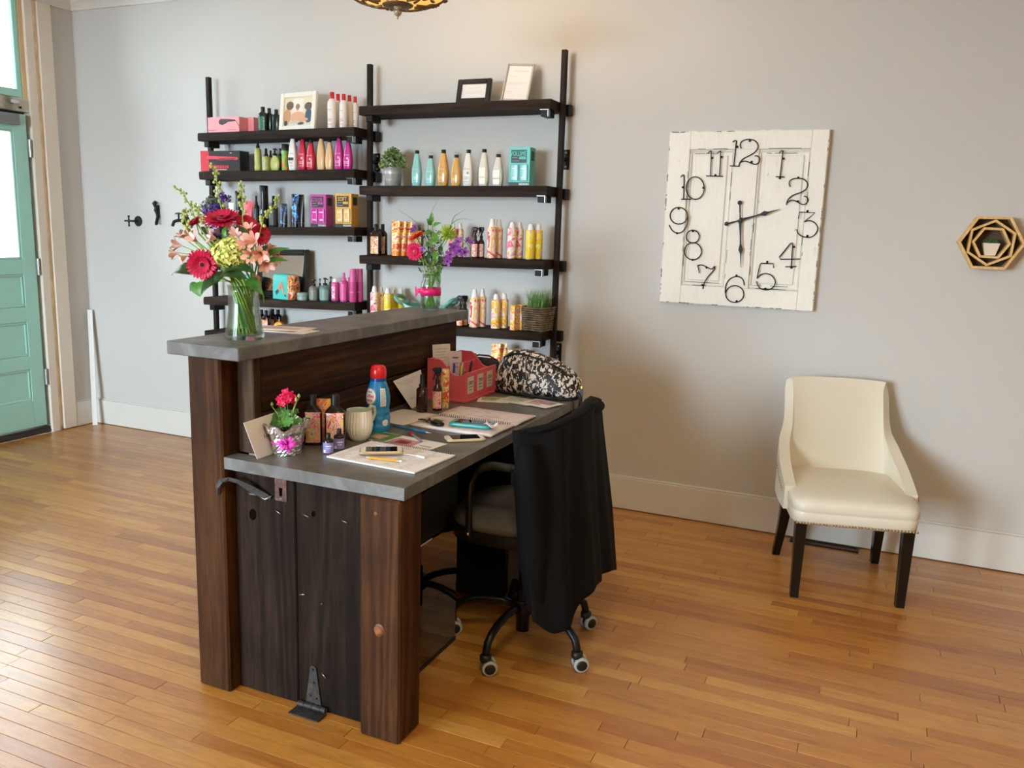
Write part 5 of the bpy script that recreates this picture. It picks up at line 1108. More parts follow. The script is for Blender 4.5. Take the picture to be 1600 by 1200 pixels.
def pouch(px, top, wpx, y, label):
    t, w_, h_ = (None, None, None); q = onY(px, top, y); z = shz('L4', q.x)+0.001; x = q.x; s_ = ppm((x, y, z)); w_ = wpx/s_; h_ = q.z-z
    t = thing('gift_pouch', label, 'pouch', (x, y, z)); t.rotation_euler = (0, 0, R(-8)); d = 0.085
    mb = MB(); mb.loft([(w_*0.44, d*0.40, 0, 5), (w_*0.5, d*0.48, 0.008, 5), (w_*0.5, d*0.5, h_*0.5, 5), (w_*0.48, d*0.45, h_*0.92, 4.5), (w_*0.42, d*0.36, h_, 4)], 32); obj('pouch', mb, PAT_BAG, t)
    mb = MB(); mb.loft([(w_*0.40, d*0.5+0.001, 0.002, 14), (w_*0.40, d*0.5+0.0015, h_*0.5, 14), (w_*0.385, d*0.46+0.002, h_*0.93, 14), (w_*0.36, d*0.38, h_+0.002, 10), (w_*0.02, 0.02, h_+0.0025, 3)], 32, T=TR((-w_*0.08, 0, 0))); sl = obj('sleeve_band', mb, P('#3fb9b2', 0.45), t)
    mb = MB(); yy = -d*0.5-0.0022
    def pl(pts): mb.prism([(a*w_, b_*h_) for a, b_ in pts], 0, 0.0005, T=Matrix.Translation((-w_*0.08, yy, 0)) @ Matrix.Rotation(R(90), 4, 'X'))
    pl([(-0.12, 0.40), (0.08, 0.72), (0.16, 0.70), (0.0, 0.36)]); pl([(0.06, 0.62), (0.14, 0.60), (0.28, 0.22), (0.22, 0.20)]); obj('figure_print', mb, P('#e2795a', 0.5), sl)
    mb = MB(); pl([(-0.24, 0.30), (-0.12, 0.42), (-0.04, 0.32), (-0.18, 0.16)]); pl([(0.22, 0.22), (0.29, 0.22), (0.33, 0.13), (0.26, 0.13)]); obj('dark_print', mb, P('#2c3b4d', 0.5), sl)
    mb = MB(); mb.tube([(w_*0.36, -d*0.47, h_*0.05), (w_*0.37, -d*0.48, h_*0.5), (w_*0.34, -d*0.40, h_*0.95)], 0.002, 6); obj('zip', mb, P('#c9a04c', 0.3, 0.9), t)
pouch(448, 429, 42, 4.045, 'turquoise banded orange patterned pouch in front of the black framed mirror')
pouch(392, 430, 30, 4.05, 'turquoise and orange pouch half hidden behind the tall glass vase')
product('cream_jar', 'jar', 'L4', 473.5, 457, 17, 4.02, 'flat sage green jar beside the turquoise pouch', 'jar', body=P('#6f8f86', 0.35), capm=P('#7c998f', 0.35), lab=P('#8aa79c', 0.4))
product('pump_bottle', 'pump', 'L4', 490.5, 436, 15, 4.035, 'grey pump bottle with black pump, fourth left shelf', 'bottle', body=P('#6f736f', 0.35), lab=swirl('print_grey', ['#6f736f', '#93998f', '#6f736f'], 90, 2))
product('pump_bottle', 'pump', 'L4', 500, 435, 9, 4.115, 'sage pump bottle behind, between the grey and the front sage one', 'bottle', body=P('#5f7d76', 0.35))
product('pump_bottle', 'pump', 'L4', 508, 434, 17, 4.035, 'sage green pump bottle in front with black pump, fourth left shelf', 'bottle', body=P('#5f7f79', 0.35), lab=P('#7b9a92', 0.4))
product('pump_bottle', 'pump', 'L4', 517, 432, 12, 4.115, 'sage pump bottle at the back, nearest the pink bottles', 'bottle', body=P('#56756e', 0.35))
PK = P('#c84a8c', 0.25, coat=0.2); PK2 = P('#d45d9b', 0.3)
t, w_, h_ = product('mousse_bottle', 'can', 'L4', 524, 435, 12.5, 4.035, 'pink bottle with rounded white cap, fourth left shelf', 'bottle', body=PK, capm=M_WHITE); label_band(t, w_, w_, h_*0.10, h_*0.66, swirl('print_pink_white', ['#c84a8c', '#f3e6ee', '#c84a8c', '#e9c3d8'], 60, 1), arc=(R(240), R(300)))
product('spray_bottle', 'spray', 'L4', 537.5, 426, 12, 4.03, 'pink spray bottle with tapering cap, fourth left shelf', 'bottle', body=PK, capm=PK2, slim=0.68, lab=PK2)
product('spray_bottle', 'spray', 'L4', 545, 433, 8, 4.11, 'pink bottle standing behind the pink spray bottle', 'bottle', body=PK, capm=PK2)
product('spray_can', 'tall', 'L4', 551.5, 420, 11, 4.03, 'tall magenta can in front with seamed cap, right end of the fourth left shelf', 'can', 'tall magenta cans', body=PK, capm=PK2, seam=0.6, ink=PRM)
product('spray_can', 'tall', 'L4', 562, 420, 10, 4.075, 'tall magenta can behind, next to the centre post, fourth left shelf', 'can', 'tall magenta cans', body=PK, capm=PK2, seam=0.6, ink=PRM)
# ---- left bay, lowest shelf
for i, (px, top, yy, d_) in enumerate(((401.5, 483.5, 4.04, 'leftmost'), (409, 484, 4.12, 'second, behind'), (416, 485, 4.03, 'front middle'), (426, 483, 4.09, 'fourth'), (435, 484, 4.13, 'rightmost'))):
    product('body_wash_bottle', 'sq', 'L5', px, top, 13.5, yy, 'black capped bottle with orange label seen above the desk edge, %s of five' % d_, 'bottle', 'orange labelled bottles on the lowest left shelf', body=P('#1a1210', 0.25), lab=PAT_O, e=3)
product('candle_tin', 'jar', 'L5', 387, 500, 9, 4.03, 'small orange cylinder just right of the tall vase stems', 'tin', body=P('#c9702c', 0.4), capm=P('#c9702c', 0.4))
for px, top, d_ in ((437, 503, 'left'), (452, 506, 'right')):
    q = onY(px, top, 4.01); z = shz('L5', q.x); 
    t = thing('orange_slice_tin', 'orange round tin with a slice print above the desk edge, %s one' % d_, 'tin', (q.x, 4.01, z+0.001), 0, 'orange slice tins')
    r_ = (q.z-z)/2; mb = MB(); mb.lathe([(r_, -0.012), (r_, 0.012)], 28, T=TR((0, 0, r_), (R(90), 0, 0))); obj('tin', mb, P('#e58a22', 0.4), t)
    mb = MB(); mb.lathe([(r_*0.85, 0), (r_*0.85, 0.0006)], 28, T=TR((0, -0.0121, r_), (R(90), 0, 0))); obj('slice_print', mb, swirl('print_slice', ['#f0a52c', '#f6d58a', '#f0a52c'], 70, 3), t)

# ---- right bay, top shelf
t, wd, h_, d = frame('picture_frame', 'small black picture frame with white sheet, leaning on the top right shelf', (714, 157), (721, 118), (766, 155), 4.07, 'R1', 0.026, 0.02, P('#1d1a19', 0.4), P('#e9e7e6', 0.6), 13)
flat(t, 'small_print', [(-0.03, 0.03, h_*0.62, h_*0.63, -0.0112), (-0.045, 0.045, h_*0.5, h_*0.505, -0.0112), (-0.045, 0.045, h_*0.45, h_*0.455, -0.0112), (-0.045, 0.03, h_*0.40, h_*0.405, -0.0112)], P('#b9b7b7', 0.7))
mb = MB(); mb.box(-0.03, 0.03, 0, 0.004, -0.105, 0, 0, 0, TR((0.03, 0.002, 0.105), (R(28), 0, 0))); obj('easel_leg', mb, M_BLACK, t)
t, wd, h_, d = frame('certificate_frame', 'tall thin silver frame with a white certificate, leaning right on the top right shelf', (783, 156), (803, 92), (825, 155), 4.055, 'R1', 0.012, 0.012, P('#b9b9b8', 0.3, 0.6), P('#eeebe8', 0.6), 18)
t.rotation_euler = (R(-20), R(3), R(4))
flat(t, 'small_print', [(-0.05, -0.01, h_*0.66, h_*0.667, -0.0068), (-0.055, 0.05, h_*0.5, h_*0.504, -0.0068), (-0.055, 0.05, h_*0.47, h_*0.474, -0.0068), (-0.055, 0.03, h_*0.44, h_*0.444, -0.0068), (-0.055, -0.02, h_*0.25, h_*0.256, -0.0068), (-0.03, 0.05, h_*0.80, h_*0.81, -0.0068)], P('#c4c2c2', 0.7))
# ---- right bay, second shelf
q = onY(614, 290, 4.06); z = shz('R2', q.x)+0.001
t = thing('potted_plant', 'small green artificial plant in a galvanised metal pot, second right shelf', 'plant', (q.x, 4.06, z))
M_GALV = P('#bfc1c2', 0.4, 0.45, bump=0.1, bscale=30)
mb = MB(); mb.lathe([(0.040, 0), (0.042, 0.002), (0.049, 0.060), (0.0505, 0.062), (0.0505, 0.066), (0.053, 0.094), (0.056, 0.096), (0.056, 0.101), (0.05, 0.101), (0.048, 0.08)], 28); obj('pot', mb, M_GALV, t)
mb = MB()
for zz in (0.03, 0.063): r_ = 0.0405+0.009*zz/0.06; mb.lathe([(r_+0.001, zz), (r_+0.003, zz+0.002), (r_+0.001, zz+0.004)], 28, caps=False)
obj('pot_rings', mb, M_GALV, t)
bush(t, 0.078, 0.105, 760, [P('#557a38', 0.5), P('#9fb578', 0.5)], random.Random(2), 0.10, 0.011, 0.005)
TEAL = P('#8fc9c6', 0.15, coat=0.4); AMB = P('#d6a45a', 0.15, coat=0.4); WHT = P('#e9e5de', 0.3); SIL = P('#e0dbd0', 0.25)
INKW = P('#d9efee', 0.5); INKG = P('#a39b8e', 0.6)
product('shampoo_bottle', 'taper', 'R2', 651.5, 235, 16.5, 4.06, 'taller pale turquoise bottle, second right shelf', 'bottle', 'pale turquoise bottles', body=TEAL, ink=INKW)
product('conditioner_bottle', 'taper', 'R2', 673, 243, 16, 4.06, 'shorter pale turquoise bottle, second right shelf', 'bottle', 'pale turquoise bottles', body=TEAL, ink=INKW)
product('shampoo_bottle', 'taper', 'R2', 693, 234, 18, 4.06, 'taller golden amber bottle, second right shelf', 'bottle', 'golden amber bottles', body=AMB, ink=P('#f1dcae', 0.5))
product('conditioner_bottle', 'taper', 'R2', 713, 242, 17, 4.06, 'shorter golden amber bottle, second right shelf', 'bottle', 'golden amber bottles', body=AMB, ink=P('#f1dcae', 0.5))
product('shampoo_bottle', 'taper', 'R2', 732, 234, 17, 4.06, 'white bottle right of the amber bottles, second right shelf', 'bottle', 'white bottles on the second right shelf', body=WHT, ink=INKG, mark=True)
for px, top, w0, d_ in ((756.5, 233, 17, 'taller'), (778.5, 241, 18, 'shorter')):
    t, w_, h_ = product('shampoo_bottle', 'taper', 'R2', px, top, w0, 4.06, '%s pearl white bottle with bright front panel near the VOLUME box' % d_, 'bottle', 'pearl white bottles', body=SIL, txt=None)
    mb = MB(); mb.box(-w_*0.30, w_*0.30, -w_*0.368, -w_*0.362, h_*0.06, h_*0.5, 0, 0.001); obj('label', mb, P('#f7f0dd', 0.25), t)
    lettering(t, 'REDKEN', w_*0.17, INKG, (0, -w_*0.37-0.001, h_*0.24))
duo_box('R2', 816, 231, 35, 4.06, 'turquoise gift box lettered VOLUME with two bottles in its window', '#5cc0b4', 'VOLUME', ('#8fcfd2', '#3f8f90'), dark='#2f4a4c')
# ---- right bay, third shelf
DKB = P('#2a1712', 0.2); LBL = swirl('print_cream_red', ['#ead7b4', '#e8d9bd', '#c8442e', '#ead7b4', '#d99a3c'], 40, 1)
product('body_wash_bottle', 'sq', 'R3', 587.5, 350, 17, 4.03, 'dark brown bottle with cream and red label, left end of the third right shelf', 'bottle', 'brown labelled bottles', body=DKB, lab=LBL, e=5)
product('body_wash_bottle', 'sq', 'R3', 598, 350, 14, 4.085, 'dark brown bottle behind the left end one, third right shelf', 'bottle', 'brown labelled bottles', body=DKB, lab=LBL, e=5)
for i, (px, yy, d_) in enumerate(((618.5, 4.02, 'front'), (628.5, 4.055, 'middle'), (638, 4.085, 'back'))):
    product('lotion_tube', 'tube', 'R3', px, 345+i*0.7, 15.5, yy, 'orange and yellow printed squeeze tube left of the orange gerbera, %s of three' % d_, 'tube', 'orange printed tubes on the third right shelf', body=PAT_TUBE, capm=P('#f0902a', 0.35))
product('body_wash_bottle', 'sq', 'R3', 655, 351, 12, 4.08, 'dark brown bottle mostly hidden behind the jar flowers, third right shelf', 'bottle', body=DKB, lab=LBL)
for px, top, yy, d_ in ((707, 348, 4.03, 'front'), (718, 349, 4.075, 'back')): product('spray_can', 'can', 'R3', px, top, 13, yy, 'white and orange printed can right behind the jar flowers, %s one' % d_, 'can', 'printed cans behind the jar flowers', body=PAT_W, capm=M_WHITE)
for px, top, yy, d_ in ((742.5, 354, 4.025, 'left'), (752, 354, 4.06, 'right')): product('trigger_bottle', 'trigger', 'R3', px, top, 10.5, yy, 'black trigger spray bottle with orange label, third right shelf, %s one' % d_, 'bottle', 'trigger sprays on the third right shelf', body=P('#3a1f14', 0.2), lab=PAT_LBL)
for px, top, yy, d_ in ((769, 342, 4.02, 'front left'), (779, 343, 4.065, 'back right')): product('spray_can', 'can', 'R3', px, top, 14.5, yy, 'tall printed can with tapered white cap, third right shelf, %s one' % d_, 'can', 'tall tapered cap cans on the third right shelf', body=PAT_P, cap='cone')
for px, top, yy, d_ in ((800, 347, 4.02, 'front left'), (811, 347, 4.065, 'back right')): product('spray_can', 'can', 'R3', px, top, 14.5, yy, 'pink and white printed can left of the yellow cans, %s one' % d_, 'can', 'pink and white cans on the third right shelf', body=PAT_W)
for px, top, yy, d_ in ((829, 350, 4.02, 'front left'), (841, 350, 4.06, 'back right')): product('spray_can', 'can', 'R3', px, top, 14.5, yy, 'bright yellow can at the right end of the third right shelf, %s one' % d_, 'can', 'yellow cans on the third right shelf', body=PAT_YEL)
# ---- right bay, fourth shelf
for px, top, yy, mt, lb in ((585, 447, 4.025, PAT_W, 'pink and white can by the centre post, fourth right shelf'), (595, 448, 4.075, PAT_P, 'pink printed can just behind the one by the centre post, fourth right shelf'), (606, 450, 4.03, PAT_YEL, 'yellow can left of the turquoise bowl'), (617, 450, 4.10, PAT_YEL, 'yellow can behind the bowl handle, left one'), (626, 450, 4.12, PAT_YEL, 'yellow can behind the bowl handle, right one')):
    product('spray_can', 'can', 'R4', px, top, 12.5, yy, lb, 'can', 'cans left of the turquoise bowl', body=mt)
q = onY(663, 478, 4.05); z = shz('R4', q.x)+0.001
t = thing('handled_bowl', 'large turquoise ceramic bowl with two loop handles on the fourth right shelf', 'bowl', (q.x, 4.07, z)); M_BOWL = P('#69a99d', 0.2, coat=0.4)
mb = MB(); V = []; F = []; nb = 48; rings = [(0.45, 0), (0.48, 0.004), (0.72, 0.030), (0.90, 0.066), (1.0, 0.098), (0.95, 0.098), (0.85, 0.066), (0.66, 0.034), (0.30, 0.014), (0.01, 0.012)]
for f_, z_ in rings:
    for k in range(nb):
        a = 2*math.pi*k/nb; V.append((0.150*f_*math.cos(a), 0.080*f_*math.sin(a), z_+0.022*(z_/0.098)*abs(math.cos(a))**3))
mb.add(V, [(j*nb+k, j*nb+(k+1) % nb, (j+1)*nb+(k+1) % nb, (j+1)*nb+k) for j in range(len(rings)-1) for k in range(nb)]+[tuple(range(nb))[::-1]], 0, True); obj('bowl', mb, M_BOWL, t)
for sg in (-1, 1):
    mb = MB(); ring = []
    for k in range(26):
        a = 2*math.pi*k/26; rr = 0.034*math.cos(a); ring.append((sg*(0.158+rr*0.75), 0.046*math.sin(a), 0.124+rr*0.62))
    mb.tube(ring, 0.0115, 8, closed=True); obj('loop_handle', mb, M_BOWL, t)
for px, top, yy, d_ in ((719, 461, 4.02, 'left'), (726.5, 461, 4.06, 'right')): product('trigger_bottle', 'trigger', 'R4', px, top, 11, yy, 'black trigger spray bottle partly behind the upper worktop corner, %s one' % d_, 'bottle', 'trigger sprays on the fourth right shelf', body=P('#3a1f14', 0.2), lab=swirl('print_peach', ['#eab79a', '#e58c4a', '#f1d5c4'], 40, 2))
for px, top, yy, d_ in ((741.5, 452, 4.02, 'front left'), (753, 451, 4.065, 'back right')): product('spray_can', 'can', 'R4', px, top, 14.5, yy, 'tall printed can with tapered white cap, fourth right shelf, %s one' % d_, 'can', 'tall tapered cap cans on the fourth right shelf', body=PAT_P, cap='cone')
for px, top, yy, d_ in ((775, 459, 4.02, 'front left'), (787.5, 458, 4.065, 'back right')): product('spray_can', 'can', 'R4', px, top, 14.5, yy, 'yellow and orange printed can in the middle of the fourth right shelf, %s one' % d_, 'can', 'yellow and orange cans on the fourth right shelf', body=PAT_Y)
for px, top, yy, d_ in ((804, 477, 4.02, 'left'), (815.5, 476, 4.055, 'right')): product('small_carton', 'box', 'R4', px, top, 9.5, yy, 'small narrow orange carton left of the woven planter, %s one' % d_, 'box', 'narrow orange cartons', rz=-20, body=PAT_Y, d=0.035)
q = onY(840, 516, 4.06); z = shz('R4', q.x)+0.001
t = thing('grass_planter', 'woven basket planter with green grass, right end of the fourth right shelf', 'plant', (q.x, 4.06, z), R(-8))
M_BASK = mottled('woven_seagrass', [(0.35, '#4a3c2e'), (0.6, '#7b6a55')], 30, 0.7, 0.3)
w0, w1, hb = 0.057, 0.070, 0.125
mb = MB(); mb.loft([(w0-0.004, w0-0.004, 0, 8), (w1-0.004, w1-0.004, hb-0.003, 8), (w1-0.008, w1-0.008, hb-0.003, 8), (w1-0.010, w1-0.010, hb-0.02, 8)], 32); obj('basket_lining', mb, P('#3c3026', 0.8), t)
mb = MB(); rows = 11
for r_ in range(rows):
    zz = 0.006+r_*(hb-0.01)/(rows-1); ww = w0+(w1-w0)*zz/hb; n = 44; pts = []
    for k in range(n):
        a = 2*math.pi*k/n; c_, s_ = math.cos(a), math.sin(a); e = 8
        x = math.copysign(abs(c_)**(2/e), c_)*ww; y_ = math.copysign(abs(s_)**(2/e), s_)*ww; wob = 0.003*math.sin(a*22+r_*math.pi)
        L_ = math.hypot(x, y_); pts.append((x*(1+wob/L_), y_*(1+wob/L_), zz+0.0012*math.sin(a*11+r_)))
    mb.tube(pts, 0.0058, 6, closed=True)
o = obj('woven_strands', mb, M_BASK, t); o['kind'] = 'stuff'
def grass(t, n, x0, x1, z, h, rg, mats, bend=0.03, y0=None):
    mb = MB()
    for _ in range(n):
        x, y_ = rg.uniform(x0, x1), rg.uniform(y0 if y0 else x0, -(y0 if y0 else x0)); hh = h*rg.uniform(0.6, 1.1); bx, by = rg.uniform(-bend, bend)+x*0.35, rg.uniform(-bend, bend); w_ = 0.0016
        V = []
        for k in range(4):
            f = k/3; V += [(x+bx*f*f-w_*(1-f*0.9), y_+by*f*f, z+hh*f*(1-0.1*f)), (x+bx*f*f+w_*(1-f*0.9), y_+by*f*f, z+hh*f*(1-0.1*f))]
        mb.add(V, [(k*2, k*2+1, k*2+3, k*2+2) for k in range(3)], rg.randrange(2))
    o = obj('grass', mb, mats, t); o['kind'] = 'stuff'
grass(t, 260, -0.05, 0.05, hb-0.015, 0.115, random.Random(6), [P('#4d7a34', 0.5), P('#6c9a45', 0.5)], 0.035)
# ---- right bay, lowest shelf, seen over the desk
for px, top, yy, d_ in ((775, 537, 4.03, 'front'), (785, 536, 4.065, 'back')): product('lotion_tube', 'tube', 'R5', px, top, 16, yy, 'printed squeeze tube on the lowest right shelf beside the speckled bag, %s one' % d_, 'tube', 'tubes on the lowest right shelf', body=PAT_TUBE, capm=P('#f0902a', 0.35))
for px, top, yy, d_ in ((800, 546, 4.02, 'left'), (809, 545, 4.06, 'right')): product('small_carton', 'box', 'R5', px, top, 9, yy, 'small orange carton on the lowest right shelf above the speckled bag, %s one' % d_, 'box', 'orange cartons on the lowest right shelf', rz=-15, body=PAT_TUBE, d=0.035)

# ================================================================== on the upper worktop: bouquets
ZU, ZL = 1.1012, 0.7602
GLASS = pane_mat('clear_glass', '#f6faf8', 1.5, 0.55); WATER = pane_mat('vase_water', '#eaf3e6', 1.33, 0.35)
GREEN = P('#4a7a2c', 0.45, var=0.25, vscale=30); STEM = P('#8aab48', 0.45); LEAFD = P('#24421d', 0.4, var=0.3, vscale=25); LEAFM = P('#3a6a26', 0.4, var=0.25, vscale=25); LEAFL = P('#55892c', 0.4)
CRIM = P('#c20f44', 0.5, var=0.15, vscale=30); HOT = P('#dd1f5c', 0.5, var=0.12, vscale=30); ORNG = P('#e4561f', 0.5)
def dirv(*a): return Vector(a).normalized()
TOCAM1 = (CAM-Vector((-1.75, 1.98, 1.35))).normalized()
class Flower:
    def __init__(s, name, label, cat, loc, group=None): s.t = thing(name, label, cat, loc, 0, group); s.o = Vector(loc)
    def part(s, name, mb, mat, parent=None, kind=None, label=None):
        mb.v = [tuple(Vector(p)-s.o) for p in mb.v]; return obj(name, mb, mat, parent or s.t, kind, label)
def frame_of(n, up=Vector((0, 0, 1))):
    n = n.normalized(); x = up.cross(n)
    if x.length < 1e-3: x = Vector((1, 0, 0))
    x.normalize(); y = n.cross(x); return Matrix(((x.x, y.x, n.x, 0), (x.y, y.y, n.y, 0), (x.z, y.z, n.z, 0), (0, 0, 0, 1)))
def petal_ring(mb, c, n, r0, r1, k, wd, lift, m=0, off=0.0, droop=0.0, rg=random):
    T = Matrix.Translation(c) @ frame_of(n)
    for i in range(k):
        a = 2*math.pi*i/k+off+rg.uniform(-0.05, 0.05); ln = r1*rg.uniform(0.93, 1.05)
        V = []
        for f, w_ in ((0.0, 0.45), (0.35, 0.9), (0.7, 1.0), (0.92, 0.6), (1.0, 0.12)):
            rr = r0+(ln-r0)*f; z = lift*f-droop*f*f
            V += [Vector((rr*math.cos(a)-s_*w_*wd*math.sin(a), rr*math.sin(a)+s_*w_*wd*math.cos(a), z+abs(s_)*0.0012)) for s_ in (-1, 0, 1)]
        F = []
        for j in range(4):
            for q in (0, 1): F.append((j*3+q, j*3+q+1, j*3+q+4, j*3+q+3))
        mb.add(V, F, m, True, T)
def gerbera(fl, c, n, r_, mat, eye='#3a1620', eye2='#c83a5c', rg=random):
    mb = MB(); petal_ring(mb, c, n, r_*0.2, r_, 26, r_*0.10, r_*0.12, droop=r_*0.10, rg=rg); petal_ring(mb, c+n*0.002, n, r_*0.15, r_*0.86, 24, r_*0.10, r_*0.2, off=0.12, rg=rg); petal_ring(mb, c+n*0.004, n, r_*0.1, r_*0.5, 22, r_*0.07, r_*0.22, rg=rg)
    fl.part('petals', mb, mat)
    mb = MB(); mb.lathe([(r_*0.26, 0.001), (r_*0.24, 0.006), (r_*0.14, 0.010), (r_*0.02, 0.009)], 20, T=Matrix.Translation(c) @ frame_of(n)); d = fl.part('disc', mb, P(eye2, 0.7, bump=1.0, bscale=900))
    mb = MB(); mb.lathe([(r_*0.13, 0.0095), (r_*0.08, 0.0125), (r_*0.01, 0.013)], 16, T=Matrix.Translation(c) @ frame_of(n)); fl.part('eye', mb, P(eye, 0.8, bump=0.8, bscale=900), d)
def stem(fl, pts, r_=0.0028, mat=None, parent=None):
    P_ = [Vector(p) for p in pts]; out = []
    for i in range(len(P_)-1):
        p0, p1, p2, p3 = P_[max(i-1, 0)], P_[i], P_[i+1], P_[min(i+2, len(P_)-1)]
        for j in range(4):
            t = j/4; out.append(0.5*((2*p1)+(p2-p0)*t+(2*p0-5*p1+4*p2-p3)*t*t+(-p0+3*p1-3*p2+p3)*t**3))
    out.append(P_[-1]); mb = MB(); mb.tube(out, r_, 7); return fl.part('stem', mb, mat or STEM, parent)
def leaf_mb(base, tip, wd, nrm, bow=0.15, fold=0.18, point=1.0, side=0.0):
    base, tip, nrm = Vector(base), Vector(tip), Vector(nrm).normalized(); d = tip-base; L_ = d.length; s_ = d.cross(nrm).normalized(); nn = s_.cross(d).normalized()
    mb = MB()
    def fn(u, v):
        w_ = wd*math.sin(math.pi*min(1, v**0.8))**0.85*(1-0.25*v*point)
        x = (u-0.5)*2; return base+d*v+nn*(bow*L_*math.sin(v*math.pi))+s_*(x*w_+side*L_*math.sin(v*math.pi))+nn*abs(x)*w_*fold
    mb.surf(fn, 6, 12); return mb
def leaf(fl, base, tip, wd, nrm, mat, name='leaf', parent=None, **k):
    return fl.part(name, leaf_mb(base, tip, wd, nrm, **k), mat, parent)

# ---- tall vase
vx, vy = -1.742, 1.985
vr = onY(362, 444, vy).z
V1 = thing('glass_vase', 'tall flared clear glass vase at the near end of the upper worktop', 'vase', (vx, vy, ZU))
H1 = vr-ZU
outp = [(0.052, 0.0), (0.058, 0.003), (0.0585, 0.012), (0.051, 0.045), (0.046, 0.085), (0.0445, 0.12), (0.0455, H1-0.02), (0.048, H1)]
inp = [(0.0455, H1-0.0005), (0.0432, H1-0.02), (0.0418, 0.12), (0.0434, 0.085), (0.048, 0.045), (0.053, 0.016), (0.05, 0.012), (0.001, 0.011)]
mb = MB(); mb.lathe(outp+inp, 40, caps=False); mb.add([(0.052*math.cos(2*math.pi*k/40), 0.052*math.sin(2*math.pi*k/40), 0) for k in range(40)], [tuple(range(40))[::-1]]); obj('glass', mb, GLASS, V1)
wl = 0.105
mb = MB(); mb.lathe([(0.049, 0.0128), (0.0518, 0.0165), (0.0472, 0.045), (0.0426, 0.085), (0.0415, wl)], 36); obj('water', mb, WATER, V1)
rg = random.Random(21)
def vpts(k, spread=0.036):
    a = k*2.399; m = Vector((vx+0.030*math.cos(a), vy+0.030*math.sin(a), vr-0.01)); b_ = Vector((vx+spread*math.cos(a+1.7), vy+spread*math.sin(a+1.7), ZU+0.016)); return m, b_
def P1(px, py, dy=0.0): return onY(px, py, vy+dy)
def fnew(name, label, k, group='flowers in the tall glass vase', cat='flower'):
    m, b_ = vpts(k); f = Flower(name, label, cat, b_, group); f.m = m; f.b = b_; return f
def finish(f, c, r_=0.0028, mid=None):
    mp = f.m+(c-f.m)*0.45+Vector((0, 0, 0.012)); stem(f, [f.b, f.b+(f.m-f.b)*0.5, f.m, mid or mp, c], r_)
# gerberas
f = fnew('gerbera', 'large crimson gerbera facing us, low left in the tall bouquet', 0); c = P1(317, 413, -0.075); n = dirv(0.45, -0.85, -0.08); gerbera(f, c, n, 0.049, CRIM, rg=rg); finish(f, c-n*0.003)
f = fnew('gerbera', 'large crimson gerbera tilted upward at the top centre of the tall bouquet', 1); c = P1(347, 343, -0.02); n = dirv(0.12, -0.38, 0.88); gerbera(f, c, n, 0.058, CRIM, rg=rg); finish(f, c-n*0.003)
f = fnew('gerbera', 'small crimson flower at the upper left of the tall bouquet', 2); c = P1(306, 347, 0.03); n = dirv(-0.2, -0.6, 0.7); gerbera(f, c, n, 0.024, CRIM, rg=rg); finish(f, c)
f = fnew('gerbera', 'crimson gerbera seen edge-on, upper right of the tall bouquet', 3); c = P1(387, 353, 0.02); n = dirv(0.75, -0.25, 0.6); gerbera(f, c, n, 0.040, CRIM, rg=rg); finish(f, c)
f = fnew('gerbera', 'crimson gerbera drooping at the right edge of the tall bouquet', 4); c = P1(407, 367, 0.03); n = dirv(0.85, -0.3, 0.1); gerbera(f, c, n, 0.034, CRIM, rg=rg); finish(f, c)
# hydrangea
f = fnew('hydrangea', 'yellow-green hydrangea head at the front of the tall bouquet', 5); hc = P1(361, 396, -0.06); mb = MB(); MHY = [P('#dde07c', 0.5), P('#e8ea9e', 0.5), P('#cfd568', 0.5)]
for k in range(190):
    z = 1-2*(k+0.5)/190; a = k*2.39996; q = math.sqrt(1-z*z); d = Vector((q*math.cos(a), q*math.sin(a), z)); jit = rg.uniform(0.90, 1.10)*(1+0.10*math.sin(d.x*7)*math.sin(d.z*6+1)); c = hc+Vector((d.x*0.058, d.y*0.045, d.z*0.043))*jit
    T = Matrix.Translation(c) @ frame_of(d+Vector((rg.uniform(-.5, .5), rg.uniform(-.5, .5), rg.uniform(-.5, .5)))) @ Matrix.Rotation(rg.uniform(0, 6.28), 4, 'Z'); s_ = 0.0072*rg.uniform(0.8, 1.15); mi = rg.randrange(3)
    for j in range(4):
        b_ = j*math.pi/2; pts = [(0, 0, 0)]+[(0.55*s_+0.55*s_*math.cos(t_), 0.5*s_*math.sin(t_), 0.0022) for t_ in (-2.2, -1.2, -0.4, 0.4, 1.2, 2.2)]
        mb.add([(x_*math.cos(b_)-y_*math.sin(b_), x_*math.sin(b_)+y_*math.cos(b_), z_) for x_, y_, z_ in pts], [(0, 1, 2, 3), (0, 3, 4), (0, 4, 5, 6)], mi, True, T)
o = f.part('florets', mb, MHY, kind='stuff'); finish(f, hc-Vector((0, 0, 0.02)), 0.004)
mb = MB(); mb.loft([(0.01, 0.01, -0.035), (0.04, 0.032, -0.02), (0.046, 0.036, 0.0), (0.036, 0.03, 0.022), (0.01, 0.01, 0.034)], 16, T=Matrix.Translation(hc)); f.part('flower_core', mb, P('#a9b455', 0.6))
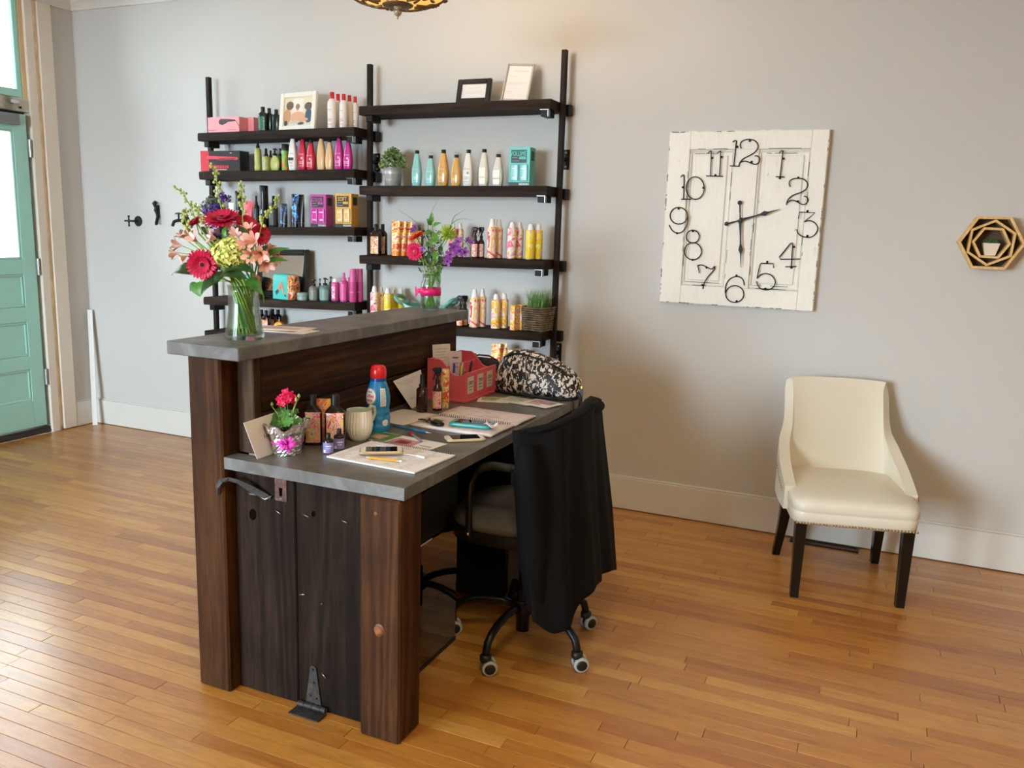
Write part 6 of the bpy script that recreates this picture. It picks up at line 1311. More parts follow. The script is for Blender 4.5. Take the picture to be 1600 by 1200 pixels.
# alstroemeria
def blossom(mb, c, n, s_, rg):
    T = Matrix.Translation(c) @ frame_of(n) @ Matrix.Rotation(rg.uniform(0, 6), 4, 'Z')
    for j in range(6):
        a = j*math.pi/3; wd = s_*(0.21 if j % 2 else 0.15); out = s_*(0.66 if j % 2 else 0.56); V = []
        for f_, w_ in ((0, 0.2), (0.35, 0.8), (0.7, 1.0), (0.92, 0.6), (1, 0.1)):
            rr = out*(0.12+0.88*f_**1.5); z = s_*(f_*0.95-0.28*f_**3)
            V += [(rr*math.cos(a)-q*w_*wd*math.sin(a), rr*math.sin(a)+q*w_*wd*math.cos(a), z+abs(q)*s_*0.05) for q in (-1, 0, 1)]
        mb.add(V, [(k*3+q, k*3+q+1, k*3+q+4, k*3+q+3) for k in range(4) for q in (0, 1)], j % 2, True, T)
def alstro(label, k, blooms, mats, leaves=(), dy=0.0):
    f = fnew('alstroemeria', label, k); cs = []
    for i, (px, py, ddy, nx, ny, nz, s_) in enumerate(blooms):
        c = P1(px, py, dy+ddy); mb = MB(); blossom(mb, c, dirv(nx, ny, nz), s_, rg); o = f.part('blossom', mb, mats); cs.append(c)
    ctr = sum(cs, Vector())/len(cs); j = f.m+(ctr-f.m)*0.62; finish(f, j)
    mb = MB()
    for c in cs: mb.tube([j, j+(c-j)*0.5+Vector((0, 0, 0.006)), c], 0.0016, 6)
    f.part('flower_stalks', mb, STEM)
    for (bx, by, tx, ty, d0, d1, w_, mt) in leaves:
        leaf(f, P1(bx, by, d0), P1(tx, ty, d1), w_, (0.3, -0.7, 0.6), mt)
SAL = [P('#dd9688', 0.5, var=0.12, vscale=40), P('#e9b9aa', 0.5)]; PINK = [P('#f0d2ca', 0.5), P('#e8b3ae', 0.5, var=0.1, vscale=40)]
alstro('pale pink alstroemeria spray reaching out at the left of the tall bouquet', 6, [(299, 372, 0.0, -0.5, -0.5, 0.5, 0.040), (284, 384, 0.0, -0.9, -0.3, 0.1, 0.036), (279, 395, -0.02, -0.9, -0.4, -0.2, 0.034), (292, 400, -0.03, -0.5, -0.7, -0.4, 0.032), (308, 377, -0.03, -0.1, -0.8, 0.5, 0.038), (287, 372, 0.02, -0.6, -0.2, 0.6, 0.030)], PINK)
alstro('pink alstroemeria in the middle of the tall bouquet above the hydrangea', 7, [(345, 366, -0.02, -0.2, -0.6, 0.5, 0.040), (361, 361, -0.01, 0.2, -0.5, 0.7, 0.036), (338, 373, -0.04, -0.4, -0.7, 0.2, 0.034), (370, 368, -0.03, 0.3, -0.7, 0.3, 0.032)], PINK)
alstro('salmon alstroemeria spray with pointed leaves at the right of the tall bouquet', 8, [(399, 379, -0.05, 0.2, -0.8, 0.3, 0.046), (390, 366, -0.02, 0.1, -0.4, 0.8, 0.040), (407, 395, -0.06, 0.5, -0.7, -0.2, 0.046), (414, 407, -0.05, 0.6, -0.5, -0.6, 0.040), (420, 393, -0.03, 0.8, -0.4, 0.1, 0.036), (396, 397, -0.07, 0.1, -0.9, -0.2, 0.040), (386, 384, -0.06, -0.1, -0.9, 0.2, 0.036), (427, 403, -0.02, 0.9, -0.2, -0.2, 0.030)], SAL,
       leaves=[(412, 404, 454, 388, -0.04, -0.02, 0.012, LEAFM), (414, 410, 451, 408, -0.05, -0.03, 0.011, LEAFM), (402, 396, 432, 384, -0.03, 0.0, 0.010, LEAFD), (372, 396, 407, 414, -0.06, -0.08, 0.011, LEAFM), (392, 372, 371, 352, -0.05, -0.06, 0.008, LEAFD), (350, 372, 353, 352, -0.06, -0.05, 0.008, LEAFM)])
# green bell spikes
BUD = [P('#9fae58', 0.5), P('#b9c272', 0.5)]
def spike(label, k, pts, dys, sc_=1.0):
    f = fnew('bell_spike', label, k); w_ = [P1(px, py, d) for (px, py), d in zip(pts, dys)]; finish(f, w_[0]); mb = MB()
    full = []
    for i in range(len(w_)-1):
        for j in range(6): full.append(w_[i]+(w_[i+1]-w_[i])*j/6)
    full.append(w_[-1]); mb.tube(full, 0.0015, 6); f.part('stalk', mb, STEM)
    mb = MB(); n = int(len(full)*0.8*1.3)
    for i in range(n):
        u = 0.22+0.78*i/n; p = full[min(len(full)-1, int(u*(len(full)-1)))]; a = i*2.4; rr = (0.012-0.006*u)*sc_; c = p+Vector((math.cos(a)*rr, math.sin(a)*rr, 0.002)); s_ = (0.0058-0.0022*u)*sc_
        mb.loft([(s_*0.2, s_*0.2, -s_), (s_*0.9, s_*0.9, -s_*0.4), (s_, s_, s_*0.2), (s_*0.5, s_*0.5, s_*0.9), (0.0002, 0.0002, s_*1.1)], 7, rg.randrange(2), T=Matrix.Translation(c) @ Euler((rg.uniform(-.6, .6), rg.uniform(-.6, .6), 0)).to_matrix().to_4x4()); mb.tube([p, c], 0.0006, 4)
    o = f.part('buds', mb, BUD, kind='stuff')
spike('tallest green bell spike rising to the second left shelf', 9, [(350, 345), (340, 300), (338, 272), (328, 254)], [0.0, 0.02, 0.02, 0.03])
spike('green bell spike leaning far left towards the wall hooks', 10, [(311, 365), (301, 330), (287, 303), (270, 290)], [0.03, 0.03, 0.04, 0.05])
spike('green bell spike standing before the black spray can', 11, [(379, 345), (379, 318), (377, 300), (377, 282)], [0.0, 0.0, 0.01, 0.01])
spike('green bell spike leaning right before the tall black can', 12, [(405, 368), (412, 340), (427, 325), (437, 303)], [-0.01, 0.0, 0.02, 0.03])
spike('short green bell spike at the left, above the pale pink spray', 13, [(328, 372), (318, 345), (309, 330), (305, 318)], [-0.03, -0.03, -0.02, -0.02])
spike('short green bell spike at the far left with small leaves', 14, [(300, 372), (293, 355), (288, 338), (290, 325)], [0.0, 0.01, 0.02, 0.02], 1.1)
# purple statice
def statice(label, k, centres):
    f = fnew('statice', label, k); cs = [P1(px, py, d) for px, py, d in centres]; finish(f, sum(cs, Vector())/len(cs)); mb = MB()
    for c in cs:
        for _ in range(110):
            q = Vector((rg.gauss(0, 1), rg.gauss(0, 1), rg.gauss(0, 0.8)))*0.0088; T = Matrix.Translation(c+q) @ Euler((rg.uniform(0, 6), rg.uniform(0, 6), 0)).to_matrix().to_4x4(); s_ = 0.0043
            mb.add([(-s_, 0, 0), (0, -s_*0.7, 0.002), (s_, 0, 0), (0, s_*0.7, 0.002)], [(0, 1, 2, 3)], rg.randrange(2), True, T)
    f.part('papery_flowers', mb, [P('#4b2f86', 0.6), P('#6a4aa6', 0.6)], kind='stuff')
statice('purple statice behind the top crimson gerbera', 15, [(335, 325, 0.03), (327, 331, 0.03), (343, 330, 0.04), (349, 309, 0.05)])
statice('purple statice tucked under the top crimson gerbera', 16, [(338, 358, -0.02), (344, 362, -0.02)])
# big leaves
def sprig(label, k, leaves):
    f = fnew('leaf_sprig', label, k, cat='foliage')
    for i, (bx, by, tx, ty, d0, d1, w_, mt, nr, bow) in enumerate(leaves):
        leaf(f, P1(bx, by, d0), P1(tx, ty, d1), w_, nr, mt, bow=bow)
    bx, by, _, _, d0 = leaves[0][:5]; finish(f, P1(bx, by, d0), 0.0026)
sprig('large dark green leaf spreading left under the pale pink spray', 17, [(312, 428, 268, 431, -0.02, -0.02, 0.030, LEAFD, (-0.1, -0.6, 0.8), 0.2)])
sprig('large green leaf folded over the left of the vase rim', 18, [(352, 428, 314, 461, -0.045, -0.075, 0.030, LEAFD, (-0.3, -0.9, 0.35), 0.15)])
sprig('bright green toothed leaf hanging at the left of the vase', 19, [(312, 440, 313, 464, 0.0, -0.01, 0.030, LEAFL, (0.2, -1, 0.3), 0.1), (308, 442, 297, 455, 0.0, -0.01, 0.016, LEAFM, (0, -1, 0.3), 0.1)])
sprig('broad green leaf arching over the vase front below the hydrangea', 20, [(358, 432, 399, 427, -0.05, -0.075, 0.030, LEAFD, (0.1, -0.6, 0.8), 0.25), (360, 410, 330, 424, -0.03, -0.05, 0.02, LEAFD, (0, -0.8, 0.6), 0.1), (346, 428, 388, 437, -0.065, -0.085, 0.028, LEAFD, (0.1, -0.75, 0.65), 0.2), (352, 424, 336, 447, -0.05, -0.075, 0.022, LEAFD, (-0.1, -0.85, 0.5), 0.12)])
sprig('green leaf drooping past the right of the vase with a long tip', 21, [(386, 436, 412, 462, -0.04, -0.05, 0.019, LEAFM, (0.35, -0.7, 0.6), 0.18), (411, 458, 412, 477, -0.05, -0.05, 0.003, LEAFM, (1, -0.4, 0.0), 0.02)])
f = fnew('leaf_sprig', 'long green leaf standing in the water inside the tall vase', 22, cat='foliage'); leaf(f, Vector((vx+0.028, vy-0.02, ZU+0.022)), Vector((vx-0.006, vy-0.024, ZU+0.135)), 0.009, (0.5, -0.85, 0.1), LEAFM, bow=0.03); stem(f, [f.b, f.b+(f.m-f.b)*0.5, f.m, f.m+Vector((0, 0, 0.05))])

# ---- mason jar with ribbon
jx, jy = -1.752, 3.150; jt = onY(668, 428, jy).z; H2 = jt-ZU
J = thing('glass_jar', 'clear glass jar tied with a hot pink ribbon at the far worktop end', 'jar', (jx, jy, ZU))
outp = [(0.036, 0), (0.041, 0.004), (0.042, 0.012), (0.042, H2*0.70), (0.039, H2*0.78), (0.033, H2*0.84), (0.0325, H2*0.90), (0.0345, H2*0.92), (0.0335, H2)]
inp = [(0.0312, H2), (0.0305, H2*0.85), (0.037, H2*0.77), (0.0396, H2*0.70), (0.0396, 0.012), (0.034, 0.007), (0.001, 0.0065)]
mb = MB(); mb.lathe(outp+inp, 36, caps=False); mb.add([(0.036*math.cos(2*math.pi*k/36), 0.036*math.sin(2*math.pi*k/36), 0) for k in range(36)], [tuple(range(36))[::-1]]); obj('glass', mb, GLASS, J)
mb = MB(); mb.lathe([(0.033, 0.0085), (0.0388, 0.0135), (0.0388, H2*0.55)], 32); obj('water', mb, WATER, J)
RIB = P('#e0176c', 0.35, bump=0.2, bscale=300); z0, z1 = onY(668, 461, jy).z-ZU, onY(668, 449, jy).z-ZU
mb = MB(); mb.lathe([(0.0432, z0), (0.0438, (z0+z1)/2), (0.0432, z1)], 36, caps=False); rb = obj('ribbon', mb, RIB, J, label='hot pink satin ribbon'); solidify(rb, 0.0012, 1)
mb = MB(); kc = Vector((-0.046, -0.012, (z0+z1)/2))
mb.surf(lambda u, v: kc+Vector((-0.022*v, -0.002*math.sin(v*3), (u-0.5)*(0.012+0.022*v)+0.004*math.sin(v*9))), 4, 8); mb.surf(lambda u, v: kc+Vector((-0.016*v, -0.006-0.004*v, -0.018*v+(u-0.5)*(0.010+0.012*v))), 4, 8); mb.loft([(0.004, 0.006, -0.008), (0.007, 0.008, 0), (0.004, 0.006, 0.008)], 10, T=Matrix.Translation(kc)); o = obj('ribbon_knot', mb, RIB, rb); solidify(o, 0.0012)
def P2(px, py, dy=0.0): return onY(px, py, jy+dy)
def jpts(k):
    a = k*2.399; return Vector((jx+0.019*math.cos(a), jy+0.019*math.sin(a), jt-0.008)), Vector((jx-0.022*math.cos(a+0.4), jy-0.022*math.sin(a+0.4), ZU+0.011))
def jnew(name, label, k, cat='flower'): m, b_ = jpts(k); f = Flower(name, label, cat, b_, 'flowers in the ribboned jar'); f.m = m; f.b = b_; return f
f = jnew('gerbera', 'hot pink gerbera in the ribboned jar', 0); c = P2(648, 393, -0.07); n = dirv(0.1, -0.97, 0.05); gerbera(f, c, n, 0.040, HOT, '#d9a04a', '#d9486c', rg); finish(f, c-n*0.003)
f = jnew('gerbera', 'orange gerbera above the hot pink one in the ribboned jar', 1); c = P2(651, 370, -0.045); n = dirv(-0.35, -0.45, 0.8); gerbera(f, c, n, 0.040, ORNG, '#5a2a14', '#c94a1c', rg); finish(f, c-n*0.003)
f = jnew('chrysanthemum', 'lime green spider chrysanthemum at the right of the ribboned jar bouquet', 2); c = P2(699, 366, -0.02); mb = MB()
for k in range(110):
    z = 1-1.5*(k+0.5)/110; a = k*2.39996; q = math.sqrt(max(0, 1-z*z)); d = frame_of(dirv(0.4, -0.5, 0.75)) @ Vector((q*math.cos(a), q*math.sin(a), z)); mb.tube([c, c+d*0.02, c+d*0.040+Vector((0, 0, 0.003))], [0.001, 0.0024, 0.001], 5, rg.randrange(2))
f.part('petals', mb, [P('#a9c23a', 0.5), P('#c6d85a', 0.5)]); finish(f, c)
def orchid(label, k, spots):
    f = jnew('orchid_spray', label, k); cs = []
    for px, py, d, s_ in spots:
        c = P2(px, py, d); cs.append(c); mb = MB(); n = dirv(rg.uniform(-0.2, 0.8), -0.8, rg.uniform(-0.3, 0.4))
        petal_ring(mb, c, n, s_*0.1, s_, 5, s_*0.32, s_*0.15, rg=rg); mb.lathe([(s_*0.15, 0), (s_*0.2, s_*0.25), (s_*0.05, s_*0.4)], 8, 1, T=Matrix.Translation(c) @ frame_of(n)); f.part('blossom', mb, [P('#9a4fb4', 0.5, var=0.2, vscale=60), P('#6c2a8c', 0.5)])
    finish(f, cs[0], 0.002)
    mb = MB(); mb.tube(cs, 0.0015, 5); f.part('flower_stalk', mb, GREEN)
orchid('purple orchid spray arching right from the ribboned jar', 3, [(703, 398, -0.05, 0.024), (708, 386, -0.04, 0.024), (716, 378, -0.03, 0.022), (718, 392, -0.04, 0.026), (726, 394, -0.03, 0.022), (699, 408, -0.06, 0.022), (731, 375, 0.0, 0.014), (737, 378, 0.01, 0.012)])
orchid('small purple blossoms behind the orange gerbera in the ribboned jar', 4, [(645, 360, 0.02, 0.016), (648, 354, 0.03, 0.012), (660, 389, -0.09, 0.012)])
f = jnew('leafy_branch', 'upright leafy green branch in the middle of the ribboned jar bouquet', 5, 'foliage'); tip = P2(675, 338, -0.02); finish(f, tip, 0.002)
for bx, by, tx, ty, w_, mt in ((675, 348, 676, 332, 0.012, LEAFL), (674, 352, 667, 341, 0.010, LEAFM), (676, 354, 690, 348, 0.010, LEAFL), (674, 362, 663, 365, 0.012, LEAFM), (676, 364, 687, 380, 0.014, LEAFL), (677, 372, 676, 384, 0.015, LEAFL), (680, 392, 683, 412, 0.014, LEAFL), (672, 380, 663, 385, 0.011, LEAFM), (683, 424, 688, 444, 0.014, LEAFM), (684, 415, 690, 428, 0.011, LEAFM), (670, 395, 672, 414, 0.012, LEAFD), (688, 384, 690, 400, 0.012, LEAFD)):
    leaf(f, P2(bx, by, -0.05), P2(tx, ty, -0.06), w_, (0.2, -0.9, 0.4), mt)
f = jnew('filler_greens', 'dark green filler foliage round the neck of the ribboned jar', 6, 'foliage'); finish(f, P2(672, 415, -0.03), 0.002); mb = MB()
for _ in range(240):
    c = P2(rg.uniform(655, 693), rg.uniform(360, 428), rg.uniform(-0.05, 0.04)); T = Matrix.Translation(c) @ Euler((rg.uniform(0, 6), rg.uniform(0, 6), rg.uniform(0, 6))).to_matrix().to_4x4(); s_ = rg.uniform(0.006, 0.013)
    mb.add([(0, -s_, 0), (s_*0.3, 0, 0.001), (0, s_, 0), (-s_*0.3, 0, 0.001)], [(0, 1, 2, 3)], rg.randrange(2), True, T)
f.part('fine_leaves', mb, [LEAFD, GREEN], kind='stuff')
for k, (pts, lb) in enumerate((([(672, 400), (660, 360), (645, 343), (622, 328)], 'thin grass blade arching left from the ribboned jar'), ([(670, 400), (669, 352), (675, 330), (685, 312)], 'tallest thin grass blade rising from the ribboned jar'), ([(690, 372), (706, 350), (720, 342), (738, 344)], 'thin grass blade arching right over the lime chrysanthemum'), ([(700, 372), (708, 342), (716, 334), (728, 327)], 'thin pale grass blade pointing up to the right'), ([(712, 372), (726, 376), (735, 390), (737, 406)], 'thin grass blade hanging down right before the trigger sprays'))):
    f = jnew('ornamental_grass', lb, 7+k, 'foliage'); w_ = [P2(a, b_, -0.02) for a, b_ in pts]; finish(f, w_[0], 0.0014); mb = MB(); full = []
    for i in range(3):
        p0, p1, p2, p3 = w_[max(i-1, 0)], w_[i], w_[i+1], w_[min(i+2, 3)]
        for j in range(6): t_ = j/6; full.append(0.5*((2*p1)+(p2-p0)*t_+(2*p0-5*p1+4*p2-p3)*t_*t_+(-p0+3*p1-3*p2+p3)*t_**3))
    full.append(w_[3]); n = len(full); mb.tube(full, [0.0022*(1-0.85*i/(n-1)) for i in range(n)], 5); f.part('blade', mb, GREEN)
# ---- brochures on the upper worktop
def sheet(name, label, cat, cx, cy, w_, d, rz, z, th, mat, group=None):
    t = thing(name, label, cat, (cx, cy, z), R(rz), group); mb = MB(); mb.box(-w_/2, w_/2, -d/2, d/2, 0, th); obj('pages', mb, mat, t); return t
t = sheet('brochure', 'folded white brochure lying flat beside the tall vase, lower of two', 'brochure', -1.765, 2.20, 0.20, 0.10, 6, ZU, 0.002, M_PAPER)
mb = MB(); mb.box(-0.06, 0.05, -0.03, 0.03, 0.002, 0.0024); obj('cover_print', mb, P('#9c7a6c', 0.5), t)
t = sheet('brochure', 'white brochure lying on top of another beside the tall vase', 'brochure', -1.79, 2.23, 0.19, 0.095, 14, ZU+0.0026, 0.002, P('#e2d8d2', 0.5))
mb = MB(); mb.box(-0.08, 0.06, -0.035, 0.02, 0.002, 0.0024); obj('cover_print', mb, P('#c4b3aa', 0.5), t)

# ================================================================== on the lower worktop
def desk_item(name, kind, px, bot, top, wpx, label, cat, group=None, rz=32, rad=None, **kw):
    b_ = onZ(px, bot, ZL); s_ = ppm(b_); w_ = wpx/s_; rad = rad or w_*0.4; away = Vector((b_.x, b_.y, 0)).normalized(); c = b_+away*rad; h = onY(px, top, c.y).z-ZL
    t = thing(name, label, cat, (c.x, c.y, ZL+0.0003), R(rz), group); KIND[kind](t, w_, h, **kw); return t, w_, h
def card(name, label, corners, th, mat, lean=Vector((1, 0, 0)), cat='card'):
    ctr = sum(corners, Vector())/4; base = Vector((ctr.x, ctr.y, ZL)); t = thing(name, label, cat, base)
    n = (corners[1]-corners[0]).cross(corners[3]-corners[0]).normalized(); mb = MB(); V = [p-base for p in corners]+[p-base+n*th for p in corners]
    mb.add(V, [(0, 1, 2, 3), (7, 6, 5, 4)]+[(i, (i+1) % 4, 4+(i+1) % 4, 4+i) for i in range(4)]); obj('sheet', mb, mat, t)
    return t, n, [p-base for p in corners]
def scribble(t, o, ux, uz, n, pts, mat, name='handwriting', r_=0.0006):
    mb = MB(); mb.tube([o+ux*a+uz*b_+n*0.0008 for a, b_ in pts], r_, 5); obj(name, mb, mat, t)
def lines(t, o, ux, uz, n, rows, mat, name='small_print'):
    mb = MB()
    for a0, a1, b_, th in rows:
        p = [o+ux*a0+uz*b_, o+ux*a1+uz*b_, o+ux*a1+uz*(b_+th), o+ux*a0+uz*(b_+th)]; q = [v+n*0.0004 for v in p]; p = [v-n*0.0006 for v in p]; mb.add(p+q, [(0, 1, 2, 3), (7, 6, 5, 4)]+[(i, (i+1) % 4, 4+(i+1) % 4, 4+i) for i in range(4)])
    obj(name, mb, mat, t)
# white envelope leaning behind the foil pot
bl, tl_ = Vector((-1.632, 1.893, ZL+0.0005)), Vector((-1.648, 1.862, onX(383, 660, -1.648).z)); ru = Vector((-0.004, 0.150, 0.0))
bl.x = -1.628; t, n, cs = card('envelope', 'white envelope with handwriting leaning behind the foil wrapped pot', [bl, bl+ru, tl_+ru+Vector((0.0, 0.0, 0.004)), tl_], 0.0012, P('#efecef', 0.6))
nn = -n if n.x < 0 else n; o_ = cs[0]+nn*0.0012
up = (cs[3]-cs[0]).normalized(); ux = ru.normalized()
scribble(t, o_, ux, up, nn, [(0.060, 0.055), (0.064, 0.068), (0.066, 0.054), (0.070, 0.062), (0.073, 0.056), (0.077, 0.063), (0.080, 0.057), (0.084, 0.062), (0.086, 0.060), (0.090, 0.072), (0.091, 0.058), (0.097, 0.063)], M_INK)
# foil wrapped geranium
fp = onZ(447, 713, ZL); fx, fy = fp.x-0.024, fp.y+0.034
t = thing('geranium_pot', 'small pink-red geranium in a pot wrapped in silver foil with magenta bow', 'plant', (fx, fy, ZL))
FOIL = P('#dcdcdb', 0.24, 0.9, bump=1.0, bscale=110); rf = random.Random(9); nz = 15; V = []; nf = 56
for j in range(nz+1):
    f_ = j/nz; z = 0.001+0.078*f_+(0.012 if f_ > 0.9 else 0); rr = 0.043+0.010*f_+0.012*max(0, f_-0.75)/0.25
    for k in range(nf):
        a = 2*math.pi*k/nf; q = rr*(1+0.10*f_*math.sin(a*7+3*f_)+rf.uniform(-0.035, 0.035)); zz = z+(0.006*math.sin(a*3+1.0)+0.004*math.sin(a*8)+0.014*max(0, math.cos(a-0.6)))*max(0, f_-0.5)*2*(1 if f_ < 1.1 else 0)+rf.uniform(-0.0015, 0.0015)
        V.append((q*math.cos(a), q*math.sin(a), max(0.0008, zz)))
mb = MB(); mb.add(V, [(j*nf+k, j*nf+(k+1) % nf, (j+1)*nf+(k+1) % nf, (j+1)*nf+k) for j in range(nz) for k in range(nf)], 0, False); mb.add(V[:nf], [tuple(range(nf))[::-1]]); o = obj('foil_wrap', mb, FOIL, t); solidify(o, 0.0008)
mb = MB(); mb.lathe([(0.046, 0.062), (0.001, 0.064)], 24, caps=False); obj('soil', mb, P('#2d2119', 0.9, bump=0.6), t)
BOW = P('#d83fb4', 0.35); mb = MB(); mb.lathe([(0.0505, 0.036), (0.0515, 0.039), (0.0505, 0.042)], 32, caps=False)
d = Vector((math.sin(R(40)), -math.cos(R(40)), 0)); kc = d*0.054+Vector((0, 0, 0.042)); mb2 = MB()
for k in range(16):
    a = k*2.4; el = rf.uniform(-0.9, 0.9); dd = (Vector((-d.y*0-d.y, d.x, 0))*math.cos(a)+Vector((0, 0, 1))*math.sin(a)+d*rf.uniform(0.1, 0.7)).normalized(); L_ = rf.uniform(0.02, 0.034); sd = dd.cross(d+Vector((0, 0, 0.3))).normalized()
    pts = [kc+dd*L_*f_+d*0.010*math.sin(f_*math.pi) for f_ in (0, 0.3, 0.6, 0.85, 1.0)]; strap(mb2, pts, [0.002, 0.004, 0.005, 0.004, 0.001], 0.0003)
obj('ribbon_band', mb, BOW, t); obj('bow', mb2, BOW, t)
def rel(px, py, y): return onY(px, py, y)-Vector((fx, fy, ZL))
LG_ = P('#4f7f3a', 0.5, var=0.25, vscale=50)
for k, (px, py, ty, s_) in enumerate(((433, 652, 2.0, 0.020), (445, 648, 1.985, 0.020), (456, 650, 2.0, 0.019), (465, 660, 1.99, 0.017), (428, 660, 1.985, 0.016), (450, 660, 1.965, 0.020), (440, 662, 1.96, 0.018), (460, 645, 2.02, 0.016), (438, 643, 2.02, 0.017))):
    c = rel(px, py, ty); mb = MB(); n_ = dirv(0.5+rf.uniform(-.5, .5), -0.7, 0.6+rf.uniform(-.3, .5)); T = Matrix.Translation(c) @ frame_of(n_)
    vs = [(0, 0, 0)]+[(s_*(0.86+0.14*math.cos(7*a_))*math.cos(a_), s_*(0.86+0.14*math.cos(7*a_))*math.sin(a_), 0.004+0.002*math.sin(7*a_)) for a_ in [2*math.pi*i/28 for i in range(28)]]
    mb.add(vs, [(0, 1+i, 1+(i+1) % 28) for i in range(28)], 0, True, T); mb.tube([(c.x*0.2, c.y*0.2, 0.063), c*0.5+Vector((0, 0, 0.04)), c], 0.0014, 5); obj('leaf', mb, LG_, t)
for k, (px, py, ty, s_) in enumerate(((450, 619, 2.0, 0.021), (436, 626, 1.985, 0.014), (445, 629, 1.97, 0.012))):
    c = rel(px, py, ty); mb = MB()
    for _ in range(9):
        q = Vector((rf.gauss(0, 0.5), rf.gauss(0, 0.4), rf.gauss(0, 0.35)))*s_; petal_ring(mb, c+q, dirv(rf.uniform(-.4, .8), -0.8, rf.uniform(0, .8)), 0.001, s_*0.75, 5, s_*0.24, s_*0.1, rg=rf)
    mb.tube([(c.x*0.3, c.y*0.3, 0.063), c*0.6+Vector((0, 0, 0.03)), c], 0.0013, 5, 1); obj('flower_head', mb, [P('#d5194e', 0.45, var=0.12, vscale=60), LG_], t)
for px, py, ty in ((425, 635, 1.99), (463, 628, 1.99), (467, 622, 2.0)):
    c = rel(px, py, ty); mb = MB(); mb.tube([(c.x*0.3, c.y*0.3, 0.063), c*0.6+Vector((0, 0, 0.034)), c], 0.0012, 5); mb.lathe([(0.001, 0), (0.005, 0.004), (0.004, 0.010), (0.0005, 0.014)], 8, T=Matrix.Translation(c)); obj('bud', mb, P('#8ea85a', 0.5), t)
# bottles near the cup
LB1 = swirl('print_collage_grey', ['#9fa79c', '#e8923a', '#b7b2a8', '#dd3f6a', '#9fb4a4', '#e9b13c', '#a9a49c'], 34, 2); LB2 = swirl('print_collage_pink', ['#f1c4c8', '#f4d13c', '#f0c2c4', '#e2386e', '#efe4dc', '#f0a23c'], 30, 12)
desk_item('lotion_bottle', 'sq', 490, 697, 616, 27, 'large dark bottle with grey and pink collage label right behind the foil pot', 'bottle', body=P('#1b110e', 0.15), lab=LB1, e=5, rz=30, lz=(0.06, 0.66), neck=0.64)
desk_item('lotion_bottle', 'sq', 524, 700, 616, 32, 'large dark bottle with pink and yellow label left of the ceramic cup', 'bottle', body=P('#1b110e', 0.15), lab=LB2, e=5, rz=32, lz=(0.10, 0.66), neck=0.64)
t, w_, h_ = desk_item('lotion_tube', 'tube', 505, 690, 623, 25, 'orange and lilac printed tube between the two large dark bottles', 'tube', body=swirl('print_orange_lilac', ['#e2732e', '#c98a9c', '#efb04a', '#d9622c', '#b98ab0'], 22, 5), capm=P('#d9702c', 0.4), rz=30, rad=0.045)
for px, bot, top, d_ in ((513, 709, 677, 'left front'), (530, 703, 670, 'right')):
    t, w_, h_ = desk_item('oil_bottle', 'round', px, bot, top, 17, 'tiny bottle with lilac label and black cap before the dark bottles, %s one' % d_, 'bottle', 'tiny lilac labelled bottles', body=P('#2a1c1c', 0.2), lab=P('#8d86c4', 0.45), rz=32, lz=(0.03, 0.56))
    mb = MB(); mb.loft([(w_/2+0.001, w_/2+0.001, h_*0.06), (w_/2+0.001, w_/2+0.001, h_*0.2)], 6, caps=False, arc=(R(225), R(245))); mb.loft([(w_/2+0.001, w_/2+0.001, h_*0.36), (w_/2+0.001, w_/2+0.001, h_*0.41)], 8, caps=False, arc=(R(250), R(310))); mb.loft([(w_/2+0.001, w_/2+0.001, h_*0.25), (w_/2+0.001, w_/2+0.001, h_*0.28)], 8, caps=False, arc=(R(255), R(300))); obj('print', mb, M_WHITE, t)
# cup
b_ = onZ(561, 691, ZL); aw = Vector((b_.x, b_.y, 0)).normalized(); c = b_+aw*0.034; hc_ = onY(561, 640, c.y).z-ZL
t = thing('ceramic_cup', 'ribbed off-white ceramic cup beside the blue creamer bottle', 'cup', (c.x, c.y, ZL)); mb = MB(); n = 140; V = []; pr = [(0.024, 0), (0.026, 0.002), (0.032, 0.010), (0.041, 0.03), (0.0445, 0.05), (0.043, 0.075), (0.040, hc_-0.006), (0.0405, hc_)]
for r_, z in pr:
    for k in range(n): a = 2*math.pi*k/n; q = r_+(0.0010 if 0.005 < z < hc_-0.005 else 0)*math.sin(a*26+1.2*math.sin(z*60)); V.append((q*math.cos(a), q*math.sin(a), z))
mb.add(V, [(j*n+k, j*n+(k+1) % n, (j+1)*n+(k+1) % n, (j+1)*n+k) for j in range(len(pr)-1) for k in range(n)], 0, True); mb.lathe([(0.0405, hc_), (0.0385, hc_+0.0006), (0.037, hc_-0.004), (0.040, 0.06), (0.036, 0.02), (0.001, 0.008)], 42, 1, caps=False); mb.add(V[:n], [tuple(range(n))[::-1]]); obj('cup_body', mb, [P('#efece4', 0.35, var=0.03, vscale=60), P('#b5c4b8', 0.25)], t)
hd = Vector((0.25, 0.97, 0)).normalized(); mb = MB(); mb.tube([hd*0.038+Vector((0, 0, hc_-0.012)), hd*0.052+Vector((0, 0, hc_+0.004)), hd*0.066+Vector((0, 0, hc_-0.002)), hd*0.070+Vector((0, 0, hc_-0.022)), hd*0.060+Vector((0, 0, hc_-0.042)), hd*0.042+Vector((0, 0, hc_-0.05))], [0.005, 0.0065, 0.0065, 0.006, 0.0055, 0.005], 10); obj('handle', mb, P('#b6c0b4', 0.3), t)
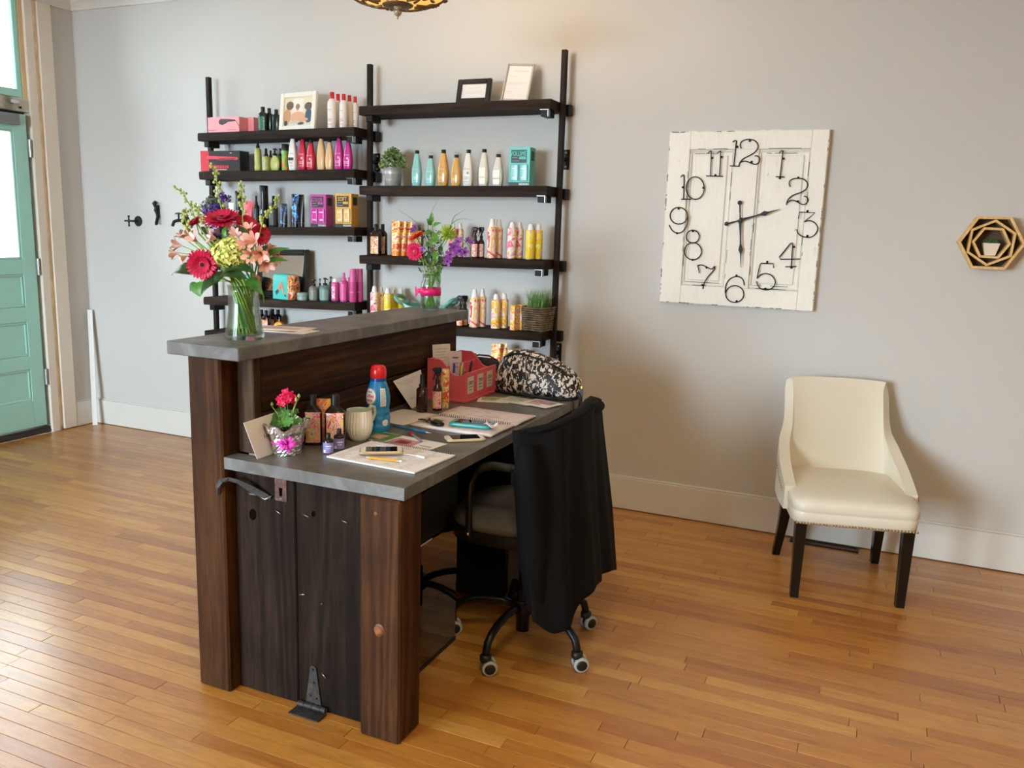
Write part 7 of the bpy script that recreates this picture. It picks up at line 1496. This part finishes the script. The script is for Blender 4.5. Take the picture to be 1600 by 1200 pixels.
# creamer
b_ = onZ(591, 676, ZL); aw = Vector((b_.x, b_.y, 0)).normalized(); c = b_+aw*0.034; hh = onY(588, 570, c.y).z-ZL; s0 = 37/ppm(c)/2
t = thing('creamer_bottle', 'tall blue coffee creamer bottle with a red cap', 'bottle', (c.x, c.y, ZL), R(33)); BL_ = P('#1f86c6', 0.3, coat=0.3)
pr = [(s0*0.9, 0), (s0*0.98, 0.004), (s0, 0.016), (s0, hh*0.12), (s0*0.97, hh*0.125), (s0, hh*0.135), (s0, hh*0.235), (s0*0.95, hh*0.245), (s0*0.98, hh*0.26), (s0*0.96, hh*0.32), (s0*0.90, hh*0.34), (s0*0.93, hh*0.37), (s0*1.0, hh*0.46), (s0*0.99, hh*0.54), (s0*0.88, hh*0.64), (s0*0.72, hh*0.72), (s0*0.63, hh*0.77), (s0*0.62, hh*0.80)]
mb = MB(); mb.lathe(pr, 32); bb = obj('bottle', mb, BL_, t)
mb = MB(); mb.lathe([(s0*0.66, hh*0.765), (s0*0.64, hh*0.80), (s0*0.63, hh*0.815)], 28); obj('neck_band', mb, P('#15459c', 0.3), t)
mb = MB(); mb.lathe([(s0*0.66, hh*0.812), (s0*0.69, hh*0.83), (s0*0.67, hh*0.93), (s0*0.58, hh*0.98), (s0*0.40, hh), (s0*0.02, hh*1.002)], 28); obj('cap', mb, P('#dd2026', 0.3, coat=0.3), t)
def rad_at(z):
    for (r0, z0), (r1, z1) in zip(pr, pr[1:]):
        if z0 <= z <= z1: return r0+(r1-r0)*(z-z0)/max(1e-6, z1-z0)
    return pr[-1][0]
def wrap(pts2, off, a0): return [((rad_at(z)+off)*math.sin(a0+x/s0), -(rad_at(z)+off)*math.cos(a0+x/s0), z) for x, z in pts2]
def wrapdisc(cx, cz, rx, rz, off, a0, mat, name, shape=None):
    mb = MB(); n = 28; V = wrap([(cx, cz)], off, a0); rings = 5
    for j in range(1, rings+1):
        for k in range(n):
            a = 2*math.pi*k/n; x, z = math.cos(a)*rx*j/rings, math.sin(a)*rz*j/rings
            if shape == 'heart': x *= 1+0.18*max(0, math.sin(a)); z += -abs(x)*0.0+0.0
            V += wrap([(cx+x, cz+z)], off, a0)
    F = [(0, 1+k, 1+(k+1) % n) for k in range(n)]+[(1+(j-1)*n+k, 1+j*n+k, 1+j*n+(k+1) % n, 1+(j-1)*n+(k+1) % n) for j in range(1, rings) for k in range(n)]; mb.add(V, F, 0, True); return obj(name, mb, mat, t)
A0 = -0.85
wrapdisc(0, hh*0.545, s0*0.66, hh*0.125, 0.0004, A0, P('#c9a25a', 0.35), 'label_edge'); wrapdisc(0, hh*0.545, s0*0.60, hh*0.115, 0.0009, A0, P('#f3efe9', 0.4), 'label')
for word, zz, sz, col in (('Nestlé', 0.615, 0.009, '#1c3f94'), ('Coffee', 0.555, 0.0155, '#cf2430'), ('mate', 0.49, 0.0155, '#cf2430')):
    o = link('lettering', text_mesh(word, sz, P(col, 0.5), 0, 0.9, 0.02).copy(), t)
    for v in o.data.vertices: p = wrap([(v.co.x, hh*zz+v.co.z)], 0.0014, A0)[0]; v.co = p
mb = MB(); g = [(x, z) for z in [hh*(0.40+0.27*i/8) for i in range(9)] for x in (-s0*0.26, -s0*0.09, s0*0.09, s0*0.26)]; mb.add(wrap(g, 0.0006, 0.42), [(j*4+i, j*4+i+1, j*4+i+5, j*4+i+4) for j in range(8) for i in range(3)], 0, True); obj('facts_panel', mb, P('#e9ecee', 0.5), t)
mb = MB()
for i in range(11):
    z = hh*(0.42+0.022*i); g = [(-s0*0.22, z), (0, z), (s0*(0.22 if i % 3 else 0.1), z), (-s0*0.22, z+0.0012), (0, z+0.0012), (s0*(0.22 if i % 3 else 0.1), z+0.0012)]; mb.add(wrap(g, 0.0011, 0.42), [(0, 1, 4, 3), (1, 2, 5, 4)])
obj('facts_print', mb, P('#6d7f8c', 0.6), t)
wrapdisc(0, hh*0.36, s0*0.40, hh*0.035, 0.0012, A0+0.05, P('#c78d55', 0.5), 'cup_print'); wrapdisc(0, hh*0.15, s0*0.30, hh*0.05, 0.0006, 0.62, P('#e9edf0', 0.5), 'badge')
# card leaning on the back boards
def onlean(px, py): p = onX(px, py, -1.62); f_ = (p.z-ZL)/0.14; return onX(px, py, -1.598-0.050*max(0, f_))
cs = [onlean(643, 641), onlean(668, 630), onlean(657, 580), onlean(614, 598)]
lo = min(p.z for p in cs); cs = [p+Vector((0, 0, max(0, ZL+0.001-lo))) for p in cs]
t, n, lc = card('note_card', 'white printed card leaning on the back boards left of the dark spray bottle', cs, 0.001, P('#e4dfe0', 0.6))
nn = n if n.x > 0 else -n; uz = (lc[3]-lc[0]).normalized(); ux = (lc[2]-lc[3]).normalized(); o_ = lc[3]+nn*0.0012
lines(t, o_, ux, uz, nn, [(0.02, 0.16, -0.018, 0.0012), (0.03, 0.15, -0.026, 0.0012), (0.05, 0.12, -0.033, 0.0012), (0.012, 0.02, -0.014, 0.002)], M_GREY_INK); scribble(t, o_, ux, uz, nn, [(0.02, -0.10), (0.03, -0.095), (0.04, -0.102), (0.05, -0.096), (0.06, -0.10)], M_INK, r_=0.0005)
desk_item('spray_bottle', 'spray', 659, 645, 585, 18, 'dark brown spray bottle with black pump beside the leaning card', 'bottle', body=P('#32190f', 0.15), slim=0.6, rz=32, lab=None)
desk_item('trigger_bottle', 'trigger', 683, 642, 573, 15, 'brown trigger spray bottle with orange label before the red organizer', 'bottle', body=P('#3a1d10', 0.15), lab=LB2, rz=15)
desk_item('spray_can', 'tall', 695, 638, 577, 13, 'slim bright orange and yellow printed can touching the red organizer', 'can', body=PAT_TUBE, capm=PAT_TUBE, seam=0.8, rz=30)
# ---- red desk organizer
OX0, OX1, OY0, OY1 = -1.648, -1.474, 2.945, 3.235; RD = P('#de606b', 0.4, spec=0.4, bump=0.05)
og = thing('desk_organizer', 'coral red wooden desk organizer with three small label frames', 'organizer', (OX0, OY0, ZL)); W_, D_ = OX1-OX0, OY1-OY0
mb = MB(); mb.box(-0.004, W_+0.008, -0.006, D_+0.006, 0.0, 0.011, 0, 0.002); obj('base', mb, RD, og)
mb = MB(); mb.box(W_-0.008, W_, 0.008, D_-0.008, 0.011, 0.118, 0, 0.001); fr_ = obj('front_panel', mb, RD, og); mb = MB(); mb.box(0, 0.008, 0.008, D_-0.008, 0.011, 0.165, 0, 0.001); obj('back_panel', mb, RD, og)
prof = [(0, 0.011), (W_, 0.011), (W_, 0.120)]+[(W_-W_*u, 0.120-0.014*math.sin(min(1, u/0.45)*math.pi)*(1 if u < 0.45 else 0)+(0.046*(0.5-0.5*math.cos(min(1, max(0, u-0.35)/0.35)*math.pi)))) for u in [i/16 for i in range(1, 17)]]
for y in (0.0, D_-0.008):
    mb = MB(); mb.prism(prof, 0, 0.008, T=Matrix.Translation((0, y+0.008, 0)) @ Matrix.Rotation(R(90), 4, 'X')); obj('side_panel', mb, RD, og)
mb = MB(); mb.box(0.075, 0.081, 0.008, D_-0.008, 0.011, 0.135, 0, 0.001); obj('divider', mb, RD, og); mb = MB(); mb.box(0.081, W_-0.008, 0.14, 0.146, 0.011, 0.105, 0, 0.001); obj('divider', mb, RD, og)
for y in (0.045, 0.135, 0.225):
    mb = MB(); mb.box(W_, W_+0.002, y-0.027, y+0.027, 0.032, 0.100, 0, 0.0008); lf = obj('label_frame', mb, P('#d9cdbb', 0.5), fr_)
    mb = MB()
    for s_ in (-1, 1):
        mb.tube([(W_+0.0024, y+s_*0.010+0.0075*math.cos(a), 0.075+0.0065*math.sin(a)) for a in [2*math.pi*k/14 for k in range(14)]], 0.0011, 4, closed=True)
    mb.tube([(W_+0.0024, y-0.019, 0.081), (W_+0.0024, y+0.019, 0.081)], 0.0012, 4); mb.box(W_+0.002, W_+0.0026, y-0.018, y+0.018, 0.058, 0.0605); mb.box(W_+0.002, W_+0.0026, y-0.014, y+0.014, 0.046, 0.048)
    obj('print', mb, P('#4c4640', 0.6), og)
def stand(name, label, cat, lx, ly, w_, h_, th, rx, rzz, mat, z=0.012, group=None):
    t = thing(name, label, cat, (OX0+lx, OY0+ly, ZL+z), R(rzz), group); mb = MB(); mb.box(-w_/2, w_/2, -th/2, th/2, 0, h_, 0, 0, TR((0, 0, 0), (R(rx), 0, 0))); obj('sheet', mb, mat, t); return t
t = stand('receipt_card', 'white printed slip standing in the back slot of the red organizer', 'card', 0.035, 0.07, 0.085, 0.205, 0.001, -5, 60, P('#e9e2dc', 0.6)); mb = MB()
for k in range(5): mb.box(-0.03, 0.03-0.008*(k % 3), -0.0016, -0.0006, 0.185-0.012*k, 0.1865-0.012*k, 0, 0, TR((0, 0, 0), (R(-5), 0, 0)))
obj('small_print', mb, M_GREY_INK, t)
t = stand('appointment_card', 'lilac printed card standing in the red organizer, in front of the white slip', 'card', 0.105, 0.05, 0.052, 0.185, 0.001, -6, 40, P('#dcc6d6', 0.6)); mb = MB(); mb.box(-0.012, 0.012, -0.0016, -0.0006, 0.155, 0.161, 0, 0, TR((0, 0, 0), (R(-6), 0, 0))); mb.box(-0.014, 0.014, -0.0016, -0.0006, 0.135, 0.137, 0, 0, TR((0, 0, 0), (R(-6), 0, 0))); mb.box(-0.008, 0.012, -0.0016, -0.0006, 0.12, 0.122, 0, 0, TR((0, 0, 0), (R(-6), 0, 0))); obj('small_print', mb, P('#7a5f86', 0.6), t)
def pen(name, label, p0, p1, col, capc, r_=0.0042, cat='pen'):
    p0, p1 = Vector(p0), Vector(p1); t = thing(name, label, cat, p0); d = (p1-p0); L_ = d.length; T = d.to_track_quat('Z', 'Y').to_matrix().to_4x4()
    mb = MB(); mb.lathe([(r_*0.3, 0), (r_, r_*3), (r_, L_*0.72)], 10, T=T); obj('barrel', mb, P(col, 0.35), t); mb = MB(); mb.lathe([(r_*1.12, L_*0.715), (r_*1.12, L_*0.97), (r_*0.7, L_)], 10, T=T); mb.box(-0.001, 0.001, r_, r_+0.002, L_*0.74, L_*0.93, 0, 0, T); obj('cap', mb, P(capc, 0.35), t); return t
for k, (lx, ly, dx, dy, col, capc, cn) in enumerate(((0.105, 0.025, -0.006, 0.02, '#d8d8d8', '#2a4fa8', 'blue-capped'), (0.12, 0.04, 0.005, 0.018, '#3a5cb8', '#2b46a0', 'solid blue'), (0.128, 0.03, 0.012, 0.008, '#e0b428', '#e8c22c', 'yellow'), (0.115, 0.065, 0.0, 0.03, '#8d7ab4', '#8a74b8', 'lilac'), (0.135, 0.075, 0.014, 0.03, '#2c2a2c', '#232123', 'black'), (0.13, 0.10, 0.012, 0.02, '#232326', '#4a4a4e', 'dark grey'))):
    pen('pen', '%s pen standing in the front compartment of the red organizer' % cn, (OX0+lx, OY0+ly, ZL+0.0125), (OX0+lx+dx, OY0+ly+dy, ZL+0.148+0.004*(k % 3)), col, capc)
t = thing('tissue', 'crumpled white tissue tucked among the pens in the red organizer', 'tissue', (OX0+0.095, OY0+0.10, ZL+0.012)); mb = MB(); rt = random.Random(3)
mb.surf(lambda u, v: ((u-0.5)*0.02+0.006*math.sin(v*7), (v-0.5)*0.05, 0.06+0.075*(1-(2*v-1)**2*0.5)*u+0.008*math.sin(u*8+v*5)), 8, 8); o = obj('sheet', mb, P('#e6ddd8', 0.8), t); solidify(o, 0.001)
# ---- small black purse with gilded flower, behind the organizer
pc = onY(772, 592, 3.30); t = thing('clutch_purse', 'small black purse with a gilded flower between red organizer and speckled bag', 'purse', (-1.565, 3.300, ZL)); mb = MB()
mb.loft([(0.075, 0.028, 0.0, 3), (0.085, 0.034, 0.01, 3), (0.088, 0.034, 0.06, 3), (0.078, 0.026, 0.11, 3), (0.068, 0.014, 0.128, 3), (0.06, 0.004, 0.132, 3)], 28); obj('purse_body', mb, P('#141112', 0.4, bump=0.3), t)
mb = MB(); mb.tube([(-0.06, 0, 0.128), (-0.02, -0.004, 0.142), (0.03, -0.004, 0.142), (0.07, -0.004, 0.124)], 0.004, 8); mb.lathe([(0.008, 0), (0.011, 0.006), (0.008, 0.013), (0.001, 0.015)], 12, T=Matrix.Translation((-0.045, 0, 0.132))); obj('clasp', mb, P('#5b3a22', 0.35, 0.4), t)
mb = MB(); rf2 = random.Random(12)
for _ in range(34):
    c = Vector((0.055+rf2.gauss(0, 0.012), -0.037+rf2.uniform(-0.006, 0.002), 0.062+rf2.gauss(0, 0.014))); mb.lathe([(0.0005, -0.004), (0.0035, -0.002), (0.0042, 0), (0.0035, 0.002), (0.0005, 0.004)], 8, T=Matrix.Translation(c))
o = obj('gilded_flower', mb, P('#b59a62', 0.3, 0.8), t); 
# ---- black and white speckled bag
def bag():
    m, N, L, b = newmat('speckled_canvas'); tc = N.new('ShaderNodeTexCoord'); mp = N.new('ShaderNodeMapping'); mp.inputs['Scale'].default_value = (1.25, 1, 0.8); mp.inputs['Rotation'].default_value = (0, R(25), 0)
    n = N.new('ShaderNodeTexNoise'); n.inputs['Scale'].default_value = 62; n.inputs['Detail'].default_value = 3.5; n.inputs['Roughness'].default_value = 0.62; n.inputs['Distortion'].default_value = 0.7
    L.new(tc.outputs['Object'], mp.inputs[0]); L.new(mp.outputs[0], n.inputs['Vector']); r = ramp(N, [(0.0, '#17120f'), (0.525, '#ece6e2')], True); L.new(n.outputs['Fac'], r.inputs[0]); L.new(r.outputs[0], b.inputs[0]); b.inputs['Roughness'].default_value = 0.5
    by = 3.275; t = thing('tote_bag', 'slouched black and white speckled bag at the far end of the lower worktop', 'bag', (-1.29, by, ZL))
    secs = [(-1.487, 0.025, 0.004, 0.055), (-1.47, 0.055, 0.003, 0.13), (-1.44, 0.066, 0.002, 0.168), (-1.40, 0.075, 0.001, 0.186), (-1.36, 0.080, 0.001, 0.190), (-1.32, 0.082, 0.001, 0.184), (-1.27, 0.083, 0.001, 0.172), (-1.22, 0.082, 0.001, 0.158), (-1.17, 0.078, 0.001, 0.138), (-1.135, 0.066, 0.002, 0.112), (-1.112, 0.046, 0.006, 0.088), (-1.102, 0.018, 0.016, 0.062)]
    n_ = 28; V = []; rgb = random.Random(31)
    for x, d, z0, z1 in secs:
        zc, hz = (z0+z1)/2, (z1-z0)/2
        for k in range(n_):
            a = 2*math.pi*k/n_; c_, s_ = math.cos(a), math.sin(a); e = 2.6 if s_ > 0 else 4.5
            yy = math.copysign(abs(c_)**(2/e), c_)*d*(0.62 if s_ > 0.6 else 0.62+0.38*min(1, (0.6-s_)/0.9)); zz = zc+math.copysign(abs(s_)**(2/e), s_)*hz
            wv = 0.003*math.sin(a*5+x*60)
            V.append((x+1.29+wv*0.5, yy*(1+wv*4), max(0.0006, zz+(wv if s_ > -0.5 else 0))))
    mb = MB(); k = len(secs); mb.add(V, [(j*n_+i, j*n_+(i+1) % n_, (j+1)*n_+(i+1) % n_, (j+1)*n_+i) for j in range(k-1) for i in range(n_)]+[tuple(range(n_)), tuple(range((k-1)*n_, k*n_))], 0, True); o = obj('bag_body', mb, m, t); subsurf(o, 1)
    BLK_ = P('#121011', 0.45)
    mb = MB(); mb.tube([(x+1.29, -d*0.50, z1-0.016) for x, d, z0, z1 in secs[2:9]], 0.0042, 6); z_ = obj('zip', mb, BLK_, t); mb = MB(); mb.cyl((0.115, -0.043, 0.128), (0.14, -0.046, 0.118), 0.003, n=8); obj('zip_pull', mb, P('#6d5c3c', 0.4, 0.8), z_)
    mb = MB(); mb.tube([(x+1.29, -d*0.98-0.0035, 0.007) for x, d, z0, z1 in secs[1:10]]+[(0.185, -0.02, 0.010)], 0.0052, 8); obj('base_piping', mb, BLK_, t)
    mb = MB(); mb.tube([Vector((0.188, -0.008, 0.075))+Vector((0.006*math.cos(a), 0, 0.010*math.sin(a))) for a in [2*math.pi*q/14 for q in range(14)]], 0.0018, 6, closed=True); mb.box(0.190, 0.202, -0.012, -0.004, 0.045, 0.058, 0, 0.002); obj('gold_ring', mb, P('#c9a660', 0.25, 1.0), t)
    mb = MB(); strap(mb, [Vector(p) for p in ((0.196, -0.008, 0.048), (0.197, -0.012, 0.02), (0.197, -0.02, -0.02), (0.195, -0.03, -0.055), (0.19, -0.05, -0.095))], [0.007]*5, 0.002); obj('strap', mb, BLK_, t)
    mb = MB(); mb.tube([(0.16, -0.035, 0.055), (0.19, -0.03, 0.022), (0.205, -0.035, -0.02), (0.235, -0.05, -0.06)], 0.0022, 6); mb.tube([(0.165, -0.035, 0.045), (0.196, -0.03, 0.012), (0.215, -0.035, -0.03), (0.24, -0.05, -0.075)], 0.0022, 6); obj('cord', mb, BLK_, t)
    mb = MB(); mb.tube([(0.10, -0.088, 0.008), (0.135, -0.085, 0.006), (0.168, -0.07, 0.008), (0.1875, -0.075, -0.005), (0.1895, -0.08, -0.03), (0.1895, -0.08, -0.045)], 0.0022, 6)
    mb.loft([(0.003, 0.003, -0.075), (0.008, 0.006, -0.068), (0.009, 0.007, -0.05), (0.003, 0.003, -0.040)], 10, T=Matrix.Translation((0.19, -0.08, 0))); obj('tassel', mb, BLK_, t)
bag()
# ---- leaflets under the bag
for k, (cx_, cy_, w_, d_, rz, col, lb, pc_) in enumerate(((-1.40, 3.06, 0.13, 0.10, 20, '#e8e2de', 'white leaflet with green and red print left of the bag', '#7d9a5c'), (-1.30, 3.09, 0.16, 0.11, -12, '#d5d6d0', 'grey-green leaflet lying partly under the speckled bag', '#a8b4a4'), (-1.20, 3.08, 0.14, 0.12, -16, '#ece8e6', 'white leaflet with plum print near the worktop edge below the bag', '#b08a98'))):
    t = sheet('leaflet', lb, 'leaflet', cx_, cy_, w_, d_, rz, ZL+0.0004+0.0018*k, 0.0014, P(col, 0.5)); mb = MB(); mb.box(-w_*0.4, w_*0.35, -d_*0.05, d_*0.4, 0.0014, 0.0018); mb.box(-w_*0.4, w_*0.1, -d_*0.25, -d_*0.15, 0.0014, 0.0018); obj('print', mb, P(pc_, 0.5, var=0.4, vscale=40), t)
# ---- open planner
def spiral(t, x0, x1, y, z, n, r_=0.005, mat=None):
    mb = MB(); pts = []
    for k in range(n*8+1): a = k*math.pi/4; pts.append((x0+(x1-x0)*k/(n*8), y+r_*math.cos(a), z+r_*math.sin(a)))
    mb.tube(pts, 0.0008, 4); obj('spiral_binding', mb, mat or M_STEEL, t)
PG = P('#e9dfe2', 0.65); LN = P('#c9a9b2', 0.7)
t = thing('open_planner', 'open spiral planner with pink ruled pages on the lower worktop', 'planner', (-1.297, 2.668, ZL), R(-1.5))
for s_, y0, y1 in ((1, 0.006, 0.185), (-1, -0.185, -0.006)):
    mb = MB(); nu_ = 10
    mb.surf(lambda u, v: (-0.16+0.32*u+0.004*(s_ > 0), y0+(y1-y0)*v, 0.0075+0.002*math.sin(v*math.pi)+(0.0015 if u > 0.9 else 0)), 8, 6); pg = obj('pages', mb, PG, t); solidify(pg, 0.007, -1)
    mb = MB()
    for k in range(9): yy = y0+(y1-y0)*(0.1+0.095*k); mb.box(-0.15, 0.15, yy-0.0004, yy+0.0004, 0.0098, 0.0101)
    for k in range(7): xx = -0.15+0.05*k; mb.box(xx-0.0004, xx+0.0004, min(y0, y1)+0.01, max(y0, y1)-0.01, 0.0098, 0.0101)
    obj('ruled_lines', mb, LN, pg); mb = MB(); rp = random.Random(s_+5)
    for _ in range(22): x_, yy = rp.uniform(-0.14, 0.10), y0+(y1-y0)*rp.uniform(0.12, 0.9); mb.box(x_, x_+rp.uniform(0.012, 0.035), yy, yy+0.0016, 0.0099, 0.0102)
    obj('handwriting', mb, P('#9a8a92', 0.7), pg)
spiral(t, -0.15, 0.15, 0.0, 0.009, 34, 0.006, P('#5a4a4a', 0.4, 0.6))
# ---- notebook with pencil and phone
t = thing('spiral_notebook', 'white spiral notebook with printed tables at the near edge of the lower worktop', 'notebook', (-1.302, 2.112, ZL), R(-3.5)); NW, ND = 0.158, 0.112
mb = MB(); mb.box(-NW, NW, -ND, ND, 0.0004, 0.0055, 0, 0.0008); pg = obj('pages', mb, P('#ebe8ec', 0.65), t); mb = MB(); mb.box(-NW-0.001, NW+0.001, -ND-0.001, ND, 0.0, 0.0004); obj('back_cover', mb, M_INK, t)
mb = MB(); rp = random.Random(77)
for k in range(17):
    yy = -ND+0.015+0.0118*k; mb.box(-NW+0.012, NW-0.012, yy, yy+0.0005, 0.0055, 0.0058)
    for j in range(5): x_ = -NW+0.016+j*0.058; mb.box(x_, x_+rp.uniform(0.012, 0.045), yy+0.003, yy+0.0055, 0.0055, 0.0058)
obj('printed_table', mb, P('#b9b6bd', 0.7), pg); spiral(t, -NW+0.01, NW-0.01, ND-0.003, 0.006, 40, 0.005, P('#777478', 0.35, 0.8))
a = onZ(626, 690, ZL)
t = sheet('photo_leaflet', 'leaflet with colour photos lying above the spiral notebook', 'leaflet', a.x-0.008, a.y+0.012, 0.30, 0.105, -7, ZL+0.0004, 0.0012, P('#e8e5e6', 0.5))
def fprint(t, x0, x1, y0, y1, col, z=0.0012, nm='photo_print'): mb = MB(); mb.box(x0, x1, y0, y1, z, z+0.0003); obj(nm, mb, P(col, 0.35, var=0.35, vscale=30), t)
fprint(t, -0.145, -0.03, -0.05, 0.048, '#58863f'); fprint(t, -0.025, 0.075, -0.05, 0.02, '#c48d92'); fprint(t, -0.11, -0.06, -0.03, 0.02, '#c79b7a', 0.0016); fprint(t, 0.0, 0.05, -0.035, 0.0, '#7a2a30', 0.0016); fprint(t, 0.09, 0.135, -0.02, -0.012, '#8d8a90')
def flatlong(name, label, cat, pa, pb, z, width, th, builder):
    a, b_ = onZ(*pa, z), onZ(*pb, z); c = (a+b_)/2; d = b_-a; t = thing(name, label, cat, (c.x, c.y, z), math.atan2(d.y, d.x)); builder(t, d.length, width, th); return t
def phone(case, face, screen, edge=0.004):
    def f(t, L_, W_, th):
        mb = MB(); mb.loft([(L_/2-0.002, W_/2-0.002, 0.0003, 9), (L_/2, W_/2, 0.002, 9), (L_/2, W_/2, th-0.002, 9), (L_/2-0.002, W_/2-0.002, th, 9)], 40); b0 = obj('case', mb, P(case, 0.3, 0.2), t)
        mb = MB(); mb.loft([(L_/2-edge, W_/2-edge, th, 10), (L_/2-edge, W_/2-edge, th+0.0006, 10)], 40); obj('front_face', mb, P(face, 0.2), t)
        mb = MB(); mb.box(-L_/2+0.018, L_/2-0.018, -W_/2+edge+0.001, W_/2-edge-0.001, th+0.0006, th+0.0010); obj('screen', mb, P(screen, 0.04), t); mb = MB(); mb.lathe([(0.0045, th+0.0006), (0.0045, th+0.0010)], 16, T=Matrix.Translation((L_/2-0.011, 0, 0))); obj('home_button', mb, P('#cfc6bd', 0.3), t)
    return f
flatlong('smartphone', 'gold rimmed white phone with black screen lying on the spiral notebook', 'phone', (562, 706.5), (630, 706), ZL+0.0125, 0.067, 0.0085, phone('#b9996f', '#e9e4df', '#0d0d0f'))
flatlong('smartphone', 'white and gold phone lying on the bare worktop by the planner', 'phone', (696, 688), (756, 685.5), ZL+0.0003, 0.066, 0.0085, phone('#d9c49a', '#efe9e2', '#141012'))
flatlong('smartphone', 'phone in a turquoise case lying on the open planner', 'phone', (706, 662), (771, 668.5), ZL+0.0112, 0.076, 0.012, phone('#3f9a96', '#5fb4ae', '#1d0f12', 0.006))  # dark red reflection put into the screen colour
a = onZ(768, 667, ZL+0.024); t = thing('gift_tag', 'crumpled white and pink tag on the end of the turquoise phone', 'tag', (a.x, a.y, ZL+0.0245)); mb = MB(); mb.surf(lambda u, v: ((u-0.5)*0.045, (v-0.5)*0.04, 0.006+0.006*math.sin(u*6+v*3)+0.003*math.cos(v*9)), 10, 10); o = obj('paper', mb, P('#e9d9de', 0.7), t); solidify(o, 0.0006); mb = MB(); mb.surf(lambda u, v: (0.006+(u-0.5)*0.02, -0.006+(v-0.5)*0.014, 0.0066+0.006*math.sin((0.63+0.44*(u-0.5))*6+(0.35+0.35*(v-0.5))*3)+0.003*math.cos((0.35+0.35*(v-0.5))*9)), 6, 6); obj('pink_print', mb, P('#c46a94', 0.6), t)
def pencil(col, tipc, endc):
    def f(t, L_, W_, th):
        r_ = W_/2; T = Matrix.Translation((0, 0, r_)) @ Matrix.Rotation(R(90), 4, 'Y')
        mb = MB(); mb.loft([(r_, r_, -L_*0.36), (r_, r_, L_*0.38)], 6, T=T, smooth=False); obj('barrel', mb, P(col, 0.35), t)
        mb = MB(); mb.lathe([(0.0004, -L_/2), (r_*0.35, -L_*0.46)], 8, 1, T=T); mb.lathe([(r_*0.35, -L_*0.46), (r_*0.98, -L_*0.36)], 8, 0, T=T); obj('point', mb, [P('#d8b483', 0.6), P(tipc, 0.5)], t)
        mb = MB(); mb.lathe([(r_*1.02, L_*0.38), (r_*1.02, L_*0.44)], 10, 0, T=T); mb.lathe([(r_*0.95, L_*0.44), (r_*0.9, L_*0.5)], 10, 1, T=T); obj('eraser', mb, [M_STEEL, P(endc, 0.6)], t)
    return f
flatlong('pencil', 'yellow wooden pencil lying on the spiral notebook', 'pencil', (569, 716), (628, 723), ZL+0.0062, 0.0078, 0, pencil('#d99a22', '#2d2a28', '#e9e4e0'))
flatlong('pencil', 'blue patterned pencil lying between creamer bottle and planner', 'pencil', (675, 679), (614, 666.5), ZL+0.0003, 0.0078, 0, pencil('#2a7fb8', '#9fb0b8', '#2a6fa0'))
a, b_ = onZ(640, 675.5, ZL+0.005), onZ(660, 690, ZL+0.005); pen('pen', 'red and grey pen lying above the photo leaflet', b_, a, '#7d7478', '#b8283c', 0.005)
t = thing('charging_cable', 'white charging plug and cable lying on the notebook beside the gold phone', 'cable', onZ(648, 712, ZL+0.007)); o0 = Vector(t.location); mb = MB(); mb.tube([onZ(632, 709, ZL+0.0092)-o0, onZ(640, 710.5, ZL+0.009)-o0, onZ(652, 712.5, ZL+0.009)-o0], 0.0018, 6); obj('wire', mb, M_WHITE, t); mb = MB(); mb.cyl(onZ(651, 712.4, ZL+0.0096)-o0, onZ(664, 715, ZL+0.0096)-o0, 0.0036, n=10); mb.cyl(onZ(626, 708, ZL+0.0096)-o0, onZ(634, 709.3, ZL+0.0096)-o0, 0.003, n=8); obj('plug', mb, M_WHITE, t)
# keys
a = onZ(683, 664, ZL+0.011); t = thing('car_keys', 'black car key fob with keys and a green tag on the planner edge', 'keys', (a.x, a.y, ZL+0.0112)); mb = MB(); mb.loft([(0.026, 0.015, 0, 3), (0.029, 0.017, 0.004, 3), (0.028, 0.016, 0.010, 3), (0.02, 0.011, 0.013, 3)], 24, T=Matrix.Rotation(R(-22), 4, 'Z')); obj('key_fob', mb, P('#141414', 0.3), t)
mb = MB(); mb.tube([Vector((-0.04, 0.022, 0.006))+Vector((0.012*math.cos(q), 0.012*math.sin(q), 0.002*math.sin(q*2))) for q in [2*math.pi*k/18 for k in range(18)]], 0.0012, 6, closed=True); obj('key_ring', mb, M_STEEL, t)
for k, (ang, ln) in enumerate(((150, 0.05), (115, 0.045), (185, 0.04))):
    T = TR((-0.045, 0.02, 0.002+0.002*k), (0, 0, R(ang))); mb = MB(); mb.loft([(0.011, 0.010, 0), (0.011, 0.010, 0.0018)], 16, T=T); mb.box(0.009, ln, -0.0035, 0.0035, 0, 0.0018, 0, 0, T); obj('key', mb, P('#5c5348', 0.35, 0.9), t)
mb = MB(); mb.loft([(0.020, 0.009, 0.010, 4), (0.020, 0.009, 0.012, 4)], 20, T=TR((-0.008, 0.024, 0), (0, 0, R(-15)))); obj('green_tag', mb, P('#4a8a3c', 0.4), t)
# blank sheet
t = sheet('paper_sheet', 'blank white sheet lying right of the creamer bottle', 'paper', -1.553, 2.60, 0.165, 0.215, -6, ZL+0.0003, 0.0008, P('#dad5d3', 0.6))
